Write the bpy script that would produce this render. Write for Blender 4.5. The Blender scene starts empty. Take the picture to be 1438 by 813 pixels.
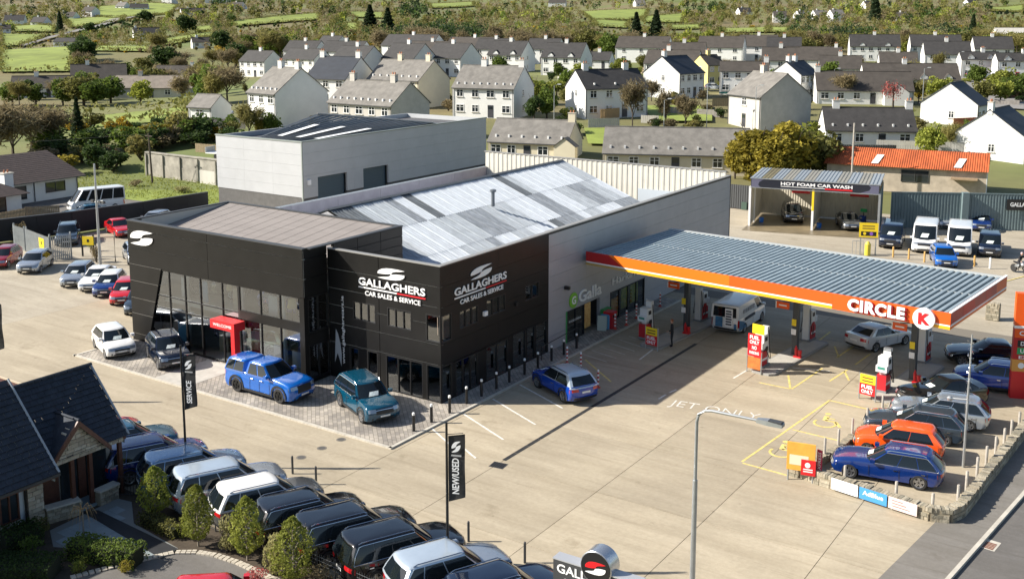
import bpy, math, random, bisect
import numpy as np
from mathutils import Vector, Matrix
R = math.radians
rnd = random.Random(7)
C = bpy.context.scene.collection
sc = bpy.context.scene
# ---------------------------------------------------------------- camera
F, CXP, CYP, HOR, CAMH, YAW = 1480., 719., 259., 27., 20.0, R(34)
PITCH = math.atan((CYP - HOR) / F)
CAM = np.array([32.665, -41.803, CAMH])
cd = bpy.data.cameras.new('camera'); cam = bpy.data.objects.new('camera', cd); C.objects.link(cam)
cam.location = CAM; cam.rotation_euler = (R(90) - PITCH, 0, YAW)
cd.sensor_width = 36; cd.lens = F / 1438 * 36; cd.shift_y = -(406.5 - CYP) / 1438
cd.clip_start = 0.5; cd.clip_end = 12000
sc.camera = cam
# ---------------------------------------------------------------- sky, sun, exposure
SUN_EL = R(33.4); SUN_AZ = (-0.829, -0.559)
w = bpy.data.worlds.new('World'); sc.world = w; w.use_nodes = True
nt = w.node_tree; bg = nt.nodes['Background']
sky = nt.nodes.new('ShaderNodeTexSky'); sky.sky_type = 'NISHITA'; sky.sun_disc = False
sky.sun_elevation = SUN_EL; sky.sun_rotation = math.atan2(SUN_AZ[0], SUN_AZ[1]) % (2 * math.pi)
sky.air_density = 1.0; sky.dust_density = 1.2; sky.ozone_density = 1.0
nt.links.new(sky.outputs[0], bg.inputs[0]); bg.inputs[1].default_value = 0.076
sl = bpy.data.lights.new('sun', 'SUN'); sl.energy = 5.0; sl.angle = R(0.5); sl.color = (1.0, 0.935, 0.83)
so = bpy.data.objects.new('sun', sl); C.objects.link(so)
so.rotation_euler = Vector((SUN_AZ[0], SUN_AZ[1], math.tan(SUN_EL))).to_track_quat('Z', 'Y').to_euler()
so.location = (-60, -60, 60)
vs = sc.view_settings; vs.view_transform = 'Standard'; vs.look = 'None'; vs.exposure = 0.93; vs.gamma = 1; vs.use_curve_mapping = False
# ---------------------------------------------------------------- pixel -> place helpers
FWH = np.array([-math.sin(YAW), math.cos(YAW), 0.]); RGT = np.array([math.cos(YAW), math.sin(YAW), 0.]); UP = np.array([0, 0, 1.])
FWD = FWH * math.cos(PITCH) - UP * math.sin(PITCH); CUP = UP * math.cos(PITCH) + FWH * math.sin(PITCH)
def ray(px, py):
    d = FWD * F + RGT * (px - CXP) + CUP * (CYP - py); return d / np.linalg.norm(d)
def G(px, py, z=0.):
    d = ray(px, py); t = (z - CAM[2]) / d[2]; p = CAM + d * t; return float(p[0]), float(p[1])
_TD = [-1e4, 118, 140, 170, 200, 330, 450, 550, 700, 1000, 1500, 2000, 2600, 3400, 9000]
_TZ = [0, 0, .4, 3.2, 4.0, 4.6, 7.0, 9.8, 15, 26, 47, 76, 118, 160, 200]
_sy, _cy, _cx0, _cy0 = math.sin(YAW), math.cos(YAW), float(CAM[0]), float(CAM[1])
def depth(x, y): return -(x - _cx0) * _sy + (y - _cy0) * _cy
def lateral(x, y): return (x - _cx0) * _cy + (y - _cy0) * _sy
def terr(x, y):
    d = depth(x, y); l = lateral(x, y); i = bisect.bisect_right(_TD, d) - 1; i = min(i, len(_TD) - 2); z = _TZ[i] + (_TZ[i + 1] - _TZ[i]) * (d - _TD[i]) / (_TD[i + 1] - _TD[i])
    if d < 420:
        s = min(1, max(0, (l + 95) / 50)); s = s * s * (3 - 2 * s); k = min(1, max(0, (420 - d) / 90))
        z *= 1 - k * (1 - (0.12 + .88 * s))
    if d > 300:
        a = min(1, (d - 300) / 500)
        z += a * (3.5 * math.sin(l * .011 + d * .004) + 2.5 * math.sin(l * .023 - d * .009 + 2))
    return z
def GT(px, py):
    d = ray(px, py); t = 60.; dx, dy, dz = (float(q) for q in d); c0, c1, c2 = (float(q) for q in CAM)
    while t < 4000:
        if c2 + dz * t <= terr(c0 + dx * t, c1 + dy * t): break
        t *= 1.01
    lo, hi = t / 1.01, t
    for _ in range(12):
        m = (lo + hi) / 2; p = CAM + d * m
        if p[2] <= terr(p[0], p[1]): hi = m
        else: lo = m
    p = CAM + d * hi; return float(p[0]), float(p[1])
# ---------------------------------------------------------------- materials
MATS = {}
def mat(name, col, rough=.6, metal=0., var=0., scale=1., detail=4, bump=0., bscale=None, coat=0., spec=.5, stretch=(1, 1, 1), coords='pos', col2=None, emit=0, alpha=None):
    if name in MATS: return MATS[name]
    m = bpy.data.materials.new(name); m.use_nodes = True; MATS[name] = m
    n = m.node_tree.nodes; L = m.node_tree.links; b = n['Principled BSDF']
    b.inputs['Base Color'].default_value = (*col, 1); b.inputs['Roughness'].default_value = rough; b.inputs['Metallic'].default_value = metal
    b.inputs['Coat Weight'].default_value = coat; b.inputs['Specular IOR Level'].default_value = spec; b.inputs['Coat Roughness'].default_value = .03
    if emit: b.inputs['Emission Color'].default_value = (*col, 1); b.inputs['Emission Strength'].default_value = emit
    m.diffuse_color = (*col, 1)
    if var or bump or col2:
        if coords == 'pos':
            src = n.new('ShaderNodeNewGeometry').outputs['Position']
        else:
            src = n.new('ShaderNodeTexCoord').outputs['Object']
        mp = n.new('ShaderNodeMapping'); mp.inputs['Scale'].default_value = stretch; L.new(src, mp.inputs['Vector'])
        tx = n.new('ShaderNodeTexNoise'); tx.inputs['Scale'].default_value = scale; tx.inputs['Detail'].default_value = detail; tx.inputs['Roughness'].default_value = .65
        L.new(mp.outputs[0], tx.inputs['Vector'])
        if var or col2:
            cr = n.new('ShaderNodeValToRGB'); e = cr.color_ramp.elements
            c2 = col2 or tuple(min(1, c * (1 + var)) for c in col)
            c1 = tuple(c * (1 - var) for c in col)
            e[0].position = .3; e[0].color = (*c1, 1); e[1].position = .7; e[1].color = (*c2, 1)
            L.new(tx.outputs['Fac'], cr.inputs[0]); L.new(cr.outputs[0], b.inputs['Base Color'])
        if bump:
            bt = tx
            if bscale:
                bt = n.new('ShaderNodeTexNoise'); bt.inputs['Scale'].default_value = bscale; bt.inputs['Detail'].default_value = 3; L.new(mp.outputs[0], bt.inputs['Vector'])
            bp = n.new('ShaderNodeBump'); bp.inputs['Strength'].default_value = bump; bp.inputs['Distance'].default_value = .05
            L.new(bt.outputs['Fac'], bp.inputs['Height']); L.new(bp.outputs[0], b.inputs['Normal'])
    return m
def nodes_of(m): return m.node_tree.nodes, m.node_tree.links, m.node_tree.nodes['Principled BSDF']
def glass_mat(name, tint=(.55, .62, .6), refl=.12, base=.06):
    m = bpy.data.materials.new(name); m.use_nodes = True; n = m.node_tree.nodes; L = m.node_tree.links; n.clear()
    o = n.new('ShaderNodeOutputMaterial'); t = n.new('ShaderNodeBsdfTransparent'); t.inputs[0].default_value = (*tint, 1)
    g = n.new('ShaderNodeBsdfGlossy'); g.inputs['Roughness'].default_value = .02; g.inputs[0].default_value = (.9, .95, 1, 1)
    lw = n.new('ShaderNodeLayerWeight'); lw.inputs['Blend'].default_value = refl
    ad = n.new('ShaderNodeMath'); ad.operation = 'ADD'; ad.inputs[1].default_value = base; ad.use_clamp = True
    mx = n.new('ShaderNodeMixShader'); L.new(lw.outputs['Fresnel'], ad.inputs[0]); L.new(ad.outputs[0], mx.inputs[0]); L.new(t.outputs[0], mx.inputs[1]); L.new(g.outputs[0], mx.inputs[2]); L.new(mx.outputs[0], o.inputs[0])
    MATS[name] = m; return m
# ---------------------------------------------------------------- mesh helpers
class MB:
    def __init__(s): s.v = []; s.f = []; s.m = []; s.k = 0
    def add(s, vs, fs, M=None):
        b = len(s.v)
        if M is not None: vs = [tuple(M @ Vector(q)) for q in vs]
        s.v += [tuple(q) for q in vs]; s.f += [tuple(b + i for i in f) for f in fs]; s.m += [s.k] * len(fs); return s
    def box(s, x0, x1, y0, y1, z0, z1, M=None):
        return s.add([(x0, y0, z0), (x1, y0, z0), (x1, y1, z0), (x0, y1, z0), (x0, y0, z1), (x1, y0, z1), (x1, y1, z1), (x0, y1, z1)],
                     [(3, 2, 1, 0), (4, 5, 6, 7), (0, 1, 5, 4), (1, 2, 6, 5), (2, 3, 7, 6), (3, 0, 4, 7)], M)
    def quad(s, a, b, c, d): return s.add([a, b, c, d], [(0, 1, 2, 3)])
    def prism(s, poly, z0, z1, M=None):
        n = len(poly); vs = [(x, y, z0) for x, y in poly] + [(x, y, z1) for x, y in poly]
        return s.add(vs, [tuple(range(n - 1, -1, -1)), tuple(range(n, 2 * n))] + [(i, (i + 1) % n, n + (i + 1) % n, n + i) for i in range(n)], M)
    def tube(s, pts, r, n=8, cap=True):
        pts = [Vector(p) for p in pts]; rs = r if isinstance(r, (list, tuple)) else [r] * len(pts); vs = []; fs = []
        for i, p in enumerate(pts):
            d = (pts[min(i + 1, len(pts) - 1)] - pts[max(i - 1, 0)]).normalized()
            a = d.orthogonal().normalized() if abs(d.z) < .95 else Vector((1, 0, 0)); a = (a - d * a.dot(d)).normalized(); b = d.cross(a)
            vs += [tuple(p + (a * math.cos(2 * math.pi * k / n) + b * math.sin(2 * math.pi * k / n)) * rs[i]) for k in range(n)]
        for i in range(len(pts) - 1):
            fs += [(i * n + k, i * n + (k + 1) % n, (i + 1) * n + (k + 1) % n, (i + 1) * n + k) for k in range(n)]
        if cap: fs += [tuple(range(n - 1, -1, -1)), tuple(range((len(pts) - 1) * n, len(pts) * n))]
        return s.add(vs, fs)
    def lathe(s, prof, n=12, M=None, cap=True):
        vs = [(r * math.cos(2 * math.pi * k / n), r * math.sin(2 * math.pi * k / n), z) for r, z in prof for k in range(n)]
        fs = [(i * n + k, i * n + (k + 1) % n, (i + 1) * n + (k + 1) % n, (i + 1) * n + k) for i in range(len(prof) - 1) for k in range(n)]
        if cap: fs += [tuple(range(n - 1, -1, -1)), tuple(range((len(prof) - 1) * n, len(prof) * n))]
        return s.add(vs, fs, M)
    def mesh(s, name, mats=None, smooth=False):
        me = bpy.data.meshes.new(name); me.from_pydata(s.v, [], s.f)
        for m in (mats if isinstance(mats, (list, tuple)) else [mats]):
            if m: me.materials.append(m)
        if any(s.m): me.polygons.foreach_set('material_index', s.m)
        if smooth:
            me.polygons.foreach_set('use_smooth', [True] * len(me.polygons))
            if smooth is not True: me.set_sharp_from_angle(angle=R(smooth))
        return me
    def build(s, name, mats, parent=None, smooth=False, loc=None, rz=0):
        return link(name, s.mesh(name, mats, smooth), parent, loc, rz)
def link(name, me, parent=None, loc=None, rz=0):
    o = bpy.data.objects.new(name, me); C.objects.link(o)
    if parent is not None: o.parent = parent
    if loc is not None: o.location = loc
    if rz: o.rotation_euler = (0, 0, rz)
    return o
def tag(o, label, cat, group=None):
    o['label'] = label; o['category'] = cat
    if group: o['group'] = group
    return o
def thing(name, label, cat, loc=(0, 0, 0), rz=0, group=None):
    o = bpy.data.objects.new(name, None); C.objects.link(o); o.location = loc; o.rotation_euler = (0, 0, rz); o.empty_display_size = .3
    return tag(o, label, cat, group)
def struct(o): o['kind'] = 'structure'; return o
def stuff(o): o['kind'] = 'stuff'; return o
def bx(name, m, par, x0, x1, y0, y1, z0, z1): return MB().box(x0, x1, y0, y1, z0, z1).build(name, m, par)
def copy_tree(o, parent=None):
    c = o.copy(); C.objects.link(c); c.parent = parent
    for ch in o.children: copy_tree(ch, c)
    return c
def text_mesh(s, size=1., bold=0., sx=1., shear=0., ext=.01, align='LEFT', spacing=1.):
    cu = bpy.data.curves.new('t', 'FONT'); cu.body = s; cu.size = size; cu.offset = bold; cu.extrude = ext; cu.shear = shear; cu.align_x = align; cu.space_character = spacing; cu.resolution_u = 3
    o = bpy.data.objects.new('t', cu)
    me = bpy.data.meshes.new_from_object(o); bpy.data.objects.remove(o); bpy.data.curves.remove(cu)
    if sx != 1: me.transform(Matrix.Diagonal((sx, 1, 1, 1)))
    return me
def text(name, s, m, parent, p, xdir, zdir, width, height, **kw):
    """lettering that fills width x height, lower left corner at p, running along xdir with letters standing along zdir"""
    me = text_mesh(s, **kw); n = len(me.vertices); co = np.zeros(n * 3); me.vertices.foreach_get('co', co); co = co.reshape(-1, 3)
    mn = co.min(0); mx = co.max(0); sp = mx - mn
    xd = Vector(xdir).normalized(); zd = Vector(zdir).normalized(); nd = xd.cross(zd)
    out = np.outer((co[:, 0] - mn[0]) / sp[0] * width, xd) + np.outer((co[:, 1] - mn[1]) / sp[1] * height, zd) + np.outer(co[:, 2] - mn[2], nd) + np.array(p)
    me.vertices.foreach_set('co', out.ravel()); me.update(); me.materials.clear(); me.materials.append(m)
    return link(name, me, parent)
S_UP = [(0, .40), (0, .56), (.06, .73), (.17, .87), (.32, .96), (.5, 1.0), (.78, 1.0), (1, .95), (.86, .86), (.69, .79), (.58, .71), (.53, .62), (.52, .53), (.34, .44), (.16, .40)]
def s_logo(name, m, parent, p, xdir, zdir, width, height, t=.03, mats2=None):
    xd = Vector(xdir).normalized(); zd = Vector(zdir).normalized(); nd = xd.cross(zd)
    for k in range(2):
        pts = S_UP if k == 0 else [(1 - a, 1 - b) for a, b in S_UP]
        q = [Vector(p) + xd * (a * width) + zd * ((b * .98 + (.02 if k == 0 else 0)) * height) for a, b in pts]; n = len(q)
        vs = [tuple(a) for a in q] + [tuple(a + nd * (t + .004 * k)) for a in q]
        MB().add(vs, [tuple(range(n - 1, -1, -1)), tuple(range(n, 2 * n))] + [(i, (i + 1) % n, n + (i + 1) % n, n + i) for i in range(n)]).build(name, (mats2[k] if mats2 else m), parent)
ORD = 'first second third fourth fifth sixth seventh eighth ninth tenth eleventh twelfth thirteenth fourteenth fifteenth sixteenth seventeenth eighteenth nineteenth twentieth twenty-first twenty-second twenty-third'.split()
# common materials
WHITE = mat('white_paint', (.75, .75, .73), .5, var=.04, scale=2)
BLACKM = mat('black_metal', (.012, .012, .013), .45)
DARK = mat('dark_grey_metal', (.05, .052, .055), .5)
STEEL = mat('galvanised_steel', (.42, .44, .45), .45, .7, var=.12, scale=3)
RED = mat('sign_red', (.62, .015, .02), .4)
YEL = mat('sign_yellow', (.85, .62, .02), .5)
CHROME = mat('chrome', (.75, .75, .76), .15, 1.)
LAMPW = mat('lamp_white', (.85, .85, .82), .3)
SIGNW = mat('sign_white', (.82, .82, .82), .45)
GLASSD = mat('house_glass', (.02, .026, .03), .05, spec=.8)
# ================================================================ ground, roads
def grass_material():
    m = mat('hill_grass', (.12, .13, .045), .9, var=.3, scale=.02)
    n, L, b = nodes_of(m)
    geo = n.new('ShaderNodeNewGeometry')
    t1 = n.new('ShaderNodeTexNoise'); t1.inputs['Scale'].default_value = .012; t1.inputs['Detail'].default_value = 6
    t2 = n.new('ShaderNodeTexNoise'); t2.inputs['Scale'].default_value = .35; t2.inputs['Detail'].default_value = 5
    for t in (t1, t2): L.new(geo.outputs['Position'], t.inputs['Vector'])
    c1 = n.new('ShaderNodeValToRGB'); e = c1.color_ramp.elements
    e[0].position = .36; e[0].color = (.17, .135, .06, 1); e[1].position = .64; e[1].color = (.135, .165, .04, 1)
    k = e.new(.5); k.color = (.15, .145, .05, 1)
    mx = n.new('ShaderNodeMixRGB'); mx.blend_type = 'MULTIPLY'; mx.inputs[0].default_value = .6
    c2 = n.new('ShaderNodeValToRGB'); c2.color_ramp.elements[0].color = (.5, .5, .5, 1); c2.color_ramp.elements[1].color = (1.25, 1.25, 1.2, 1)
    L.new(t1.outputs[0], c1.inputs[0]); L.new(t2.outputs[0], c2.inputs[0]); L.new(c1.outputs[0], mx.inputs[1]); L.new(c2.outputs[0], mx.inputs[2])
    L.new(mx.outputs[0], b.inputs['Base Color']); return m
def concrete_material(name, base, dirt, crack=True):
    m = mat(name, base, .85, bump=.15, bscale=18, scale=.5)
    n, L, b = nodes_of(m); geo = n.new('ShaderNodeNewGeometry')
    rot = n.new('ShaderNodeMapping'); L.new(geo.outputs['Position'], rot.inputs[0])
    def nz(scale, st=(1, 1, 1), d=6):
        mp = n.new('ShaderNodeMapping'); mp.inputs['Scale'].default_value = st; L.new(rot.outputs[0], mp.inputs[0])
        t = n.new('ShaderNodeTexNoise'); t.inputs['Scale'].default_value = scale; t.inputs['Detail'].default_value = d; t.inputs['Roughness'].default_value = .7; L.new(mp.outputs[0], t.inputs[0]); return t
    def ramp(t, a, b_, ca, cb):
        c = n.new('ShaderNodeValToRGB'); e = c.color_ramp.elements; e[0].position = a; e[1].position = b_; e[0].color = (*ca, 1); e[1].color = (*cb, 1); L.new(t.outputs[0], c.inputs[0]); return c
    big = ramp(nz(.13), .32, .68, dirt, base)
    streak = ramp(nz(.5, (.25, 1.6, 1)), .35, .7, (.72, .7, .66), (1.06, 1.06, 1.06))
    fine = ramp(nz(5), .3, .75, (.84, .84, .83), (1.08, 1.08, 1.08))
    stain = ramp(nz(.42, d=8), .60, .68, (1, 1, 1), (.74, .72, .68))
    oil = ramp(nz(1.3, d=2), .70, .76, (1, 1, 1), (.6, .58, .56)); track = ramp(nz(.9, (.12, 2.2, 1), 3), .56, .66, (1, 1, 1), (.86, .85, .83)); speck = ramp(nz(14, d=2), .72, .78, (1, 1, 1), (.72, .7, .68))
    cur = big
    for s, f in ((streak, .7), (fine, .8), (stain, .75), (oil, .55), (track, .8), (speck, .6)):
        mx = n.new('ShaderNodeMixRGB'); mx.blend_type = 'MULTIPLY'; mx.inputs[0].default_value = f
        L.new(cur.outputs[0], mx.inputs[1]); L.new(s.outputs[0], mx.inputs[2]); cur = mx
    oi = n.new('ShaderNodeObjectInfo'); mr = n.new('ShaderNodeMapRange'); mr.inputs[3].default_value = .9; mr.inputs[4].default_value = 1.08
    L.new(oi.outputs['Random'], mr.inputs[0])
    mx = n.new('ShaderNodeMixRGB'); mx.blend_type = 'MULTIPLY'; mx.inputs[0].default_value = 1; L.new(cur.outputs[0], mx.inputs[1]); L.new(mr.outputs[0], mx.inputs[2])
    L.new(mx.outputs[0], b.inputs['Base Color']); return m
CONC = concrete_material('yard_concrete', (.465, .40, .295), (.37, .317, .235))
CONC2 = concrete_material('yard_worn_concrete', (.44, .39, .305), (.34, .30, .235))
ASPH = concrete_material('road_asphalt', (.17, .16, .15), (.12, .113, .106))
PATHM = concrete_material('footpath_grey', (.21, .195, .175), (.16, .15, .135))
KERBM = mat('kerb_concrete', (.46, .43, .37), .85, var=.15, scale=2)
GRASS = grass_material()
LAWN = mat('meadow_grass', (.19, .235, .04), .9, var=.38, scale=.09, detail=10, bump=.3, bscale=3)
def sheet(name, poly, z, m, th=None):
    mb = MB()
    if th: mb.prism(poly, z - th, z)
    else: mb.add([(x, y, z) for x, y in poly], [tuple(range(len(poly)))])
    return struct(mb.build(name, m))
# terrain: one sheet from behind the camera to the far hills
ds = list(np.concatenate([np.arange(-120, 110, 40), np.arange(110, 240, 8), np.arange(240, 600, 18), np.arange(600, 1600, 50), np.arange(1600, 4000, 150), [4600, 5600, 7000, 9000]]))
ls = list(np.concatenate([[-6000, -4000, -2600, -1800], np.arange(-1290, -300, 30), np.arange(-300, 300, 12), np.arange(300, 1301, 30), [1800, 2600, 4000, 6000]]))
vs_ = []
for d in ds:
    for l in ls:
        x, y = (CAM[0] + FWH[0] * d + RGT[0] * l, CAM[1] + FWH[1] * d + RGT[1] * l); vs_.append((x, y, terr(x, y) - .12))
nl = len(ls)
mb = MB().add(vs_, [(i * nl + j, i * nl + j + 1, (i + 1) * nl + j + 1, (i + 1) * nl + j) for i in range(len(ds) - 1) for j in range(nl - 1)])
struct(mb.build('terrain', GRASS, smooth=True))
# yard: base sheet, dark bedding under the joints, and the cast slabs
sheet('yard', [(-55.3, -16.3), (24.2, -16.3), (24.9, -4), (27.6, 20), (36, 75), (-14, 66), (-14, 45), (-55.3, 30)], -.03, CONC2, .05)
slabs = struct(MB().box(-33.2, 26.0, -16.2, 30.0, -.06, -.022).build('slab_bed', mat('joint_filler', (.17, .15, .12), .9)))
xl = [-33.1, -28.1, -23.1, -18.1, -13.1, -8.1, -3.1, 1.9, 6.72, 11.85, 16.75, 21.6, 26]
yl = [-16.1, -10.0, -4.5, .95, 6.4, 11.8, 17.2, 22.6, 28]
for i in range(len(xl) - 1):
    for j in range(len(yl) - 1):
        if xl[i] < 1.8: continue
        x0, x1, y0, y1 = xl[i] + .013, xl[i + 1] - .013, yl[j] + .013, yl[j + 1] - .013
        poly = [(x0, y0), (x1, y0), (x1, y1), (x0, y1)]
        if x1 > 23:      # trim along the footpath
            e = lambda y: min(x1, 24.75 + .126 * (y - 0))
            if y1 < 1: poly = [(x0, y0), (e(y0), y0), (e(y1), y1), (x0, y1)]
        MB().prism(poly, -.05, 0).build('slab', CONC, slabs)
MB().box(-33.1, 1.887, -16.1, 28, -.05, 0).build('slab', CONC, slabs)
RD = np.array([.125, 1.0]); RD /= np.linalg.norm(RD); RN = np.array([RD[1], -RD[0]]); RB = np.array([25.85, -3.6])
def rp(off, s): p = RB + RN * off + RD * s; return (float(p[0]), float(p[1]))
sheet('footpath', [rp(-1.85, -60), rp(-.02, -60), rp(-.02, 150), rp(-1.85, 150)], .012, PATHM, .08)
for k in range(-30, 60):
    o = MB().prism([rp(-.02, k * 1.8), rp(.14, k * 1.8), rp(.14, k * 1.8 + 1.785), rp(-.02, k * 1.8 + 1.785)], -.12, .035).build('kerb_stone' if k == -30 else 'kerb_stone', KERBM)
    if k == -30: kerb_root = struct(o)
    else: o.parent = kerb_root
sheet('road', [rp(.14, -60), rp(8.2, -60), rp(8.2, 150), rp(.14, 150)], -.08, ASPH, .05)
gp = G(1390, 763)
g_ = thing('road_gully', 'small rusty gully grate in the road beside the kerb', 'drain', (gp[0], gp[1], -.078), math.atan2(RD[1], RD[0]))
for k in range(5): bx('bar', mat('rust_iron', (.16, .06, .035), .8, var=.3, scale=8), g_, -.3 + k * .12, -.22 + k * .12, -.2, .2, 0, .012)
bx('frame', KERBM, g_, -.36, .5, -.28, .28, -.02, .004)
# block paved apron
def paver_material():
    m = mat('block_paving', (.30, .27, .24), .85, bump=.1, bscale=25, scale=1)
    n, L, b = nodes_of(m); geo = n.new('ShaderNodeNewGeometry')
    br = n.new('ShaderNodeTexBrick'); br.inputs['Scale'].default_value = 1; br.inputs['Brick Width'].default_value = .42; br.inputs['Row Height'].default_value = .21; br.inputs['Mortar Size'].default_value = .012
    br.inputs['Color1'].default_value = (.36, .33, .29, 1); br.inputs['Color2'].default_value = (.22, .205, .19, 1); br.inputs['Mortar'].default_value = (.13, .12, .1, 1)
    mp = n.new('ShaderNodeMapping'); mp.inputs['Rotation'].default_value = (0, 0, R(45)); L.new(geo.outputs['Position'], mp.inputs[0]); L.new(mp.outputs[0], br.inputs[0])
    t = n.new('ShaderNodeTexNoise'); t.inputs['Scale'].default_value = .6; t.inputs['Detail'].default_value = 7; L.new(geo.outputs['Position'], t.inputs[0])
    c = n.new('ShaderNodeValToRGB'); c.color_ramp.elements[0].position = .3; c.color_ramp.elements[0].color = (.72, .7, .68, 1); c.color_ramp.elements[1].position = .7; c.color_ramp.elements[1].color = (1.3, 1.27, 1.22, 1); L.new(t.outputs[0], c.inputs[0])
    mx = n.new('ShaderNodeMixRGB'); mx.blend_type = 'MULTIPLY'; mx.inputs[0].default_value = 1; L.new(br.outputs[0], mx.inputs[1]); L.new(c.outputs[0], mx.inputs[2]); L.new(mx.outputs[0], b.inputs['Base Color']); return m
PAVER = paver_material()
sheet('paving', [(-23.3, -5.8), (1.45, -5.8), (1.45, 26), (0, 26), (0, 0), (-7.9, 0), (-7.9, -1.8), (-23.3, -1.8)], .05, PAVER, .08)
kb = None
def kerb_run(a, b, wd=.16, top=.075, step=.92):
    global kb
    a = np.array(a); b = np.array(b); Ld = np.linalg.norm(b - a); d = (b - a) / Ld; nn = np.array([-d[1], d[0]]) * wd; k = 0
    while k * step < Ld - .02:
        p = a + d * (k * step + .006); q = a + d * min(Ld, (k + 1) * step - .006); k += 1
        o = MB().prism([tuple(p), tuple(q), tuple(q + nn), tuple(p + nn)], -.05, top).build('kerb_stone', KERBM)
        if kb is None: kb = struct(o)
        else: o.parent = kb
kerb_run((-23.4, -5.97), (1.6, -5.97)); kerb_run((1.62, -5.97), (1.62, 26)); kerb_run((-23.3, -1.8), (-23.3, -5.97))
LPAV = mat('pale_paving', (.43, .41, .37), .8, var=.15, scale=1.5)
ent = [(-15.9, -2.0), (-13.2, -2.0), (-13.2, -5.78), (-15.9, -5.78)]
sheet('entrance_path', ent, .056, LPAV)
# drain channel
dr = thing('drain_channel', 'long dark slot drain running across the forecourt parallel to the shop wall', 'drain', (6.72, 0, 0))
for k in range(21): bx('grate', mat('drain_iron', (.03, .03, .03), .6, var=.3, scale=4), dr, -.11, .11, -4 + k * 1.01, -4 + k * 1.01 + .99, -.04, .005)
for q, lb in (((700, 653), 'small square dark gully cover beside the end of the slot drain'), ((1090, 593), 'rectangular dark gully grate in the concrete beside the accessible bays')):
    p = G(*q); t = thing('gully_cover', lb, 'drain', (p[0], p[1], 0), R(8))
    bx('frame', DARK, t, -.36, .36, -.3, .3, -.02, .004)
    for k in range(6): bx('bar', BLACKM, t, -.3 + k * .105, -.24 + k * .105, -.25, .25, -.01, .009)
for q, lb in (((505, 605), 'first'), ((479, 617), 'second'), ((452, 629), 'third'), ((423, 642), 'last')):
    p = G(*q); t = thing('manhole_cover', 'round dark manhole cover, %s from the teal car in the line of four' % lb, 'manhole', (p[0], p[1], 0)); t2 = MB().lathe([(.24, -.02), (.24, .006)], 16).build('cover', mat('cover_rim', (.16, .145, .12), .8), t); MB().lathe([(.17, .0), (.17, .009)], 16).build('plate', mat('cover_iron', (.09, .085, .08), .6), t)
# painted markings
WLINE = mat('road_paint_white', (.62, .60, .55), .8, var=.3, scale=6)
YLINE = mat('road_paint_yellow', (.62, .50, .17), .8, var=.3, scale=5)
GHOST = mat('worn_paint', (.50, .455, .37), .85, var=.2, scale=5)
def mark(p0, p1, wd, m, px=True, z=.005):
    a = np.array(G(*p0) if px else p0); b = np.array(G(*p1) if px else p1); d = (b - a) / np.linalg.norm(b - a); nn = np.array([-d[1], d[0]]) * wd / 2
    return struct(MB().prism([tuple(a - nn), tuple(b - nn), tuple(b + nn), tuple(a + nn)], .001, z).build('road_marking', m))
for a, b in (((692, 560), (752, 596)), ((651, 581), (707, 617)), ((606, 601), (632, 624)), ((730, 540), (790, 573))): mark(a, b, .1, WLINE)
for a, b in (((1042, 648), (1165, 562)), ((1165, 562), (1226, 576)), ((1043, 650), (1105, 667)), ((1113, 603), (1180, 619)),
             ((1107, 527), (1110, 546)), ((1112, 546), (1155, 517)), ((1066, 537), (1110, 546)), ((1165, 535), (1190, 519)), ((1186, 521), (1192, 534)),
             ((1175, 502), (1220, 472)), ((1172, 486), (1178, 502)), ((1201, 512), (1222, 497)), ((1150, 478), (1166, 466)),
             ((822, 505), (858, 536)), ((1385, 402), (1438, 388))): mark(a, b, .11, YLINE)
for k in range(6): mark((818 + k * 13, 497 - k * 5), (852 + k * 13, 508 - k * 5), .09, GHOST)
for a, b in (((1030, 531), (1050, 519)), ((925, 560), (935, 554)), ((940, 551), (950, 547)), ((1113, 516), (1165, 521)), ((898, 505), (920, 488)), ((640, 620), (668, 643))): mark(a, b, .1, WLINE)
p = G(936, 571); q = G(1062, 592); dx = (q[0] - p[0], q[1] - p[1], 0); ln = math.hypot(dx[0], dx[1])
struct(text('road_lettering', 'JET ONLY', WLINE, None, (p[0], p[1], .003), dx, (-dx[1], dx[0], 0), ln, 1.15, ext=.001, bold=-.012))
def wheelchair(px, py, rot, sc_=1.0):
    x, y = G(px, py); mb = MB()
    def L2(a, b, wd=.12):
        a = np.array(a); b = np.array(b); d = (b - a) / np.linalg.norm(b - a); nn = np.array([-d[1], d[0]]) * wd / 2
        mb.prism([tuple(a - nn), tuple(b - nn), tuple(b + nn), tuple(a + nn)], .001, .006)
    arc = [(.42 * math.cos(t), -.1 + .42 * math.sin(t)) for t in np.linspace(R(150), R(400), 14)]
    for a, b in zip(arc, arc[1:]): L2(a, b, .1)
    L2((-.05, .75), (-.05, .2), .2); L2((-.05, .22), (.4, .2)); L2((.38, .22), (.62, -.3)); L2((-.02, .5), (.3, .5), .09)
    mb.prism([(-.05 + .13 * math.cos(t), 1.0 + .13 * math.sin(t)) for t in np.linspace(0, 5.9, 10)], .001, .0063)
    o = mb.build('painted_symbol', YLINE); o.location = (x, y, 0); o.rotation_euler = (0, 0, rot); o.scale = (sc_,) * 3; struct(o)
wheelchair(1098, 634, R(8), 1.25); wheelchair(1159, 593, R(8), 1.25)
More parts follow.
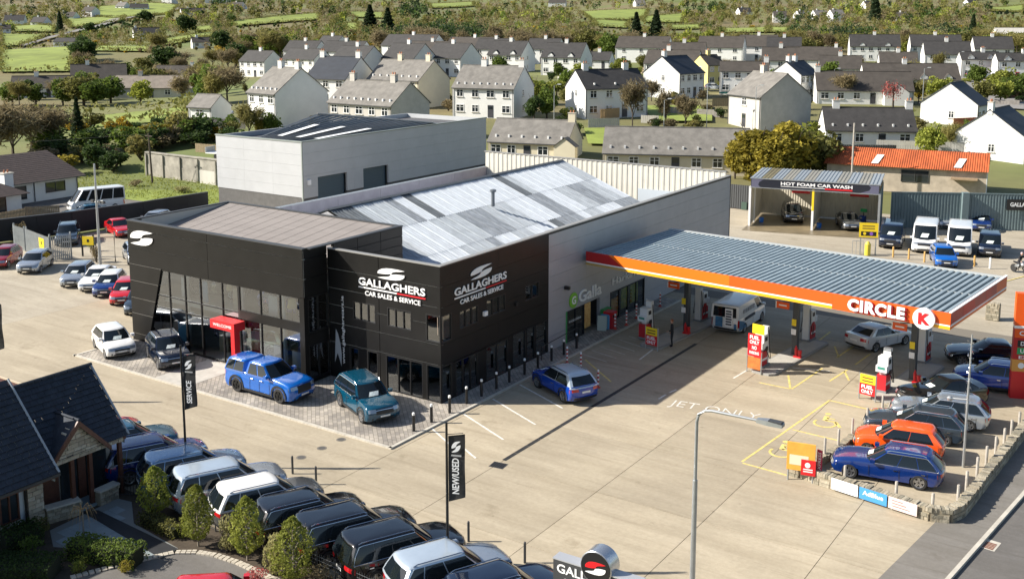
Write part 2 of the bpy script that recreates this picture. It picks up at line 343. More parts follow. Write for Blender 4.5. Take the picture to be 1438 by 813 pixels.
# ================================================================ showroom
CLAD = mat('black_cladding', (.0115, .0112, .011), .4, var=.2, scale=1.2, spec=.25)
SEAM_GLINT = mat('seam_glint', (.5, .47, .42), .7)  # pale colour in the gaps stands in for light off the panel edges
GREYP = mat('grey_cladding', (.40, .40, .42), .42, .25, var=.06, scale=.8)
COPE = mat('coping', (.33, .32, .30), .45, .3)
GLASS = glass_mat('shop_glass', (.84, .92, .93), .38, .15)
BLIND = mat('blind', (.42, .33, .26), .9, var=.1, scale=6, stretch=(1, 1, 8))
ROOMW = mat('room_wall', (.8, .8, .78), .8)
TILE = mat('floor_tile', (.6, .59, .56), .25, var=.05, scale=2)
def pl(kind, c):
    if kind == 'y': return lambda u0, u1, d0, d1, z0, z1: (u0, u1, c + d0, c + d1, z0, z1)      # faces -y, depth goes +y
    return lambda u0, u1, d0, d1, z0, z1: (c - d1, c - d0, u0, u1, z0, z1)                      # faces +x, depth goes -x
def rect_sub(r, holes):
    out = [r]
    for h in holes:
        nxt = []
        for (a, b, c, d) in out:
            x0, x1, z0, z1 = max(a, h[0]), min(b, h[1]), max(c, h[2]), min(d, h[3])
            if x0 >= x1 or z0 >= z1: nxt.append((a, b, c, d)); continue
            if z1 < d: nxt.append((a, b, z1, d))
            if z0 > c: nxt.append((a, b, c, z0))
            if x0 > a: nxt.append((a, x0, z0, z1))
            if x1 < b: nxt.append((x1, b, z0, z1))
        out = nxt
    return [q for q in out if q[1] - q[0] > .03 and q[3] - q[2] > .03]
def clad(P, us, zs, holes, m, par, th=.05, gap=.02, back=True, name='panel', bm=None):
    for i in range(len(us) - 1):
        for j in range(len(zs) - 1):
            for a, b, c, d in rect_sub((us[i] + gap, us[i + 1] - gap, zs[j] + gap, zs[j + 1] - gap), holes):
                MB().box(*P(a, b, 0, th, c, d)).build(name, m, par)
    if back:
        mb = MB()
        for a, b, c, d in rect_sub((us[0] + .01, us[-1] - .01, zs[0] + .01, zs[-1] - .01), holes): mb.box(*P(a, b, th + .002, th + .17, c, d))
        mb.build('wall_backing', bm or SEAM_GLINT, par)
def window(P, u0, u1, z0, z1, n, par, fm=BLACKM, gm=None, blind=None, fr=.06, proud=.012, zsplit=(), name='window', solid=False):
    if solid: P0 = P; P = lambda u0, u1, d0, d1, z0, z1: P0(u0, u1, d0 - .075, d1 - .075, z0, z1)
    mb = MB(); zs = [z0] + list(zsplit) + [z1]
    mb.box(*P(u0, u1, -proud, .12, z1 - fr, z1)); mb.box(*P(u0, u1, -proud, .12, z0, z0 + fr))
    w_ = (u1 - u0) / n
    for k in range(n + 1):
        c = u0 + k * w_; a, b = (c, c + fr) if k == 0 else ((c - fr, c) if k == n else (c - fr / 2, c + fr / 2)); mb.box(*P(a, b, -proud + .001, .119, z0 + fr, z1 - fr))
    for z in zsplit:
        for k in range(n): mb.box(*P(u0 + k * w_ + fr / 2, u0 + (k + 1) * w_ - fr / 2, -proud + .003, .116, z - fr / 2, z + fr / 2))
    f = mb.build(name, fm, par)
    for k in range(n):
        for a, b in zip(zs, zs[1:]): MB().box(*P(u0 + k * w_ + fr * .4, u0 + (k + 1) * w_ - fr * .4, .05, .062, a + fr * .4, b - fr * .4)).build('pane', gm or GLASS, f)
    if blind: MB().box(*P(u0, u1, .22, .24, z0 + (z1 - z0) * blind, z1)).build('blind', BLIND, f)
    return f
show = thing('showroom', 'black panelled two storey car showroom with glazed front and grey shop wing', 'building')
FY = -1.9; PF = pl('y', FY); BL, BR, BT = -23.1, -7.95, 7.72
# --- tall black box: front panels
for (u0, u1) in ((BL, -15.7), (-15.7, BR)):
    for (z0, z1) in ((7.1, 7.66), (6.0, 7.1), (4.95, 6.0)): MB().box(*PF(u0 + .014, u1 - .014, 0, .05, z0 + .014, z1 - .014)).build('panel', CLAD, show)
MB().box(*PF(BL + .02, BR - .02, .052, .2, 4.97, 7.6)).build('wall_backing', SEAM_GLINT, show)
xs_ = lambda z: -21.62 + z / 4.95 * 1.6
zz = [0, .5, 1.8, 2.8, 3.9, 4.95]
for z0, z1 in zip(zz, zz[1:]):
    z0 += .014; z1 -= .014
    P4 = [(BL + .014, z0), (xs_(z0), z0), (xs_(z1), z1), (BL + .014, z1)]
    MB().add([(x, FY, z) for x, z in P4] + [(x, FY + .9, z) for x, z in P4], [(0, 1, 2, 3), (7, 6, 5, 4), (0, 4, 5, 1), (1, 5, 6, 2), (2, 6, 7, 3), (3, 7, 4, 0)]).build('panel', CLAD, show)
MB().add([(BL + .03, FY + .02, .01), (xs_(0) - .03, FY + .02, .01), (xs_(4.95) - .03, FY + .02, 4.95), (BL + .03, FY + .02, 4.95)], [(0, 1, 2, 3)]).build('wall_backing', SEAM_GLINT, show)
bx('corner_column', CLAD, show, -8.3, BR - .001, FY + .001, FY + .3, .05, 4.94)
# left, rear and right walls of the box, roof deck, coping
PL_ = lambda u0, u1, d0, d1, z0, z1: (BL + d0, BL + d1, u0, u1, z0, z1)
clad(PL_, [FY + .92, 1.3, 3.8, 6.2], [0, 1.8, 2.8, 3.9, 4.95, 6.0, 7.1, 7.66], [], CLAD, show)
bx('panel', CLAD, show, BL + .002, BL + .06, FY + .06, FY + .9, 4.96, 7.65)
bx('parapet', CLAD, show, BL + .06, BR - .02, 6.02, 6.2, 0, 7.66)
PRT = pl('x', BR)
clad(PRT, [FY + .06, -.02], [4.95, 6.0, 7.1, 7.66], [], CLAD, show, bm=BLACKM)
clad(pl('x', BR + .28), [.25, 2.2, 4.2, 6.19], [5.5, 6.0, 6.55, 7.1, 7.66], [], mat('brown_cladding', (.045, .034, .028), .5), show, bm=BLACKM)
for a in ((BL - .03, BR + .03, FY - .03, FY + .3, 7.66, 7.72), (BL - .03, BL + .25, FY + .3, 6.22, 7.66, 7.72), (BL + .25, BR + .3, 6.0, 6.22, 7.66, 7.72), (BR - .05, BR + .3, FY + .3, 6.0, 7.66, 7.722)): bx('coping', DARK, show, *a)
DECK = mat('roof_deck', (.23, .205, .19), .75, var=.1, scale=.9, stretch=(.3, 2, 1))
for k in range(15):
    x0 = BL + .25 + k * .985
    P4 = [(x0, FY + .3, 6.6), (x0 + .975, FY + .3, 6.6), (x0 + .975, 6.0, 7.64), (x0, 6.0, 7.64)]
    MB().add(P4, [(0, 1, 2, 3)]).add([(x0, FY + .3, 6.615), (x0 + .04, FY + .3, 6.615), (x0 + .04, 6, 7.655), (x0, 6, 7.655)], [(0, 1, 2, 3)]).build('roof_sheet', DECK, show)
# --- glazed front
mx_ = [-19.35, -17.9, -16.5, -14.6, -13.15, -11.4, -9.85, -8.3]
mb = MB()
for k, x in enumerate(mx_):
    wd = .16 if k == 4 else .07; mb.box(x - wd, x, FY + .05, FY + .2, .05, 4.94)
mb.box(-20.1, -8.3, FY + .06, FY + .19, 4.86, 4.945); mb.box(-21.5, -8.4, FY + .06, FY + .19, .05, .13)
for z in (2.53, 3.3): mb.box(xs_(z), -13.2, FY + .06, FY + .19, z - .035, z + .035)
mb.build('glazing_frame', BLACKM, show)
bx('spandrel', CLAD, show, -13.15, -8.37, FY + .045, FY + .17, 2.96, 3.49)
edges = [None] + mx_
for k in range(8):
    for z0, z1 in (((.13, 2.5), (2.56, 3.27), (3.33, 4.86)) if k < 5 else ((.13, 2.95), (3.5, 4.86))):
        a0, a1 = (xs_(z0) + .02, xs_(z1) + .02) if k == 0 else (edges[k], edges[k]); b = edges[k + 1] - .07
        if b - a1 < .05: continue
        MB().add([(a0, FY + .1, z0), (b, FY + .1, z0), (b, FY + .1, z1), (a1, FY + .1, z1)], [(0, 1, 2, 3)]).build('pane', GLASS, show)
# side return glazing
clad(PRT, [FY + .3, -.02], [.05, .25], [], CLAD, show, bm=BLACKM); clad(PRT, [FY + .3, -.02], [2.2, 2.9], [], CLAD, show, bm=BLACKM)
for z0, z1 in ((.25, 2.2), (2.9, 4.95)): window(PRT, FY + .3, -.02, z0, z1, 2, show)
# interior of the glazed hall
bx('floor', TILE, show, BL + .2, BR - .15, FY + .2, 6.0, .02, .075); bx('upper_floor', TILE, show, -22.6, BR - .15, FY + .75, 6.0, 2.72, 2.98)
bx('inner_wall', ROOMW, show, BL + .3, BR - .15, 5.7, 5.95, .08, 6.9); bx('ceiling', WHITE, show, BL + .3, BR - .2, FY + .3, 5.7, 5.3, 5.4)
for i, (x, y, z) in enumerate(((-10.2, -.6, 3.0), (-9.2, -.2, 3.0), (-16.2, .2, 3.0))):
    t = thing('floor_lamp', 'yellow shaded lamp on the upper showroom floor, %s' % ('left one of the pair by the corner', 'right one of the pair by the corner', 'single one behind the middle panes')[i], 'lamp', (x, y, z))
    MB().lathe([(.03, 0), (.03, .8)], 6).build('stem', BLACKM, t); MB().lathe([(.3, .8), (.2, 1.35)], 12).build('lamp_shade', mat('shade_cloth', (.62, .5, .25), .8), t)
for k, (x, z) in enumerate(((-19.9, 2.98), (-18.2, 2.98), (-15.2, 2.98), (-12.2, 2.98), (-20.4, .08), (-16.6, .08), (-11.9, .08), (-9.2, .08))): bx('display_panel', (SIGNW, mat('poster_blue', (.1, .3, .5), .6), mat('added_panel_sand', (.6, .5, .35), .6))[k % 3], show, x, x + .75, -.55, -.5, z, z + 1.25)  # invented panels, added near the glass to catch sun and brighten the hall
for x in (-18.9, -14.0, -10.6): MB().lathe([(.16, .08), (.16, 5.3)], 14, Matrix.Translation((x, -.9, 0))).build('column', WHITE, show)  # invented white columns, added by the glass to make the hall look brighter
desk = thing('reception_desk', 'pale reception desk inside the ground floor window by the blue pickup', 'desk', (-9.9, .2, .08))
bx('counter', mat('desk_wood', (.45, .3, .17), .5), desk, -1, 1, -.35, .35, .95, 1.02); bx('front', WHITE, desk, -.95, .95, -.3, .3, 0, .95)
# --- lower black block with the name
PG = pl('y', 0)
wins_g = [(-6.1, -4.46, 3.64, 4.7), (-3.62, -1.95, 3.66, 4.72), (-.98, -.02, 3.3, 4.78)]
low_g = [(-6.45, -5.75, .06, 2.02), (-5.12, -4.36, .06, 2.05), (-3.78, -1.22, .06, 2.05), (-.98, -.02, .06, 2.05)]
clad(PG, [BR + .004, -4.2, 0], [.05, 2.1, 3.2, 4.25, 5.2, 6.3, 7.4], wins_g + low_g, CLAD, show)
for q, n in zip(wins_g, (3, 3, 1)): window(PG, *q, n, show, blind=.12)
for q, n in zip(low_g, (1, 1, 3, 1)): window(PG, *q, n, show)
PR = pl('x', 0)
wins_r = [(1.62, 3.32, 3.66, 4.66), (4.08, 5.98, 3.72, 4.72), (7.96, 9.5, 3.76, 4.68), (.03, .95, 3.3, 4.78)]
low_r = [(1.25, 3.3, .06, 2.0), (4.05, 6.2, .06, 2.02), (6.7, 8.05, .06, 2.1), (8.15, 9.05, .06, 2.1), (9.12, 10.42, .06, 2.1), (.03, .95, .06, 2.05)]
clad(PR, [0.002, 5.3, 10.55], [.05, 2.12, 3.2, 4.25, 5.2, 6.3, 7.4], wins_r + low_r, CLAD, show, gap=.006, bm=BLACKM)
for q, n in zip(wins_r, (3, 3, 2, 1)): window(PR, *q, n, show, blind=.3 if n == 1 else None)
for q, n in zip(low_r, (3, 2, 1, 1, 1, 1)): window(PR, *q, n, show)
bx('floor', TILE, show, BR + .3, -.2, .2, 10.4, .02, .07); bx('inner_wall', ROOMW, show, BR + .35, -3.0, 4.2, 4.3, .07, 5.1); bx('inner_wall', ROOMW, show, -3.0, -2.9, 4.2, 10.4, .07, 5.1)
bx('upper_floor', mat('dark_slab', (.1, .1, .1), .8), show, BR + .35, -.25, .25, 10.4, 2.4, 3.0)
bx('lower_roof', mat('felt_roof', (.09, .09, .095), .8, var=.2, scale=2), show, BR + .3, -.2, .2, 6.3, 5.2, 5.3); bx('lower_roof', MATS['felt_roof'], show, -3.0, -.2, 6.3, 10.4, 5.2, 5.3)
# --- grey wing: panels with shop openings
shop = [(12.7, 16.9, .05, 2.05), (18.3, 23.35, .05, 2.05)]
clad(PR, [10.57, 15.0, 23.3, 30.2, 38.4], [.05, .93, 1.86, 2.8, 3.72, 4.65, 5.58, 6.5, 7.4], shop, GREYP, show, th=.06, gap=.005, bm=GREYP)
bx('rear_wall', GREYP, show, -24.3, -.2, 38.2, 38.4, 0, 6.9); bx('corner_trim', BLACKM, show, -.12, .02, 38.4, 38.5, 0, 7.45); bx('end_wall', GREYP, show, -.19, -.001, 38.21, 38.4, 0, 7.4)
for a in ((-.26, .05, -.05, 10.55, 7.4, 7.452), (BR + .035, -.26, -.05, .26, 7.4, 7.45)): bx('coping', COPE, show, *a)
for y0, y1 in ((10.55, 20), (20, 29.5), (29.5, 38.5)): bx('coping', COPE, show, -.3, .03, y0 + .004, y1, 7.4, 7.46); bx('edge_strip', BLACKM, show, .0, .012, y0 + .004, y1, 7.27, 7.398)
bx('shop_lintel', DARK, show, -.5, -.24, 12.6, 23.4, 2.06, 2.3)
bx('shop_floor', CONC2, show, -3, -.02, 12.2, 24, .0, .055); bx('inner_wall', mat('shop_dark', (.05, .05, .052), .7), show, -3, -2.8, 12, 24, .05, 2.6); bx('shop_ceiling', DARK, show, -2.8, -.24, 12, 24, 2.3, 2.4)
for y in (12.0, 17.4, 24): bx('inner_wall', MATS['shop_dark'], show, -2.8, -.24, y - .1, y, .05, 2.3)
GRN = mat('shop_green', (.05, .3, .08), .5); FOOD = mat('food_print', (.55, .22, .05), .5, scale=5, col2=(.75, .55, .2)); LEAF = mat('salad_print', (.12, .3, .04), .5, scale=5, col2=(.7, .55, .1))
bx('door_frame', GRN, show, -.2, .03, 12.6, 12.72, .05, 2.06)
window(PR, 12.75, 14.9, .06, 2.04, 2, show, fm=BLACKM); bx('poster', FOOD, show, -.18, -.12, 15.0, 15.9, .35, 1.95)
window(PR, 18.35, 23.3, .06, 2.04, 4, show); bx('poster', FOOD, show, -.08, -.052, 18.6, 19.5, .2, 1.5); bx('poster', LEAF, show, -.08, -.052, 20.0, 21.0, .5, 1.9); bx('poster', LEAF, show, -.0805, -.052, 21.3, 22.4, .6, 1.9); bx('bin_store', GRN, show, -.23, .3, 17.0, 17.9, .05, 1.2)
text('notice_lettering', 'FOOD DRINK', SIGNW, show, (.03, 12.95, 1.25), (0, 1, 0), (0, 0, 1), 1.5, .14, ext=.002)
for q in ((.02, 12.4, 3.9),): bx('security_camera', BLACKM, show, .0, .35, 12.35, 12.55, 3.55, 3.75)
# shop names
t = MB().lathe([(.48, 0), (.5, .06), (.44, .07)], 28, Matrix.Translation((.0, 13.45, 2.62)) @ Matrix.Rotation(R(90), 4, 'Y')).build('round_logo', mat('logo_green', (.2, .48, .04), .4), show)
for s in ('G',): text('logo_lettering', s, SIGNW, show, (.075, 13.2, 2.36), (0, 1, 0), (0, 0, 1), .5, .52, ext=.01, bold=.03)
text('sign_lettering', 'Galla', SIGNW, show, (.02, 14.1, 2.28), (0, 1, 0), (0, 0, 1), 2.9, .78, ext=.03, bold=.02)
text('sign_lettering', "Harkin's", SIGNW, show, (.02, 18.5, 2.5), (0, 1, 0), (0, 0, 1), 3.9, .5, ext=.02)
# --- lettering on the black faces
REDL = mat('red_line', (.6, .02, .03), .4)
s_logo('logo', SIGNW, show, (-22.75, FY - .002, 6.25), (1, 0, 0), (0, 0, 1), 2.25, .95, mats2=None) if False else s_logo('logo', SIGNW, show, (-22.75, FY - .03, 6.25), (1, 0, 0), (0, 0, 1), 2.15, .92)
def name_sign(p, xd, w_):
    p = Vector(p); xd = Vector(xd); up = Vector((0, 0, 1)); nd = xd.cross(up)
    s_logo('logo', SIGNW, show, p + xd * (w_ * .3) + up * 1.28, xd, up, w_ * .4, .62)
    text('sign_lettering', 'GALLAGHERS', SIGNW, show, p + up * .72, xd, up, w_, .42, bold=.02, ext=.02)
    for a, b, m in ((0, .58, SIGNW), (.585, 1.0, REDL)):
        q0 = p + xd * (w_ * a) + up * .56; q1 = p + xd * (w_ * b) + up * .64
        MB().add([tuple(q0), tuple(q0 + xd * (w_ * (b - a))), tuple(q0 + xd * (w_ * (b - a)) + up * .07), tuple(q0 + up * .07)], [(0, 1, 2, 3)]).add([tuple(q + nd * .03) for q in (q0, q0 + xd * (w_ * (b - a)), q0 + xd * (w_ * (b - a)) + up * .07, q0 + up * .07)], [(0, 1, 2, 3)]).build('underline', m, show)
    text('sign_lettering', 'CAR SALES & SERVICE', SIGNW, show, p + xd * (w_ * .1) + up * .18, xd, up, w_ * .83, .26, bold=.015, ext=.02)
name_sign((-5.6, -.03, 4.98), (1, 0, 0), 4.65)
name_sign((.03, 1.15, 4.86), (0, 1, 0), 4.85)
text('web_lettering', 'www.gallagherscars.ie', SIGNW, show, (-6.72, -.012, .95), (0, 0, 1), (-1, 0, 0), 3.9, .26, bold=.005, ext=.006)
LOGOG = mat('logo_grey', (.4, .42, .44), .5)
MB().add([(-7.55, -.02, .9), (-7.42, -.02, 2.9), (-7.25, -.02, 2.6), (-7.1, -.02, 2.1), (-7.02, -.02, 1.5), (-7.05, -.02, .75), (-7.2, -.02, 1.2), (-7.32, -.02, 1.5)], [(0, 7, 6, 5, 4, 3, 2, 1)]).build('logo', LOGOG, show)
bx('wall_box', SIGNW, show, .0, .14, 3.75, 4.05, 3.9, 4.15); bx('wall_box', BLACKM, show, .0, .12, 6.9, 7.1, 3.75, 3.95)
# welcome portal
wp = thing('welcome_portal', 'red welcome portal frame standing before the showroom door', 'portal', (-13.1, -2.0, .05))
bx('beam', RED, wp, -1.6, .42, -.75, .06, 2.38, 2.88); bx('post', RED, wp, .12, .418, -.749, -.35, 0, 2.38)
text('sign_lettering', 'WELCOME', SIGNW, wp, (-1.35, -.756, 2.55), (1, 0, 0), (0, 0, 1), 1.55, .17, ext=.004, bold=.01)
# --- main shed roof of patched corrugated sheets
RX, RZ, RT = -14.0, 8.0, .381
RM = [mat('sheet_pale', (.50, .54, .585), .7, var=.14, scale=2.2, stretch=(.6, 2.5, 1), bump=.2, bscale=6), mat('sheet_mid', (.36, .395, .43), .7, var=.22, scale=2.4, stretch=(.5, 3, 1)),
      mat('sheet_grey', (.22, .245, .275), .7, var=.4, scale=2.4, stretch=(.35, 4, 1)), mat('sheet_dark', (.10, .115, .13), .7, var=.4, scale=2.4, stretch=(.35, 4, 1))]
def corr_sheet(wd, ln, per=.26, amp=.05):
    n = int(round(wd / per)) * 4; vs = []
    for i in range(n + 1):
        y = wd * i / n; z = amp * math.cos(2 * math.pi * i / 4); vs += [(0, y, z), (ln, y, z)]
    return MB().add(vs, [(2 * i, 2 * i + 1, 2 * i + 3, 2 * i + 2) for i in range(n)]).mesh('sheet', RM[0], True)
ang = math.atan(RT); CL = 3.45; sheet_me = corr_sheet(1.04, CL + .12)
for r in range(4):
    run_, tone = 0, 0
    for k in range(29):
        if run_ == 0: run_ = rnd.choice((1, 2, 2, 3)); q0 = rnd.random(); tone = 0 if q0 < .42 else 1 if q0 < .68 else 2 if q0 < .9 else 3
        run_ -= 1
        o = link('roof_sheet', sheet_me, show); s0 = r * CL
        o.location = (RX + math.cos(ang) * s0, 6.35 + k * .99, RZ - math.sin(ang) * s0 + .03 * (3 - r) * 0 - .012 * (k % 2) - .02 * r); o.rotation_euler = (0, ang, 0)
        o.material_slots[0].link = 'OBJECT'; o.material_slots[0].material = RM[tone]
for k in range(14):
    o = link('roof_sheet', corr_sheet(2.0, 10.0) if k == 0 else o.data, show); o.location = (RX, 6.35 + k * 1.98 + 2.0, RZ); o.rotation_euler = (0, ang, math.pi)
for k in range(29): MB().add([(RX - .25, 6.35 + k * .99, RZ + .0), (RX, 6.35 + k * .99, RZ + .1), (RX + .22, 6.35 + k * .99, RZ + .01), (RX - .25, 7.33 + k * .99, RZ + .0), (RX, 7.33 + k * .99, RZ + .1), (RX + .22, 7.33 + k * .99, RZ + .01)], [(0, 1, 4, 3), (1, 2, 5, 4)]).build('ridge_cap', mat('ridge_dark', (.09, .10, .11), .7), show)
for y, m in ((6.38, GREYP), (35.0, GREYP)): MB().add([(RX, y, RZ - .1), (-.9, y, RZ - .1 - 13.1 * RT), (-.9, y, 2.6), (-23.4, y, 2.6), (-23.4, y, RZ - .1 - 9.4 * RT)], [(0, 1, 2, 3, 4)]).build('gable_wall', m, show)
bx('flat_roof', MATS['felt_roof'], show, -24.1, -.2, 10.4, 38.2, 2.45, 2.55)
MB().lathe([(.13, 7.3), (.13, 8.35), (.24, 8.36), (.24, 8.5), (.1, 8.55)], 12, Matrix.Translation((-10.2, 19.3, -.6))).build('vent_pipe', mat('vent_grey', (.2, .22, .24), .5, .5), show)
CREAM = mat('cream_ribbed_sheet', (.55, .53, .47), .6, var=.06, scale=1)
def rib_sheet(wd, z0, z1, n, dep=.04):
    mb = MB(); s = wd / n
    for k in range(n):
        x = k * s; pts = [(x, 0), (x + s * .45, 0), (x + s * .55, -dep), (x + s * .9, -dep), (x + s, 0)]
        for a, b in zip(pts, pts[1:]): mb.add([(a[0], a[1], z0), (b[0], b[1], z0), (b[0], b[1], z1), (a[0], a[1], z1)], [(0, 1, 2, 3)])
    return mb
rs_me = rib_sheet(1.0, 4.0, 7.72, 2).mesh('rib', CREAM)
for k in range(24): link('cladding_sheet', rs_me, show, (-24.28 + k, 38.18, 0))
bx('coping', COPE, show, -24.4, -.3, 38.1, 38.45, 7.72, 7.78); bx('panel', mat('roof_light', (.45, .5, .55), .4), show, -8.2, -3.4, 38.08, 38.12, 4.2, 5.7)
LAV = mat('left_parapet', (.36, .33, .36), .6, .2, var=.1, scale=1)
for k in range(6): bx('parapet_panel', LAV, show, -24.3, -24.15, 8 + k * 5.03, 8 + k * 5.03 + 5.01, 0, 6.3)
bx('coping', STEEL, show, -24.35, -24.1, 8, 38.1, 6.3, 6.36)
# ================================================================ cars: one set of meshes for each body type, shared by all cars of that type
CARGLASS = mat('car_glass', (.008, .012, .015), .03, spec=.5, coat=.25)
TYRE = mat('tyre', (.02, .02, .02), .8); RIM = mat('alloy', (.5, .5, .51), .3, .85); RIMD = mat('dark_alloy', (.04, .04, .04), .35, .6)
TRIM = mat('black_trim', (.018, .018, .019), .55); HEADL = mat('headlamp', (.34, .37, .4), .06, .6, coat=1); TAILL = mat('tail_lamp', (.42, .008, .012), .15, coat=1)
PLATE = mat('number_plate', (.7, .7, .68), .4); CARD = mat('price_card', (.62, .68, .66), .5, var=.3, scale=9)
def paint(name, col, metal=.25, rough=.24):
    return mat('paint_' + name, col, rough, metal, coat=1.0, var=.03, scale=3)
def lerp(a, b, t): return a + (b - a) * t
SPEC = dict(
    hatch=dict(L=4.05, W=1.75, H=1.47, wb=2.5, r=.315, hood=.94, nose=.76, belt=.95, xw0=1.0, xw1=.32, xr1=-1.42, xr0=-1.9, tail=.98, sw=[(.05, .47), (.485, .88)]),
    suv=dict(L=4.6, W=1.88, H=1.68, wb=2.72, r=.365, hood=1.07, nose=.9, belt=1.06, xw0=1.02, xw1=.38, xr1=-1.78, xr0=-2.16, tail=1.1, sw=[(.05, .43), (.445, .75), (.765, .96)], rails=1, clad=1),
    bigsuv=dict(L=4.85, W=1.92, H=1.76, wb=2.85, r=.375, hood=1.1, nose=.93, belt=1.1, xw0=1.05, xw1=.4, xr1=-2.0, xr0=-2.3, tail=1.12, sw=[(.05, .41), (.425, .71), (.725, .96)], rails=1, clad=1),
    crossover=dict(L=4.3, W=1.82, H=1.57, wb=2.62, r=.35, hood=1.0, nose=.84, belt=1.0, xw0=1.0, xw1=.36, xr1=-1.45, xr0=-2.0, tail=1.05, sw=[(.05, .46), (.475, .88)], rails=1, clad=1),
    estate=dict(L=4.75, W=1.84, H=1.46, wb=2.86, r=.34, hood=.93, nose=.74, belt=.94, xw0=.82, xw1=.1, xr1=-1.72, xr0=-2.24, tail=.98, sw=[(.05, .39), (.405, .69), (.705, .95)], rails=1),
    saloon=dict(L=4.6, W=1.83, H=1.43, wb=2.75, r=.335, hood=.92, nose=.74, belt=.94, xw0=.78, xw1=.05, xr1=-1.05, xr0=-1.82, tail=1.02, sw=[(.06, .47), (.485, .86)]),
    van=dict(L=5.2, W=1.96, H=1.97, wb=3.2, r=.345, hood=1.18, nose=.98, belt=1.12, xw0=2.0, xw1=1.15, xr1=-2.5, xr0=-2.56, tail=1.12, sw=[(.05, .24)], rw=.9, van=1),
    lwvan=dict(L=5.5, W=2.05, H=2.4, wb=3.5, r=.36, hood=1.25, nose=1.02, belt=1.2, xw0=2.25, xw1=1.5, xr1=-2.66, xr0=-2.72, tail=1.2, sw=[(.05, .22)], rw=.92, van=1),
    minibus=dict(L=5.7, W=2.0, H=2.5, wb=3.6, r=.36, hood=1.25, nose=1.02, belt=1.2, xw0=2.35, xw1=1.55, xr1=-2.76, xr0=-2.82, tail=1.2, sw=[(.04, .2), (.24, .48), (.5, .73), (.75, .97)], rw=.9, van=1),
    smallvan=dict(L=4.4, W=1.85, H=1.82, wb=2.78, r=.325, hood=1.12, nose=.94, belt=1.08, xw0=1.55, xw1=.75, xr1=-2.08, xr0=-2.14, tail=1.08, sw=[(.05, .3)], rw=.9, van=1),
    pickup=dict(L=5.35, W=1.9, H=1.84, wb=3.22, r=.41, hood=1.2, nose=1.03, belt=1.2, xw0=1.12, xw1=.5, xr1=-.72, xr0=-.84, tail=1.2, sw=[(.1, .48), (.53, .92)], clad=1, rails=1, bed=1))
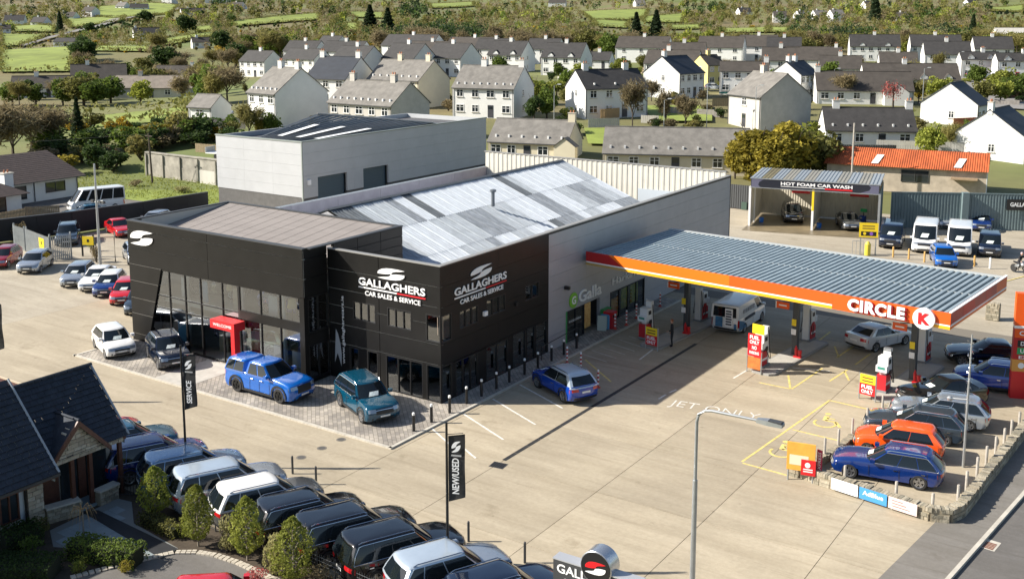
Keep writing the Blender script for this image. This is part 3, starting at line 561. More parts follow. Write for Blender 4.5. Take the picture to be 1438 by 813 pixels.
def build_type(key):
    s = SPEC[key]; L, W, H, r = s['L'], s['W'], s['H'], s['r']; hood, nose, belt, tail = s['hood'], s['nose'], s['belt'], s['tail']; van = s.get('van')
    xf = s['wb'] / 2 + (.06 if not van else .1); xr = xf - s['wb']; ra = r + .055; zs = .24; h = L / 2
    parts = []
    def add(name, me, parent=None, loc=(0, 0, 0), flip=False): parts.append((name, me, parent, loc, flip)); return len(parts) - 1
    front = [(h - .14, .25), (h - .03, .36), (h, .50), (h - .02, nose - .2), (h - .1, nose - .03), (h - .2, nose + .03)]
    hl = h - .2 - s['xw0']
    topf = [(h - .2 - hl * .3, lerp(nose + .03, hood, .5)), (h - .2 - hl * .65, lerp(nose + .03, hood, .84))]
    rear = [(-h + .09, tail), (-h + .03, tail - .2), (-h, .62), (-h + .03, .44), (-h + .12, .28)]
    def arch(cx):
        a0 = math.asin((zs - r) / ra); return [(cx + ra * math.cos(a), r + ra * math.sin(a)) for a in np.linspace(a0, math.pi - a0, 11)]
    low = [(-h + .3, zs)] + arch(xr)[::-1] + [(0, zs)] + arch(xf)[::-1] + [(h - .3, zs)]
    prof = low + front + topf + [(s['xw0'], hood), (lerp(s['xw0'], -h, .45), lerp(hood, tail, .5))] + rear
    ts = [-1, -.965, -.87, -.6, -.3, 0, .3, .6, .87, .965, 1]
    def epull(t): return float(np.interp(abs(t), [0, .3, .6, .87, .965, 1], [0, .005, .03, .11, .2, .31]))
    def tf(x, z, t):
        e = epull(t) * min(1, max(0, (abs(x) - (h - .75)) / .75)) ** 1.2
        dz = float(np.interp(abs(t), [0, .6, .87, .965, 1], [-.02, 0, .008, .03, .10])) if z > .62 else 0
        fy = 1 - .04 * max(0, (z - .6) / .45) ** 2 - .035 * max(0, (.45 - z) / .22) if abs(t) > .9 else 1
        return (x - math.copysign(e, x), t * W / 2 * fy, z - dz)
    n = len(prof); vs = [tf(x, z, t) for t in ts for x, z in prof]; fs = []
    for j in range(len(ts) - 1): fs += [(j * n + i, (j + 1) * n + i, (j + 1) * n + (i + 1) % n, j * n + (i + 1) % n) for i in range(n)]
    fs += [tuple(range(n)), tuple(range((len(ts)) * n - 1, (len(ts) - 1) * n - 1, -1))]
    add('body', MB().add(vs, fs).mesh('body', TRIM, 38))
    add('underbody', MB().box(-h + .35, h - .35, -W / 2 + .3, W / 2 - .3, .19, r * 2 + .12).mesh('underbody', TRIM))
    rw = s.get('rw', .735)
    def cabin(xw0, xw1, xr1, xr0, z0, z1, sw, screen=True, backw=True, nm='cabin'):
        def fx(q): return lerp(xw0 + .03, xw1, q)
        def rx(q): return lerp(xr0, xr1, q ** 1.15)
        def hw(q): return W / 2 * lerp(.955, rw, q ** 1.25)
        def zz(q): return lerp(z0, z1, q)
        us = [-1, -.82, -.42, 0, .42, .82, 1]; rings = []
        bf = lambda q, u: lerp(.30, .17, q) * (1 - abs(u) ** 2.6) - .12 * (1 if not van else .6); br = lambda q, u: (.13 if not van else .05) * (1 - abs(u) ** 3)
        def ring(q, sc=1., z=None, zc=None):
            f = [(fx(q) + bf(q, u) - .05, u * hw(q)) for u in us]; b = [(rx(q) - br(q, u), u * hw(q)) for u in us[::-1]]
            mids = [.25, .5, .75]
            p = f + [(lerp(f[-1][0], b[0][0], m), hw(q)) for m in mids] + b + [(lerp(b[-1][0], f[0][0], m), -hw(q)) for m in mids]
            cx = (fx(q) + rx(q)) / 2
            return [(cx + (x - cx) * sc, y * sc, z if z is not None else zz(q)) for x, y in p]
        for q in (0, .3, .65, .9, 1): rings.append(ring(q))
        rings.append(ring(1, .95, z1 + .03)); rings.append(ring(1, .8, z1 + .055)); rings.append(ring(1, .5, z1 + .07)); m = len(rings[0])
        vs = [v for rg in rings for v in rg] + [((fx(1) + rx(1)) / 2, 0, z1 + .075)]
        fs = [(i * m + k, i * m + (k + 1) % m, (i + 1) * m + (k + 1) % m, (i + 1) * m + k) for i in range(len(rings) - 1) for k in range(m)]
        fs += [((len(rings) - 1) * m + k, (len(rings) - 1) * m + (k + 1) % m, len(vs) - 1) for k in range(m)]
        cb = add(nm, MB().add(vs, fs).mesh('cabin', TRIM, 40))
        def patch(fn, us, qs):
            v = [fn(u, q) for q in qs for u in us]; k = len(us)
            return MB().add(v, [(i * k + j, i * k + j + 1, (i + 1) * k + j + 1, (i + 1) * k + j) for i in range(len(qs) - 1) for j in range(k - 1)])
        qs = [.12, .3, .55, .78, .93]
        for a, b in sw:
            for sd in (-1, 1):
                def fn(u, q): return (lerp(fx(q) - .05, rx(q), u), sd * (hw(q) + .012), zz(q))
                add('side_window', patch(fn, [a, (a + b) / 2, b], qs).mesh('sw', CARGLASS, True), cb)
        if screen:
            wsn = lambda u, q: (fx(q) + bf(q, u) - .05 + .014, u * hw(q), zz(q) + .006)
            add('windscreen', patch(wsn, list(np.linspace(-.9, .9, 7)), [-.03, .35, .65, .95]).mesh('ws', CARGLASS, True), cb)
            add('price_card', patch(lambda u, q: (wsn(u, q)[0] + .006, wsn(u + (q - .3) * .5, q)[1], wsn(u, q)[2] + .004), list(np.linspace(-.3, .3, 4)), [.2, .33, .46]).mesh('pc', CARD), cb)
        if backw:
            add('rear_window', patch(lambda u, q: (rx(q) - br(q, u) - .012, u * hw(q), zz(q) + .004), list(np.linspace(-.84, .84, 5)), [.14, .5, .88]).mesh('rw', CARGLASS, True), cb)
        if s.get('rails') and len(sw) > 2 and not s.get('bed'):
            for sd in (-1, 1):
                pts = [(u, .08) for u in np.linspace(.03, .97, 6)] + [(.975, .5), (.95, .93)] + [(u, .96) for u in np.linspace(.9, .05, 6)]
                add('window_trim', MB().tube([(lerp(fx(q) - .05, rx(q), u), sd * (hw(q) + .014), zz(q)) for u, q in pts], .015, 5).mesh('wtrim', CHROME), cb)
        if s.get('rails'):
            for sd in (-1, 1):
                y = sd * (hw(1) - .03); add('roof_rail', MB().tube([(fx(1) - .12, y, z1 + .02), (fx(1) - .25, y, z1 + .075), (rx(1) + .25, y, z1 + .075), (rx(1) + .1, y, z1 + .02)], .02, 6).mesh('rail', CHROME), cb)
        return cb
    cb = cabin(s['xw0'], s['xw1'], s['xr1'], s['xr0'], min(hood, belt) - .07, H - .065, s['sw'], backw=not s.get('bed'))
    if s.get('bed'): cabin(s['xr0'] - .06, s['xr0'] - .12, -h + .35, -h + .18, belt - .06, H - .1, [(.1, .55), (.58, .95)], screen=False, backw=True, nm='canopy_top')
    # surface patches on nose and tail
    fz = sorted(front + [(h - .2, nose + .03)], key=lambda q: q[1]); rz_ = sorted(rear, key=lambda q: q[1])
    def nosex(z): return float(np.interp(z, [q[1] for q in fz], [q[0] for q in fz]))
    def tailx(z): return float(np.interp(z, [q[1] for q in rz_], [q[0] for q in rz_]))
    def npatch(t0, t1, z0, z1, end, off=.014, nt_=5):
        v = []
        tt = list(np.linspace(t0, t1, nt_)); zq = list(np.linspace(z0, z1, 3))
        for z in zq:
            for t in tt:
                x, y, z2 = tf(nosex(z) if end > 0 else tailx(z), z, t); sg = 1 if end > 0 else -1
                v.append((x + off * sg, y * (1 + .008 * (abs(t) > .9)), z2))
        k = nt_; f = [(i * k + j, i * k + j + 1, (i + 1) * k + j + 1, (i + 1) * k + j) for i in range(2) for j in range(k - 1)]
        return MB().add(v, f)
    for sd in (-1, 1):
        add('headlight', npatch(sd * .5, sd * .99, nose - .2, nose - .03, 1).mesh('hl', HEADL, True))
        add('taillight', npatch(sd * (.5 if not van else .86), sd * .99, tail - (.28 if not van else .6), tail - .1, -1).mesh('tl', TAILL, True))
    add('grille', npatch(-.5, .5, nose - (.3 if not s.get('bed') else .42), nose - .05, 1, .013, 7).mesh('gr', TRIM)); add('air_intake', npatch(-.72, .72, .28, .42, 1, .012).mesh('ai', TRIM))
    add('number_plate', npatch(-.28, .28, .45, .54, 1, .022, 3).mesh('np', PLATE)); add('number_plate', npatch(-.28, .28, .66, .76, -1, .02, 3).mesh('np', PLATE))
    add('rear_bumper_trim', npatch(-.9, .9, .3, .45, -1, .012, 7).mesh('rb', TRIM)); None if s.get('bed') else add('grille_bar', npatch(-.5, .5, nose - .12, nose - .09, 1, .02).mesh('gb', CHROME))
    bw = W / 2
    for sd in (-1, 1):
        x0 = s['xw0'] - .28; y0 = sd * (bw - .03); z0 = belt + .02
        add('mirror', MB().box(x0 - .1, x0 + .1, min(y0, y0 + sd * .2), max(y0, y0 + sd * .2), z0, z0 + .15).mesh('mirror', TRIM))
        xs = [s['xw0'] - .12, lerp(s['xw0'], s['xr0'], .45)] + ([lerp(s['xw0'], s['xr0'], .82)] if not van else [])
        for x in xs: add('door_seam', MB().box(x - .009, x + .009, min(sd * bw, sd * (bw + .004)), max(sd * bw, sd * (bw + .004)), .34, belt - .16).mesh('seam', TRIM))
        for x in xs[1:]: add('door_handle', MB().box(x + .08, x + .25, min(sd * bw, sd * (bw + .025)), max(sd * bw, sd * (bw + .025)), belt - .24, belt - .2).mesh('handle', TRIM if van else CHROME))
        if s.get('clad'):
            add('sill_trim', MB().box(xr + ra + .03, xf - ra - .03, min(sd * bw, sd * (bw + .012)), max(sd * bw, sd * (bw + .012)), zs, zs + .13).mesh('sill', TRIM))
            for cx in (xf, xr):
                aa = arch(cx); a2 = [(cx + (x - cx) * (1.17 if not s.get('bed') else 1.24), r + (z - r) * (1.17 if not s.get('bed') else 1.24)) for x, z in aa]; y = sd * (bw + .022); v = [(x, y, z) for x, z in aa] + [(x, y, max(z, zs)) for x, z in a2]; k = len(aa)
                add('arch_trim', MB().add(v, [(i, i + 1, k + i + 1, k + i) for i in range(k - 1)]).mesh('arch', TRIM))
    # wheels
    wd = .24
    ty = MB().lathe([(r * .66, -wd / 2), (r * .93, -wd / 2), (r, -wd / 2 + .04), (r, wd / 2 - .04), (r * .93, wd / 2), (r * .66, wd / 2)], 22, Matrix.Rotation(R(-90), 4, 'X'), False).mesh('tyre', TYRE, 40)
    hub = MB().lathe([(r * .68, .02), (r * .68, wd / 2 - .05), (.05, wd / 2 - .05)], 20, Matrix.Rotation(R(-90), 4, 'X')).mesh('hub', RIMD)
    sp = MB()
    for k in range(5):
        M_ = Matrix.Rotation(2 * math.pi * k / 5, 4, 'Y')
        for dx in (-.03, .03): sp.box(dx - .02, dx + .02, wd / 2 - .045, wd / 2 - .015, .03, r * .66, M_)
    sp.lathe([(r * .58, wd / 2 - .06), (r * .62, wd / 2 - .015), (r * .7, wd / 2 - .005), (r * .7, wd / 2 - .06)], 20, Matrix.Rotation(R(-90), 4, 'X'), False)
    rim = sp.mesh('rim', RIM)
    for cx in (xf, xr):
        for sd in (-1, 1):
            wI = add('wheel', ty, None, (cx, sd * (W / 2 - wd / 2 + .005), r), sd < 0); add('brake_hub', hub, wI); add('rim', rim, wI)
    return parts
TYPES = {}
CARN = [0]
PAINTED = ('body', 'cabin', 'canopy_top', 'mirror')
def car(key, x, y, hdg, pm, label, group=None, roof=None, card=True, cat='car', name=None, z=0., rim=None, rails=True):
    if key not in TYPES: TYPES[key] = build_type(key)
    root = thing(name or {'van': 'parked_van', 'lwvan': 'parked_van', 'smallvan': 'parked_van', 'minibus': 'minibus', 'pickup': 'pickup_truck'}.get(key, 'parked_car'), label, cat, (x, y, z), R(hdg), group)
    made = []
    for nm, me, par, loc, flip in TYPES[key]:
        if (nm == 'price_card' and not card) or (nm == 'roof_rail' and not rails): made.append(None); continue
        o = link(nm, me, root if par is None else made[par], loc); made.append(o)
        if flip: o.rotation_euler = (0, 0, math.pi)
        if nm in PAINTED:
            o.material_slots[0].link = 'OBJECT'; o.material_slots[0].material = roof if (roof and nm == 'cabin') else pm
        if nm == 'rim' and rim: o.material_slots[0].link = 'OBJECT'; o.material_slots[0].material = rim
    return root
PT = dict(white=paint('white', (.74, .74, .73), 0), silver=paint('silver', (.40, .44, .49), .6), grey=paint('grey', (.16, .165, .17), .6), black=paint('black', (.004, .0045, .006), 0, .12),
          dblue=paint('dark_blue', (.004, .026, .15), .1, .15), blue=paint('blue', (.004, .045, .33), .1, .15), rblue=paint('ranger_blue', (.003, .11, .46), .1, .18), teal=paint('teal', (.002, .06, .11), .1, .15),
          red=paint('red', (.55, .012, .018), .1), orange=paint('orange', (.8, .09, .008), 0, .2), lblue=paint('ice_blue', (.15, .27, .43), .5), slate=paint('slate', (.04, .06, .085), .4, .18), dred=paint('dark_red', (.28, .01, .02), .3), navy=paint('navy', (.006, .012, .03), .1, .12), roofw=paint('pale_roof', (.5, .58, .66), .4))
DEALER = 'cars parked in the dealer row behind the garden'
# dealer row along the garden (rear to the garden, noses to the yard)
for i, (x, y, key, pm, lb, kw) in enumerate((
    (-10.3, -13.3, 'hatch', 'red', 'red hatchback with only its nose showing past the slate roof', {}),
    (-7.9, -13.45, 'suv', 'teal', 'dark teal car half hidden by the slate roof corner', {}),
    (-5.45, -13.75, 'suv', 'dblue', 'deep blue SUV parked right beside the stone bungalow', {}),
    (-3.05, -13.65, 'suv', 'lblue', 'light blue SUV with dark roof panel, next to the deep blue one', {}),
    (-.55, -13.85, 'bigsuv', 'silver', 'silver blue SUV between the light blue and the white SUV', {'roof': 'roofw'}),
    (1.85, -13.9, 'suv', 'grey', 'SUV with bright white roof behind the clipped trees', {'roof': 'white'}),
    (4.25, -14.0, 'suv', 'black', 'black SUV with silver roof rails next to the white roofed one', {}),
    (6.65, -14.0, 'bigsuv', 'black', 'black SUV in the middle of three black ones in the dealer row', {}),
    (9.0, -14.05, 'bigsuv', 'black', 'black SUV with brownish sheen parked beside the light silver SUV', {}),
    (11.4, -14.25, 'suv', 'silver', 'light silver blue SUV parked by the new and used banner pole', {'roof': 'roofw'}),
    (13.85, -14.4, 'suv', 'navy', 'dark navy SUV cut off by the bottom edge of the picture', {}))):
    kw = {k: PT[v] for k, v in kw.items()}
    car(key, x, y, 64, PT[pm], lb, DEALER, card=False, **kw)
# cars on the paved apron
car('hatch', -22.05, -4.05, -21, PT['white'], 'white hatchback on the paving at the far left of the showroom', z=.05)
car('crossover', -17.75, -3.45, -25, PT['navy'], 'dark navy hatchback parked before the showroom glass', z=.05)
car('pickup', -8.75, -3.85, 0, PT['rblue'], 'bright blue pickup truck with hard canopy and black grille on the paving', cat='pickup', z=.05, rim=RIMD, card=False, rails=False)
car('suv', -2.6, -2.95, -24, PT['teal'], 'teal SUV with price card parked below the showroom name', z=.05)
car('crossover', 4.4, 5.15, 154, PT['blue'], 'blue crossover with pale roof parked by the red and white bollards', roof=PT['roofw'], card=False)
# right hand sales rows
SALES = 'cars for sale inside the low stone wall'
car('estate', 21.75, 4.05, 189.5, PT['dblue'], 'dark blue estate car with silver wheels nearest the stone wall', SALES)
car('hatch', 21.5, 7.0, 190, PT['orange'], 'bright orange hatchback in the sales row', SALES)
car('estate', 21.6, 9.6, 190, PT['slate'], 'slate blue estate car between the orange and the silver one', SALES)
car('estate', 22.2, 12.1, 190, PT['silver'], 'silver estate car behind the slate blue one', SALES)
car('saloon', 21.7, 14.9, 222, PT['black'], 'black car with price card turned across the end of the row', SALES)
car('crossover', 23.6, 18.9, 190, PT['blue'], 'deep blue car beside the tall red price totem', SALES, card=False)
car('saloon', 22.4, 23.3, 200, PT['black'], 'black car in the shade past the canopy end', SALES, card=False)
# forecourt
vn = car('van', 7.35, 22.6, 91, PT['white'], 'white van with blue graphics at the middle of the fuel pumps', card=False, cat='van')
VBL = mat('van_blue', (.05, .16, .30), .4, var=.4, scale=3); VDK = mat('van_print', (.03, .04, .06), .5)
for a in ((-2.64, -2.605, .12, .6, .5, 1.15), (-2.64, -2.606, -.82, -.66, .45, .8)): bx('graphic', VBL, vn, *a)
bx('rear_placard', SIGNW, vn, -2.655, -2.6, -.55, -.05, .6, 1.75)
for k in range(6): bx('print_line', VDK, vn, -2.66, -2.656, -.5 + .03 * (k % 2), -.1, .68 + k * .17, .78 + k * .17)
MB().add([(-2.5, -.985, .35), (-1.2, -.985, .35), (-1.6, -.985, .75), (-2.5, -.985, 1.05)], [(0, 1, 2, 3)]).build('graphic', VBL, vn)
bx('graphic', VDK, vn, -1.5, .3, -.99, -.983, .8, 1.0)
for k in range(5): bx('print_line', mat('van_grey', (.3, .32, .36), .5), vn, -1.7 + k * .42, -1.4 + k * .42, -.955, -.93, 1.3, 1.55)
car('saloon', 16.2, 23.3, 66, paint('pearl', (.6, .61, .62), .1), 'silver white saloon standing under the canopy behind the pumps', card=False)
# far yard by the green fence
p = G(1249, 350); car('van', p[0] - .4, p[1] + 2.4, -80, PT['navy'], 'dark van with roof bars by the yellow sign, first in the van row', 'vans for sale by the fence', cat='van')
p = G(1297, 357); car('lwvan', p[0] - .5, p[1] + 2.7, -80, PT['white'], 'tall white van beside the dark van', 'vans for sale by the fence', cat='van')
p = G(1346, 361); car('lwvan', p[0] - .5, p[1] + 2.7, -80, PT['white'], 'white van with a roof hatch between the tall van and the navy van', 'vans for sale by the fence', cat='van')
p = G(1389, 363); car('smallvan', p[0] - .4, p[1] + 2.2, -80, PT['navy'], 'small navy van at the right end of the van row', 'vans for sale by the fence', cat='van')
p = G(1288, 318); car('hatch', p[0] - .3, p[1] + 1.2, -78, PT['blue'], 'blue car in the shadow by the green fence', None)
p = G(1329, 322); car('saloon', p[0] - .3, p[1] + 1.9, -78, PT['silver'], 'pale grey car behind the white vans')
p = G(1376, 326); car('crossover', p[0] - .3, p[1] + 1.9, -78, PT['dblue'], 'dark blue car behind the small navy van')
p = G(1322, 372); car('hatch', p[0], p[1] + .6, -70, PT['rblue'], 'small bright blue hatchback just above the canopy edge', card=False)
p = G(1107, 312); car('suv', p[0] - .1, p[1] + 1.4, -66, PT['black'], 'black car standing in the left wash bay', card=False)
p = G(1188, 324); car('saloon', p[0] - .3, p[1] + 1.8, -62, PT['grey'], 'grey saloon standing in the right wash bay', card=False)
# left yard
LEFT = 'used cars in the left yard'
car('hatch', -45.9, 5.7, -52, PT['silver'], 'silver hatchback alone before the palisade gate', LEFT, card=False)
car('hatch', -49.6, 5.2, -52, PT['dred'], 'dark red car cut by the left picture edge', LEFT, card=False)
car('suv', -53.2, 13.4, -37, PT['slate'], 'dark slate SUV behind the palisade gate', LEFT, card=False)
car('saloon', -52.4, 18.3, -20, PT['red'], 'bright red saloon by the black wall', LEFT, card=False)
car('hatch', -41.8, 12.2, -28, PT['silver'], 'pale silver hatchback beside the tall lamp pole', LEFT, card=False)
car('hatch', -39.1, 5.0, -50, PT['silver'], 'silver grey hatchback at the left end of the angled row', LEFT)
car('saloon', -36.9, 5.2, -50, PT['white'], 'white saloon in the angled row', LEFT)
car('hatch', -34.6, 4.6, -48, PT['dblue'], 'blue hatchback with white roof in the angled row', LEFT, roof=PT['white'])
car('hatch', -31.7, 3.9, -46, PT['red'], 'red hatchback in the angled row by the showroom corner', LEFT)
car('hatch', -28.7, 2.9, -46, PT['slate'], 'dark grey car half hidden behind the showroom corner', LEFT)
car('saloon', -58.5, 6.2, -40, PT['black'], 'black car beyond the dark red one at the left edge', LEFT, card=False)
p = G(205, 300, 1.4); car('hatch', p[0], p[1] + 1, -70, PT['silver'], 'pale car top showing over the showroom parapet', LEFT, card=False)
car('minibus', -65.2, 24.6, 250, PT['white'], 'white minibus parked behind the black wall', card=False, cat='minibus')
car('saloon', -62.2, 21.2, 245, PT['teal'], 'dark teal car in front of the white minibus', card=False)
# in the showroom
SH = 'cars displayed inside the showroom'
car('saloon', -18.3, 1.2, 12, PT['black'], 'dark car displayed on the upper floor at the left', SH, z=2.98, card=False)
car('hatch', -11.7, .8, 8, PT['blue'], 'blue car displayed on the upper floor at the right', SH, z=2.98, card=False)
car('saloon', -17.6, 1.4, -30, PT['dblue'], 'dark blue car inside on the ground floor', SH, z=.08, card=False)
car('crossover', -14.3, .9, 190, paint('sage', (.42, .5, .36), .3), 'pale green car inside behind the welcome portal', SH, z=.08, card=False)
p = G(312, 872); car('hatch', p[0], p[1], 40, PT['red'], 'red car whose roof just shows at the bottom edge', card=False)
# ================================================================ fuel canopy
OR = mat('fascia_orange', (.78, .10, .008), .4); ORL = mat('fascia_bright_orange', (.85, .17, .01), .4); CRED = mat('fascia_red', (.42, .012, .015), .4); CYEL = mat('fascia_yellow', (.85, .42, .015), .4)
DRED = mat('fascia_dark_red', (.33, .03, .03), .4)
CSHEET = mat('canopy_sheet', (.25, .31, .345), .5, .1, var=.12, scale=1.2); CDARK = mat('canopy_valley', (.035, .045, .055), .6)
can = thing('fuel_canopy', 'long fuel station canopy with orange fascia and ribbed grey roof', 'canopy', (.3, 14.5, 0), R(-5.6))
CL_, CW = 22.2, 10.0; FZ0, FZ1 = 4.74, 5.58
bx('soffit', mat('soffit_white', (.6, .6, .58), .6), can, .12, CL_ - .12, .12, CW - .12, 4.78, 4.86)
bx('roof_deck', CDARK, can, .12, CL_ - .12, .12, CW - .12, 5.3, 5.38)
rib = MB().add([(0, 0, 0), (.02, 0, .1), (.2, 0, .1), (.22, 0, 0), (0, 4.82, 0), (.02, 4.82, .1), (.2, 4.82, .1), (.22, 4.82, 0)], [(0, 1, 5, 4), (1, 2, 6, 5), (2, 3, 7, 6), (0, 3, 2, 1), (4, 5, 6, 7)]).mesh('rib', CSHEET)
for k in range(60):
    for v0 in (.15, 5.03): link('roof_rib', rib, can, (.15 + k * .365, v0, 5.382))
bx('ridge_flashing', mat('flashing', (.3, .33, .34), .5), can, .15, CL_ - .15, 4.97, 5.03, 5.381, 5.46)
bx('eaves_flashing', mat('flashing_grey', (.42, .44, .43), .5), can, 0, CL_ - .1, CW - .12, CW + .25, 5.3, 5.5)
# fascia boards, front
def fpoly(name, m, pts, y=0., th=.1, par=can):
    n = len(pts); MB().add([(x, y, z) for x, z in pts] + [(x, y + th, z) for x, z in pts], [tuple(range(n)), tuple(range(2 * n - 1, n - 1, -1))] + [(i, n + i, n + (i + 1) % n, (i + 1) % n) for i in range(n)]).build(name, m, par)
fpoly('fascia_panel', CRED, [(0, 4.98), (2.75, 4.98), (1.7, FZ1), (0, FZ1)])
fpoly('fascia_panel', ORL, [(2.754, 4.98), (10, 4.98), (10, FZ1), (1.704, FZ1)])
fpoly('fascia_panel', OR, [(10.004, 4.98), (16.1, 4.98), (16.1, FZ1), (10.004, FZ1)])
fpoly('fascia_panel', OR, [(16.104, FZ0), (CL_, FZ0), (CL_, FZ1), (16.104, FZ1)])
fpoly('fascia_stripe', SIGNW, [(0, 4.9), (16.1, 4.9), (16.1, 4.977), (0, 4.977)])
fpoly('fascia_stripe', CYEL, [(2.9, FZ0), (16.1, FZ0), (16.1, 4.897), (3.1, 4.897)]); fpoly('fascia_stripe', mat('fascia_yellow_shaded', (.45, .3, .1), .5), [(0, FZ0), (2.895, FZ0), (3.095, 4.897), (0, 4.897)])  # band end nearest the wall is duller, its shade put into the colour
fpoly('fascia_stripe', CYEL, [(21.2, 4.742), (CL_, 4.742), (CL_, 4.9), (21.1, 4.9)], y=-.006, th=.004); fpoly('fascia_stripe', SIGNW, [(21.1, 4.902), (CL_, 4.902), (CL_, 4.97), (21.05, 4.97)], y=-.006, th=.004)
bx('fascia_panel', DARK, can, 0, .1, .102, CW, FZ0, 5.36)
for k in range(5): bx('fascia_panel', (OR if k == 4 else CRED if k % 2 else DRED), can, CL_ - .1, CL_ + .002 * (k % 2), .102 + k * 1.98, .102 + k * 1.98 + 1.975, 4.98, FZ1)
bx('fascia_stripe', SIGNW, can, CL_ - .1, CL_ + .004, .102, CW, 4.87, 4.978); bx('fascia_stripe', ORL, can, CL_ - .1, CL_ + .004, .102, CW, FZ0, 4.868); bx('coping', SIGNW, can, CL_ - .13, CL_ + .02, .1, CW + .1, FZ1 + .002, FZ1 + .04)
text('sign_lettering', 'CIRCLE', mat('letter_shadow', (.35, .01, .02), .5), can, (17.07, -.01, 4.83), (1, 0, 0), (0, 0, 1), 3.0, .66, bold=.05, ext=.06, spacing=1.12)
text('sign_lettering', 'CIRCLE', SIGNW, can, (17.0, -.14, 4.86), (1, 0, 0), (0, 0, 1), 3.0, .66, bold=.05, ext=.01, spacing=1.12)
MB().lathe([(.55, 0), (.55, .16), (.5, .17)], 32, Matrix.Translation((20.95, -.0, 5.12)) @ Matrix.Rotation(R(90), 4, 'X')).build('round_logo', SIGNW, can)
text('logo_lettering', 'K', RED, can, (20.68, -.18, 4.82), (1, 0, 0), (0, 0, 1), .6, .6, bold=.06, ext=.006)
COLM = mat('column_charcoal', (.06, .065, .07), .5)
def at_can(u, v): c, s_ = math.cos(R(-5.6)), math.sin(R(-5.6)); return (.3 + c * u - s_ * v, 14.5 + s_ * u + c * v)
for i, u in enumerate((4.45, 11.9, 18.9)):
    MB().box(u - .16, u + .16, 4.85, 5.17, .12, 4.78).build('column', COLM, can)
CREAMC = mat('island_concrete', (.42, .40, .36), .8, var=.1, scale=2)
PUMPW = mat('pump_white', (.68, .69, .69), .4); PUMPR = mat('pump_red', (.5, .02, .03), .4); PUMPG = mat('pump_grey', (.2, .21, .22), .5)
def make_pump():
    r_ = bpy.data.objects.new('fuel_pump', None); C.objects.link(r_)
    bx('base', PUMPG, r_, -.3, .3, -.5, .5, 0, .12); bx('cabinet', PUMPR, r_, -.26, .26, -.46, .2, .12, .95); bx('cabinet_trim', SIGNW, r_, -.262, .262, -.44, .18, .42, .55)
    bx('head', PUMPW, r_, -.28, .28, -.34, .2, 1.12, 1.95); bx('neck', PUMPW, r_, -.16, .16, -.3, .2, .95, 1.12); bx('card_reader', PUMPW, r_, -.3, .3, -.56, -.345, 1.15, 1.5)
    bx('display', BLACKM, r_, -.292, .292, -.2, .1, 1.55, 1.8); bx('sticker', mat('sticker_green', (.05, .25, .2), .5), r_, -.2, .2, -.565, -.561, 1.3, 1.44)
    bx('mast', PUMPW, r_, -.2, .2, .22, .5, .12, 2.3); bx('mast_edge', PUMPG, r_, -.205, .205, .3, .34, .12, 2.28)
    for s_ in (-1, 1):
        bx('nozzle', mat('nozzle_%d' % (s_ > 0), (.02, .02, .02) if s_ > 0 else (.4, .02, .02), .5), r_, s_ * .3 - .05, s_ * .3 + .05, -.1, .12, .98, 1.2)
        MB().tube([(s_ * .3, 0, .98), (s_ * .42, .15, .5), (s_ * .42, .3, .45), (s_ * .28, .38, 1.2), (s_ * .21, .4, 2.1)], .025, 6).build('hose', BLACKM, r_)
    return r_
pump0 = make_pump()
PSP = [(3.7, 16.3, 'front one nearest the shop, in shade'), (4.95, 21.9, 'rear one nearest the shop'), (11.75, 15.1, 'front one on the middle island'), (12.35, 21.6, 'rear one on the middle island'), (18.75, 14.9, 'front one on the outer island, in sun'), (19.35, 21.3, 'rear one below the round logo')]
for i, (x, y, lb) in enumerate(PSP):
    o = pump0 if i == 0 else copy_tree(pump0)
    o.location = (x, y, .12); o.rotation_euler = (0, 0, R(-5.6)) if i % 2 == 0 else (0, 0, R(174.4)); tag(o, 'white and red fuel pump, ' + lb, 'fuel pump', 'fuel pumps on the forecourt')
ISL = mat('island_kerb', (.3, .29, .27), .8)
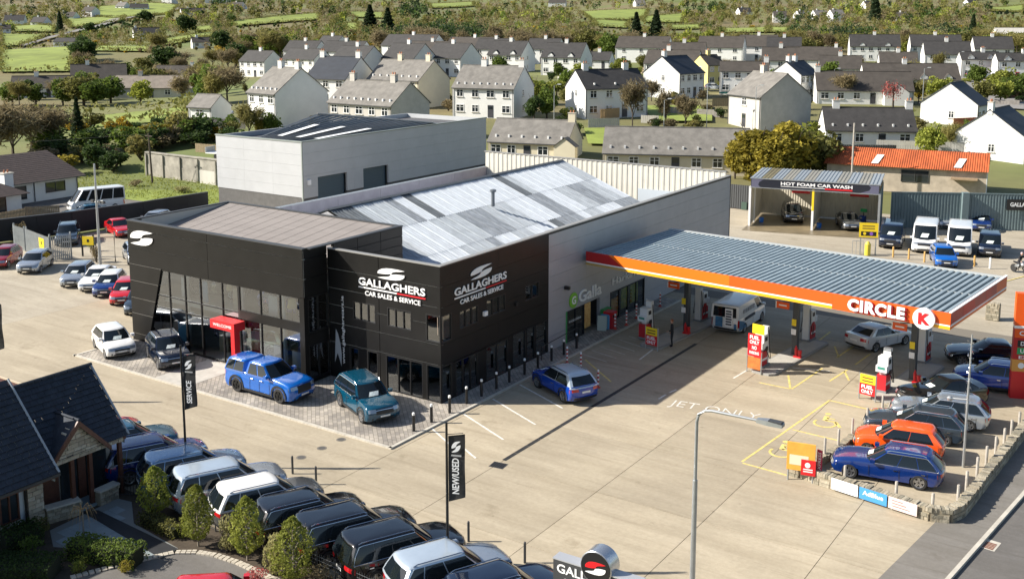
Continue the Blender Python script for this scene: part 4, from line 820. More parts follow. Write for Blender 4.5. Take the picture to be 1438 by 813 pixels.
for i, u in enumerate((4.3, 11.85, 18.85)):
    p = at_can(u, 4.1); isl = thing('pump_island', 'low concrete pump island, %s' % ('nearest the shop', 'in the middle of the forecourt', 'farthest from the shop')[i], 'island', (p[0], p[1], 0), R(-5.6), 'pump islands')
    MB().prism([(-.75, -3.2), (-.5, -3.5), (.5, -3.5), (.75, -3.2), (.75, 4.2), (.5, 4.5), (-.5, 4.5), (-.75, 4.2)], 0, .118).build('kerb', ISL, isl); MB().prism([(-.62, -3.2), (.62, -3.2), (.62, 4.2), (-.62, 4.2)], .1, .121).build('top', CREAMC, isl)
    # bits beside the column
    q = at_can(u + .45, 4.5); b = thing('fire_point', 'red fire extinguishers on stand at the %s canopy column' % ('first', 'middle', 'outer')[i], 'extinguisher', (q[0], q[1], .12))
    bx('stand', RED, b, -.22, .22, -.15, .15, 0, .1); MB().lathe([(.09, .1), (.09, .55), (.04, .62), (.04, .7)], 10, Matrix.Translation((-.1, 0, 0))).build('cylinder', RED, b); MB().lathe([(.1, .1), (.13, .45)], 10, Matrix.Translation((.12, 0, 0))).build('bucket', RED, b)
    q = at_can(u, 4.82); n_ = thing('column_notice', 'yellow and white notices fixed to the %s canopy column' % ('first', 'middle', 'outer')[i], 'sign', (q[0], q[1], 0), R(-5.6)); bx('notice', YEL, n_, -.14, .14, -.02, 0, 1.9, 2.3); bx('notice', SIGNW, n_, -.15, .15, -.021, .001, 1.35, 1.7)
    q = at_can(u - .62, 4.75); sgn = thing('pump_sign', 'small orange double sided sign hung by the %s canopy column' % ('first', 'middle', 'outer')[i], 'sign', (q[0], q[1], 2.75), R(-5.6))
    bx('board', OR, sgn, -.5, .3, -.02, .06, .1, .5); bx('edge', SIGNW, sgn, -.56, -.505, -.03, .07, .08, .52); MB().tube([(-.1, .0, .5), (.6, .1, .62)], .03, 6).build('bracket', COLM, sgn); bx('stripe', SIGNW, sgn, -.35, .15, -.026, -.022, .26, .34)
FUEL = 'fuel only boards before the pumps'
def fuel_board(x, y, lb, tall=False):
    t = thing('fuel_board', lb, 'sign', (x, y, 0), R(-8), FUEL)
    for s_ in (-1, 1): MB().tube([(s_ * .45, 0, 0), (s_ * .45, 0, 1.45 if not tall else 1.3)], .035, 8).build('post', STEEL, t)
    if tall:
        bx('board', RED, t, -.42, .42, -.04, .0, 1.0, 2.3); bx('lower_board', mat('board_rust', (.5, .15, .03), .6, var=.3, scale=4), t, -.4, .4, -.03, .0, .25, .95); bx('topper', YEL, t, -.35, .4, .3, .34, 2.25, 2.8)
        for k, (s_, z, h_) in enumerate((('FUEL', 2.0, .22), ('ONLY', 1.72, .22), ('NO', 1.4, .22), ('PARKING', 1.12, .18))): text('board_lettering', s_, SIGNW, t, (-.3 if k != 2 else -.15, -.045, z), (1, 0, 0), (0, 0, 1), .6 if k != 2 else .3, h_, ext=.002, bold=.03)
    else:
        bx('board', RED, t, -.42, .42, -.04, .0, .3, .92); bx('topper', YEL, t, -.42, .42, -.04, .0, .925, 1.4)
        text('board_lettering', 'FUEL', SIGNW, t, (-.32, -.045, .64), (1, 0, 0), (0, 0, 1), .64, .2, ext=.002, bold=.03); text('board_lettering', 'ONLY', SIGNW, t, (-.32, -.045, .38), (1, 0, 0), (0, 0, 1), .64, .2, ext=.002, bold=.03)
        for k in range(2): bx('print_line', mat('print_dark', (.2, .1, .02), .6), t, -.3, .3, -.044, -.041, 1.02 + k * .17, 1.1 + k * .17)
fuel_board(4.95, 14.55, 'yellow and red fuel only board in the shade near the shop'); fuel_board(11.75, 13.95, 'tall red fuel only board before the middle pump', True); fuel_board(18.35, 13.15, 'yellow and red fuel only board in the sun before the outer pump')
# ================================================================ bollards
def make_bollard(key):
    r_ = bpy.data.objects.new('bollard', None); C.objects.link(r_)
    if key == 'black':
        MB().lathe([(.075, 0), (.075, .82)], 10).build('post', BLACKM, r_, 40); MB().lathe([(.07, .82), (.07, .93), (.02, .96)], 10).build('lamp_head', LAMPW, r_, 40)
    else:
        rr = mat('bollard_red', (.5, .06, .04), .5)
        MB().lathe([(.14, 0), (.14, .04), (.07, .06)], 10).build('foot', rr, r_)
        for k in range(4):
            MB().lathe([(.055, .06 + k * .24), (.055, .18 + k * .24)], 10).build('red_band', rr, r_); MB().lathe([(.056, .18 + k * .24), (.056, .30 + k * .24)], 10).build('white_band', SIGNW, r_)
    return r_
bb = make_bollard('black'); BS = [(1.15, -3.7, 'at the paving corner, nearest the road'), (1.15, -2.3, 'second from the paving corner'), (1.15, -.8, 'right at the building corner')] + [(1.08, y, None) for y in (.75, 2.1, 3.5, 4.75, 6.3, 7.7, 9.2, 10.6, 12.1)]
for i, (x, y, lb) in enumerate(BS):
    o = bb if i == 0 else copy_tree(bb); o.location = (x, y, .05)
    tag(o, 'black bollard with white light head ' + (lb or 'along the shop wall, number %s from the building corner' % ('one', 'two', 'three', 'four', 'five', 'six', 'seven', 'eight', 'nine')[i - 3]), 'bollard', 'black bollards round the showroom')
rb_ = make_bollard('red'); RS = [(2.0, 9.45, 'left of the three by the blue crossover'), (3.2, 9.0, 'middle of the three by the blue crossover'), (5.55, 6.85, 'right at the tail of the blue crossover')] + [(a, b, None) for a, b in ((1.1, 17.0), (1.3, 18.2), (1.1, 20.0), (1.1, 21.5), (1.1, 23.6))]
for i, (x, y, lb) in enumerate(RS):
    o = rb_ if i == 0 else copy_tree(rb_); o.location = (x, y, 0 if x > 1.6 else .05); tag(o, 'red and white banded bollard ' + (lb or 'before the shop window, %s from the door' % ('first', 'second', 'third', 'fourth', 'fifth')[i - 3]), 'bollard', 'red and white bollards')
# handrail and displays at the shop
hr = thing('handrail', 'low black handrail running along the showroom side wall', 'rail', (.5, 0, .05))
MB().tube([(0, 9, 0), (0, 9, .8), (0, 13.3, .95), (0, 13.3, 0)], .025, 6).build('rail', BLACKM, hr)
for i, (y, m, lb) in enumerate(((16.2, mat('board_pale', (.4, .45, .4), .6), 'pale folding advert board leaning by the shop door'), (16.6, mat('board_blue', (.1, .3, .5), .6), 'blue folding advert board by the shop door'))):
    t = thing('advert_board', lb, 'sign', (.55, y, .05), R(20)); MB().add([(-.3, 0, 0), (.3, 0, 0), (.3, .18, .95), (-.3, .18, .95), (-.3, .03, 0), (.3, .03, 0), (.3, .21, .95), (-.3, .21, .95)], [(0, 1, 2, 3), (7, 6, 5, 4), (0, 4, 5, 1), (2, 6, 7, 3), (1, 5, 6, 2), (0, 3, 7, 4)]).build('panel', m, t); MB().add([(-.3, .4, 0), (.3, .4, 0), (.3, .22, .95), (-.3, .22, .95)], [(0, 1, 2, 3)]).build('back_panel', m, t)
t = thing('litter_bin', 'bright red litter bin outside the shop window', 'bin', (.65, 17.15, .05)); bx('body', PUMPR, t, -.3, .3, -.3, .3, 0, .95); bx('lid', RED, t, -.33, .33, -.33, .33, .95, 1.1); bx('slot', BLACKM, t, .305, .312, -.2, .2, .75, .9)
# ================================================================ stone wall with steel posts round the sales row
STN = [mat('wall_stone_%d' % i, c, .9, var=.25, scale=5, bump=.4, bscale=14) for i, c in enumerate(((.30, .26, .19), (.37, .33, .25), (.22, .2, .15)))]
MORT = mat('wall_mortar', (.28, .24, .17), .95)
def stone_wall(name, label, pts, h=.55, th=.4, z0=0., course=.16, mean=.34):
    t = thing(name, label, 'wall'); core = MB(); faces = MB(); pts = [np.array(p) for p in pts]
    for a, b in zip(pts, pts[1:]):
        d = b - a; ln = np.linalg.norm(d); d /= ln; nn = np.array([-d[1], d[0]]); M_ = Matrix.Translation((a[0], a[1], z0)) @ Matrix.Rotation(math.atan2(d[1], d[0]), 4, 'Z')
        core.box(-.02, ln + .02, -th / 2 + .03, th / 2 - .03, 0, h - .06, M_)
        for k in range(int((h - .12) / course)):
            for sd in (-1, 1):
                x = 0.
                while x < ln:
                    w_ = mean * rnd.uniform(.6, 1.4); faces.k = rnd.randrange(3); o_ = rnd.uniform(.01, .025)
                    y0, y1 = (-th / 2 - o_ + .02, -th / 2 + .1) if sd < 0 else (th / 2 - .1, th / 2 + o_ - .02)
                    faces.box(x + .012, min(ln, x + w_) - .012, y0, y1, k * course + .01, (k + 1) * course - .01, M_); x += w_
        x = 0.
        while x < ln:     # cock-and-hen coping stones on edge
            w_ = rnd.uniform(.09, .17); faces.k = rnd.randrange(3); faces.box(x + .005, x + w_ - .01, -th / 2 + rnd.uniform(-.02, .04), th / 2 + rnd.uniform(-.04, .02), h - .14, h + rnd.uniform(.0, .05), M_); x += w_
    core.build('core', MORT, t); stuff(faces.build('stones', STN, t)); return t
WP = [(18.45, 2.0), (19.6, 1.65), (21.0, 1.45), (23.2, 1.05), (24.3, .85), (24.95, 1.1), (25.25, 1.9), (25.5, 5.5), (25.95, 12.0), (26.6, 19.0), (27.2, 24)]
stone_wall('stone_wall', 'low curved rubble stone wall round the sales row with coping stones', WP)
stone_wall('stone_wall', 'straight low stone wall with steel posts before the car noses', [(18.6, 2.3), (19.15, 5), (19.55, 9), (19.75, 12.2)], h=.35, th=.35)
t = stone_wall('stone_pier', 'short square stone pier at the end of the low wall', [(18.05, 2.0), (18.6, 1.9)], h=1.15, th=.5)
stone_wall('stone_pier', 'pale square stone pier beyond the canopy end', [G(1385, 447), (G(1385, 447)[0] + .8, G(1385, 447)[1])], h=1.1, th=.6)
POSTM = mat('timber_post', (.36, .33, .29), .8, var=.2, scale=6)
pp = [(1186, 666), (1258, 689), (1309, 706), (1345, 694), (1357, 674), (1372, 654), (1385, 638), (1398, 624), (1410, 612), (1420, 600), (1431, 588)]
for i, q in enumerate(pp):
    x, y = G(q[0], q[1] + 10, .3); t = MB().lathe([(.065, 0), (.065, 1.0), (.05, 1.04)], 8).build('wall_post', POSTM, None, 40, (x, y, .0))
    tag(t, 'grey round post on the curved stone wall, %s counted from the blue banner side' % ('first', 'second', 'third', 'fourth', 'fifth', 'sixth', 'seventh', 'eighth', 'ninth', 'tenth', 'eleventh')[i], 'post', 'posts on the stone wall')
for i, (x, y) in enumerate(((18.75, 2.9), (18.95, 4.1), (19.15, 5.5), (19.3, 7.2), (19.5, 9.0), (19.65, 11.2))):
    t = MB().lathe([(.06, 0), (.06, 1.1), (.045, 1.14)], 8).build('wall_post', POSTM, None, 40, (x, y, 0)); tag(t, 'grey round post before the car noses, %s from the stone pier' % ('first', 'second', 'third', 'fourth', 'fifth', 'sixth')[i], 'post', 'posts before the sales row')
# banners on the wall
for i, (u, m, s_, lb) in enumerate(((20.75, SIGNW, '', 'white banner fixed to the stone wall, left of the blue one'), (22.0, mat('banner_blue', (.06, .28, .6), .5), 'AdBlue', 'blue banner with white lettering on the stone wall'), (23.25, mat('banner_pink', (.7, .55, .52), .5, var=.15, scale=5), '', 'pale pink and red banner on the stone wall beside the blue one'))):
    t = thing('wall_banner', lb, 'banner', (u - .6, 1.5 - .175 * (u - 20.75 - .6) - .34, .1), R(-9.5), 'banners on the stone wall'); bx('sheet', m, t, 0, 1.2, -.02, .0, 0, .5)
    if s_: text('banner_lettering', s_, SIGNW, t, (.15, -.025, .2), (1, 0, 0), (0, 0, 1), .9, .2, ext=.002, bold=.02)
    else:
        for k in range(3): bx('print_line', mat('print_%d' % i, (.3, .35, .45) if i == 0 else (.6, .1, .1), .6), t, .15, .9 - .15 * k, -.024, -.021, .12 + k * .12, .15 + k * .12)
# promo board and air tower at the pier
t = thing('promo_board', 'orange and cream promotion board with red panel standing by the stone pier', 'sign', (18.75, 1.45, 0), R(12))
for s_ in (-.55, .5): MB().tube([(s_, 0, 0), (s_, 0, 1.5)], .04, 8).build('post', STEEL, t)
bx('board', mat('promo_orange', (.8, .38, .06), .5, var=.1, scale=2), t, -.62, .58, -.06, .04, .5, 1.75); bx('cream_panel', mat('promo_cream', (.75, .68, .5), .5), t, -.5, .3, -.066, -.061, .75, 1.2); bx('red_panel', RED, t, 0, .62, -.1, -.067, .35, 1.05)
MB().lathe([(.12, 0), (.12, .01)], 14, Matrix.Translation((.28, -.101, .82)) @ Matrix.Rotation(R(90), 4, 'X')).build('logo', SIGNW, t)
for k in range(2): bx('print_line', SIGNW, t, .1, .5, -.106, -.101, .5 + k * .1, .55 + k * .1)
t = thing('feather_sign', 'narrow dark red upright sign beside the orange promotion board', 'sign', (19.45, 1.75, 0), R(-20)); bx('panel', mat('express_red', (.35, .02, .06), .5), t, -.13, .13, -.02, .02, .35, 1.5); MB().tube([(0, 0, 0), (0, 0, .4)], .03, 6).build('post', STEEL, t)
text('sign_lettering', 'EXPRESS', SIGNW, t, (.09, -.024, .5), (0, 0, 1), (-1, 0, 0), .9, .16, ext=.002)
# ================================================================ price totem
p = (24.5, 17.95); tot = thing('price_totem', 'tall red and orange fuel price totem at the right picture edge', 'totem', (p[0], p[1], 0), R(20))
TW = 2.3; bx('lower_panel', RED, tot, 0, TW, -.2, .2, 0, 1.5); bx('tan_panel', mat('totem_tan', (.65, .3, .06), .5), tot, 0, TW, -.2, .2, 1.503, 2.15); bx('price_panel', CRED, tot, 0, TW, -.2, .2, 2.153, 3.85); bx('band', SIGNW, tot, 0, TW, -.2, .2, 3.853, 4.0); bx('top_panel', OR, tot, 0, TW, -.2, .2, 4.003, 5.75)
bx('corner_panel', OR, tot, .02, TW, -.204, -.201, 3.35, 3.84)
MB().lathe([(.66, 0), (.66, .02)], 28, Matrix.Translation((1.15, -.2, 4.85)) @ Matrix.Rotation(R(90), 4, 'X')).build('round_logo', SIGNW, tot); text('logo_lettering', 'K', RED, tot, (.85, -.23, 4.5), (1, 0, 0), (0, 0, 1), .65, .7, ext=.004, bold=.06)
text('sign_lettering', 'CIRCLE K', SIGNW, tot, (.25, -.212, 3.48), (1, 0, 0), (0, 0, 1), 1.7, .25, ext=.004, bold=.02)
for z, m, s_ in ((2.85, BLACKM, 'D'), (2.45, mat('unleaded_green', (.02, .3, .1), .5), 'U')):
    bx('price_box', m, tot, .2, 2.1, -.212, -.201, z, z + .36); text('price_lettering', s_, SIGNW, tot, (.35, -.216, z + .08), (1, 0, 0), (0, 0, 1), .2, .22, ext=.002, bold=.02)
text('sign_lettering', 'EXPRESS', SIGNW, tot, (.3, -.205, 2.2), (1, 0, 0), (0, 0, 1), 1.5, .18, ext=.003, bold=.02)
for k in range(3): MB().lathe([(.16, 0), (.16, .012)], 14, Matrix.Translation((.45 + k * .5, -.2, 1.83)) @ Matrix.Rotation(R(90), 4, 'X')).build('service_symbol', SIGNW, tot)
# ================================================================ poles, lamps, banners
def flag(x, y, lb, words, zt, z0, fl, cat='banner', wd=.62, tiny=False):
    t = thing('flag_pole', lb, cat, (x, y, 0), YAW - R(12), 'dealer flag poles'); MB().tube([(0, 0, 0), (0, 0, zt + .55)], [.06, .045], 8).build('pole', BLACKM, t); MB().lathe([(.14, 0), (.14, .3)], 10).build('base', BLACKM, t)
    fm = mat('flag_black', (.02, .02, .021), .7); n = 8; vs = []
    for i in range(n + 1):
        z = lerp(z0, zt, i / n); k = .035 * math.sin(i * 1.1)
        vs += [(.06, k * .3, z + (0 if i < n else .05)), (.06 + wd, k, z + (.22 if i == 0 else 0) + (.16 if i == n else .16 * i / n))]
    f = MB().add(vs, [(2 * i, 2 * i + 1, 2 * i + 3, 2 * i + 2) for i in range(n)]).build('flag', fm, t, True)
    MB().tube([(0, 0, zt + .1), (wd, 0, zt + .2)], .015, 6).build('arm', BLACKM, t)
    text('flag_lettering', words, SIGNW, f, (.06 + wd * .66, -.05, z0 + .35), (0, 0, 1), (-1, 0, 0), fl, .26, ext=.002, bold=.02)
    s_logo('logo', SIGNW, f, (.06 + wd * .22, -.05, zt - .55), (1, 0, .25), (0, 0, 1), wd * .55, .38, t=.004); bx('print_line', mat('print_grey', (.4, .4, .4), .6), f, .06 + wd * .2, .06 + wd * .8, -.052, -.048, zt - .68, zt - .62)
    return t
p = G(631, 753); p = G(629, 803); flag(p[0], p[1], 'black upright banner pole reading new and used in the dealer row', 'NEW/USED', 5.2, 2.75, 1.35)
p = G(262, 660); p = G(262, 657); flag(p[0], p[1], 'black upright banner pole reading service beside the slate roof', 'SERVICE', 5.2, 2.75, 1.05)
p = G(-4, 564); flag(p[0], p[1], 'black upright banner pole reading car sales at the left picture edge', 'CAR SALES', 5.2, 2.75, 1.3)
# street lamp in the foreground
lx, ly = 19.05, -10.6; st = thing('street_lamp', 'tall galvanised street lamp with bent arm in the foreground', 'lamp', (lx, ly, 0)); hd = np.array([1.0, .12]); hd /= np.linalg.norm(hd)
MB().tube([(0, 0, 0), (0, 0, 1.2), (0, 0, 5.3)], [.11, .1, .085], 10).build('column', STEEL, st, 40); st.location.z = -.6; MB().lathe([(.16, .55), (.16, .75)], 10).build('base_plate', STEEL, st)
arm = [(0, 0, 5.3), (0, 0, 7.35), (.05, 0, 7.6), (.25, .02, 7.78), (.5, .05, 7.82), (2.1, .2, 7.78)]
MB().tube(arm, [.06, .055, .055, .05, .05, .045], 10).build('arm', STEEL, st, 40)
hb = MB().add([(2.0, .12, 7.72), (2.35, .1, 7.7), (2.85, .14, 7.7), (2.85, .42, 7.7), (2.35, .4, 7.7), (2.0, .3, 7.72), (2.0, .12, 7.84), (2.35, .1, 7.86), (2.85, .14, 7.8), (2.85, .42, 7.8), (2.35, .4, 7.86), (2.0, .3, 7.84)], [(0, 1, 2, 3, 4, 5), (11, 10, 9, 8, 7, 6)] + [(i, (i + 1) % 6, 6 + (i + 1) % 6, 6 + i) for i in range(6)][::1]).build('lamp_head', STEEL, st)
bx('solar_cell', DARK, hb, 2.38, 2.82, .16, .38, 7.83, 7.868)
# tall pole with bunting at the right
x, y = 24.35, 7.0; t = thing('tall_pole', 'tall thin pole hung with silver bunting in the sales row', 'pole', (x, y, 0)); MB().tube([(0, 0, 0), (0, 0, 3.2), (.0, 0, 6.2)], [.06, .05, .03], 8).build('pole', STEEL, t)
bm = MB()
for k in range(120):
    z = 3.1 + 3.0 * rnd.random(); a = rnd.random() * 6.28; rr = rnd.uniform(.04, .15); c_ = Vector((rr * math.cos(a), rr * math.sin(a), z)); d_ = Vector((rnd.uniform(-1, 1), rnd.uniform(-1, 1), rnd.uniform(-1, 1))) * .06; e_ = Vector((rnd.uniform(-1, 1), rnd.uniform(-1, 1), rnd.uniform(-1, 1))) * .06
    bm.add([tuple(c_), tuple(c_ + d_), tuple(c_ + e_)], [(0, 1, 2)])
stuff(bm.build('bunting', mat('foil', (.7, .7, .72), .25, .8), t)); MB().tube([(-.75, 0, 3.1), (.1, 0, 3.2)], .03, 6).build('bracket', STEEL, t); MB().lathe([(.1, 0), (.14, .12), (.05, .2)], 10, Matrix.Translation((-.75, 0, 3.0))).build('floodlight', STEEL, t)
x, y = G(141, 372); t = thing('lamp_pole', 'tall plain grey pole in the left yard with a floodlight bracket', 'pole', (x, y, 0)); MB().tube([(0, 0, 0), (0, 0, 8.4)], [.13, .07], 10).build('pole', STEEL, t, 40); MB().tube([(-.4, 0, 5.2), (.9, 0, 5.45)], .03, 6).build('bracket', STEEL, t)
for s_ in (-.5, .5, .9): MB().box(s_ - .15, s_ + .15, -.1, .1, 5.2, 5.4).build('floodlight', DARK, t)
# roadside name sign at the bottom
p = G(777, 782, 2.0); q = G(838, 801, 2.0); nm = thing('name_sign', 'grey box name sign with round logo drum at the bottom edge', 'sign', (p[0], p[1], 0), math.atan2(q[1] - p[1], q[0] - p[0]))
bx('box', DARK, nm, 0, 3.2, -.0, .44, .4, 1.96); bx('cap', mat('sign_silver', (.5, .51, .53), .4, .4), nm, -.02, 3.22, -.02, .46, 1.96, 2.0); bx('plinth', KERBM, nm, -.1, 3.3, -.1, .55, 0, .4)
text('sign_lettering', 'GALLAGHERS', SIGNW, nm, (.15, -.006, 1.52), (1, 0, 0), (0, 0, 1), 2.9, .32, ext=.004, bold=.02); text('sign_lettering', 'CAR SALES & SERVICE', SIGNW, nm, (.4, -.006, 1.2), (1, 0, 0), (0, 0, 1), 2.4, .16, ext=.004)
MB().lathe([(.56, -.32), (.58, -.3), (.58, .3), (.56, .32)], 32, Matrix.Translation((1.65, .25, 2.12)) @ Matrix.Rotation(R(90), 4, 'X')).build('drum', mat('drum_steel', (.55, .57, .6), .25, .8), nm, 35)
MB().lathe([(.54, 0), (.54, .012)], 32, Matrix.Translation((1.65, -.07, 2.12)) @ Matrix.Rotation(R(90), 4, 'X')).build('drum_face', BLACKM, nm)
s_logo('logo', RED, nm, (1.27, -.085, 1.9), (1, 0, 0), (0, 0, 1), .76, .44, t=.01, mats2=(RED, SIGNW))
# garden fence posts between dealer cars and yard
for i, (px_, py_) in enumerate(((411, 665), (444, 680), (658, 760), (737, 790))):
    x, y = G(px_, py_); tag(MB().lathe([(.05, 0), (.05, .8), (.03, .84)], 8).build('short_post', DARK, None, False, (x, y, 0)), 'thin dark post before the dealer row bonnets, %s from the left' % ('first', 'second', 'third', 'fourth')[i], 'post', 'thin posts before the dealer row')
# ================================================================ people
def person(name, label, x, y, rz, pose, colors, z=0, hair=(.25, .08, .03)):
    J = dict(pelvis=(0, 0, .93), chest=(0, .01, 1.28), neck=(0, .01, 1.48), head=(0, .03, 1.62), hl=(.1, 0, .9), kl=(.11, .03, .5), fl=(.11, -.01, .09), tl=(.12, .15, .05), hr=(-.1, 0, .9), kr=(-.11, .02, .5), fr=(-.11, -.03, .09), tr=(-.12, .13, .05), sl=(.19, 0, 1.42), el=(.25, -.02, 1.14), wl=(.24, .08, .9), sr=(-.19, 0, 1.42), er=(-.25, -.02, 1.14), wr=(-.24, .1, .92))
    J.update(pose); Rr = dict(pelvis=.14, chest=.15, neck=.055, head=.06, hl=.1, kl=.065, fl=.045, tl=.035, hr=.1, kr=.065, fr=.045, tr=.035, sl=.07, el=.048, wl=.035, sr=.07, er=.048, wr=.035)
    E_ = [('pelvis', 'chest'), ('chest', 'neck'), ('neck', 'head'), ('pelvis', 'hl'), ('hl', 'kl'), ('kl', 'fl'), ('fl', 'tl'), ('pelvis', 'hr'), ('hr', 'kr'), ('kr', 'fr'), ('fr', 'tr'), ('chest', 'sl'), ('sl', 'el'), ('el', 'wl'), ('chest', 'sr'), ('sr', 'er'), ('er', 'wr')]
    ks = list(J); me = bpy.data.meshes.new('person_body'); me.from_pydata([J[k] for k in ks], [(ks.index(a), ks.index(b)) for a, b in E_], [])
    o = bpy.data.objects.new('body', me); C.objects.link(o); md = o.modifiers.new('s', 'SKIN'); o.modifiers.new('u', 'SUBSURF').levels = 1
    for i, k in enumerate(ks): me.skin_vertices[0].data[i].radius = (Rr[k], Rr[k] * (.75 if k in ('chest', 'pelvis') else 1)); me.skin_vertices[0].data[i].use_root = (k == 'pelvis')
    bpy.context.view_layer.update(); m2 = bpy.data.meshes.new_from_object(o.evaluated_get(bpy.context.evaluated_depsgraph_get())); bpy.data.objects.remove(o)
    root = thing(name, label, 'person', (x, y, z), rz); top, leg, skin = colors; b = link('body', m2, root)
    m2.materials.clear()
    for m in (top, leg, skin): m2.materials.append(m)
    for p_ in m2.polygons: p_.use_smooth = True; c_ = p_.center; p_.material_index = 1 if c_.z < .93 and abs(c_.x) < .2 else (2 if c_.z > 1.5 else 0)
    H_ = J['head']; Mh = Matrix.Translation((H_[0], H_[1] + .01, H_[2] + .02))
    hd_ = MB().lathe([(.02, -.13), (.06, -.11), (.083, -.03), (.09, .04), (.075, .1), (.02, .13)], 12, Mh).build('head', skin, root, True)
    MB().lathe([(.094, -.01), (.098, .05), (.08, .115), (.02, .143)], 12, Mh @ Matrix.Translation((0, -.015, 0))).build('hair', mat('hair_%.2f' % hair[0], hair, .8), hd_, True)
    MB().box(-.012, .012, .085, .11, -.02, .02, Mh).build('nose', skin, hd_)
    for s_ in (-1, 1): MB().box(s_ * .035 - .012, s_ * .035 + .012, .08, .088, .015, .028, Mh).build('eye', BLACKM, hd_); MB().box(s_ * .09 - .012, s_ * .09 + .012, -.01, .02, -.03, .03, Mh).build('ear', skin, hd_)
    for k, kp in (('wl', 'el'), ('wr', 'er')):
        wv = Vector(J[k]); d_ = (wv - Vector(J[kp])).normalized(); sd = 1 if k == 'wl' else -1; hm = MB(); hm.tube([wv, wv + d_ * .08], [.03, .038], 8)
        for f_ in range(4): st_ = wv + d_ * .075 + Vector((0, -.028 + .019 * f_, 0)); hm.tube([st_, st_ + d_ * .04, st_ + d_ * (.07 + .008 * (f_ in (1, 2))) + Vector((-sd * .015, 0, 0))], .009, 5)
        hm.tube([wv + d_ * .02 + Vector((0, .03, 0)), wv + d_ * .06 + Vector((-sd * .01, .055, 0))], .01, 5); hm.build('hand', skin, root, True)
    return root
SKIN = mat('skin', (.5, .3, .22), .6); CLB = mat('dark_clothes', (.014, .014, .017), .85); JEAN = mat('dark_trousers', (.016, .017, .021), .85)
person('person', 'person in dark clothes standing at the shaded fuel pump', 5.75, 15.75, R(115), dict(wr=(-.2, .22, 1.05), er=(-.26, .03, 1.14)), (CLB, JEAN, SKIN), 0)
p = G(1432, 384); mo = thing('motorcycle', 'grey motorcycle at the right picture edge beyond the canopy', 'motorcycle', (p[0], p[1], 0), R(-40))
for s_ in (-.68, .68): MB().lathe([(.2, -.06), (.31, -.06), (.32, 0), (.31, .06), (.2, .06)], 18, Matrix.Translation((s_, 0, .32)) @ Matrix.Rotation(R(90), 4, 'X')).build('wheel', TYRE, mo)
MB().tube([(-.5, 0, .5), (0, 0, .62), (.45, 0, .82)], [.1, .2, .12], 10).build('engine', STEEL, mo, True); MB().tube([(-.75, 0, .82), (-.2, 0, .78), (0, 0, .8)], [.06, .11, .09], 8).build('seat', BLACKM, mo, True); MB().tube([(0, 0, .85), (.3, 0, .95), (.5, 0, .85)], [.1, .16, .08], 10).build('tank', PT['silver'], mo, True); MB().tube([(.68, 0, .32), (.42, 0, 1.0)], .03, 6).build('fork', STEEL, mo); MB().tube([(.35, -.35, 1.05), (.42, 0, 1.02), (.35, .35, 1.05)], .018, 6).build('handlebar', BLACKM, mo)
rp_ = person('person', 'motorcycle rider in dark clothing with pale helmet at the right edge', p[0] - .12, p[1] + .1, R(-130), dict(pelvis=(0, 0, .92), chest=(0, .14, 1.25), neck=(0, .2, 1.44), head=(0, .24, 1.58), hl=(.12, .04, .9), kl=(.24, .4, .75), fl=(.22, .15, .36), tl=(.22, .28, .3), hr=(-.12, .04, .9), kr=(-.24, .4, .75), fr=(-.22, .15, .36), tr=(-.22, .28, .3), sl=(.19, .18, 1.38), el=(.28, .34, 1.2), wl=(.32, .55, 1.08), sr=(-.19, .18, 1.38), er=(-.28, .34, 1.2), wr=(-.32, .55, 1.08)), (CLB, JEAN, SKIN), 0, hair=(.62, .45, .48))
# ================================================================ foliage makers
nr = np.random.RandomState(3)
def leaf_mat(name, c1, c2, scale=.9, rough=.75):
    m = mat(name, c1, rough, scale=scale, col2=c2, detail=3, coords='pos', spec=.25)
    n, L, b = nodes_of(m); oi = n.new('ShaderNodeObjectInfo'); hs = n.new('ShaderNodeHueSaturation')
    lk = [l for l in m.node_tree.links if l.to_socket == b.inputs['Base Color']][0]; src = lk.from_socket
    mr = n.new('ShaderNodeMapRange'); mr.inputs[3].default_value = .75; mr.inputs[4].default_value = 1.25; L.new(oi.outputs['Random'], mr.inputs[0]); L.new(mr.outputs[0], hs.inputs['Value'])
    L.new(src, hs.inputs['Color']); L.new(hs.outputs[0], b.inputs['Base Color'])
    tr = n.new('ShaderNodeBsdfTranslucent'); L.new(hs.outputs[0], tr.inputs[0]); mx = n.new('ShaderNodeMixShader'); mx.inputs[0].default_value = .4; out = n['Material Output']
    L.new(b.outputs[0], mx.inputs[1]); L.new(tr.outputs[0], mx.inputs[2]); L.new(mx.outputs[0], out.inputs['Surface']); return m
LF = dict(dark=leaf_mat('leaf_dark', (.03, .055, .015), (.075, .12, .03)), mid=leaf_mat('leaf_mid', (.07, .11, .02), (.17, .23, .04)), lime=leaf_mat('leaf_lime', (.16, .19, .03), (.34, .36, .07)),
          gold=leaf_mat('leaf_gold', (.14, .125, .02), (.42, .34, .05)), pale=leaf_mat('leaf_pale', (.20, .19, .07), (.42, .39, .18)), bud=leaf_mat('twig_bud', (.15, .135, .045), (.28, .25, .08)), twig=leaf_mat('twig_brown', (.145, .115, .062), (.27, .22, .12)),
          gorse=leaf_mat('gorse_bloom', (.09, .09, .02), (.55, .34, .015), 1.2), con=leaf_mat('needle_dark', (.02, .038, .018), (.05, .08, .03)), blossom=leaf_mat('blossom', (.28, .06, .06), (.45, .14, .12)), olive=leaf_mat('leaf_olive', (.10, .105, .03), (.22, .21, .06)))
BARK = mat('bark', (.07, .055, .04), .9, var=.3, scale=4); BARKP = mat('bark_pale', (.22, .19, .15), .9, var=.3, scale=6)
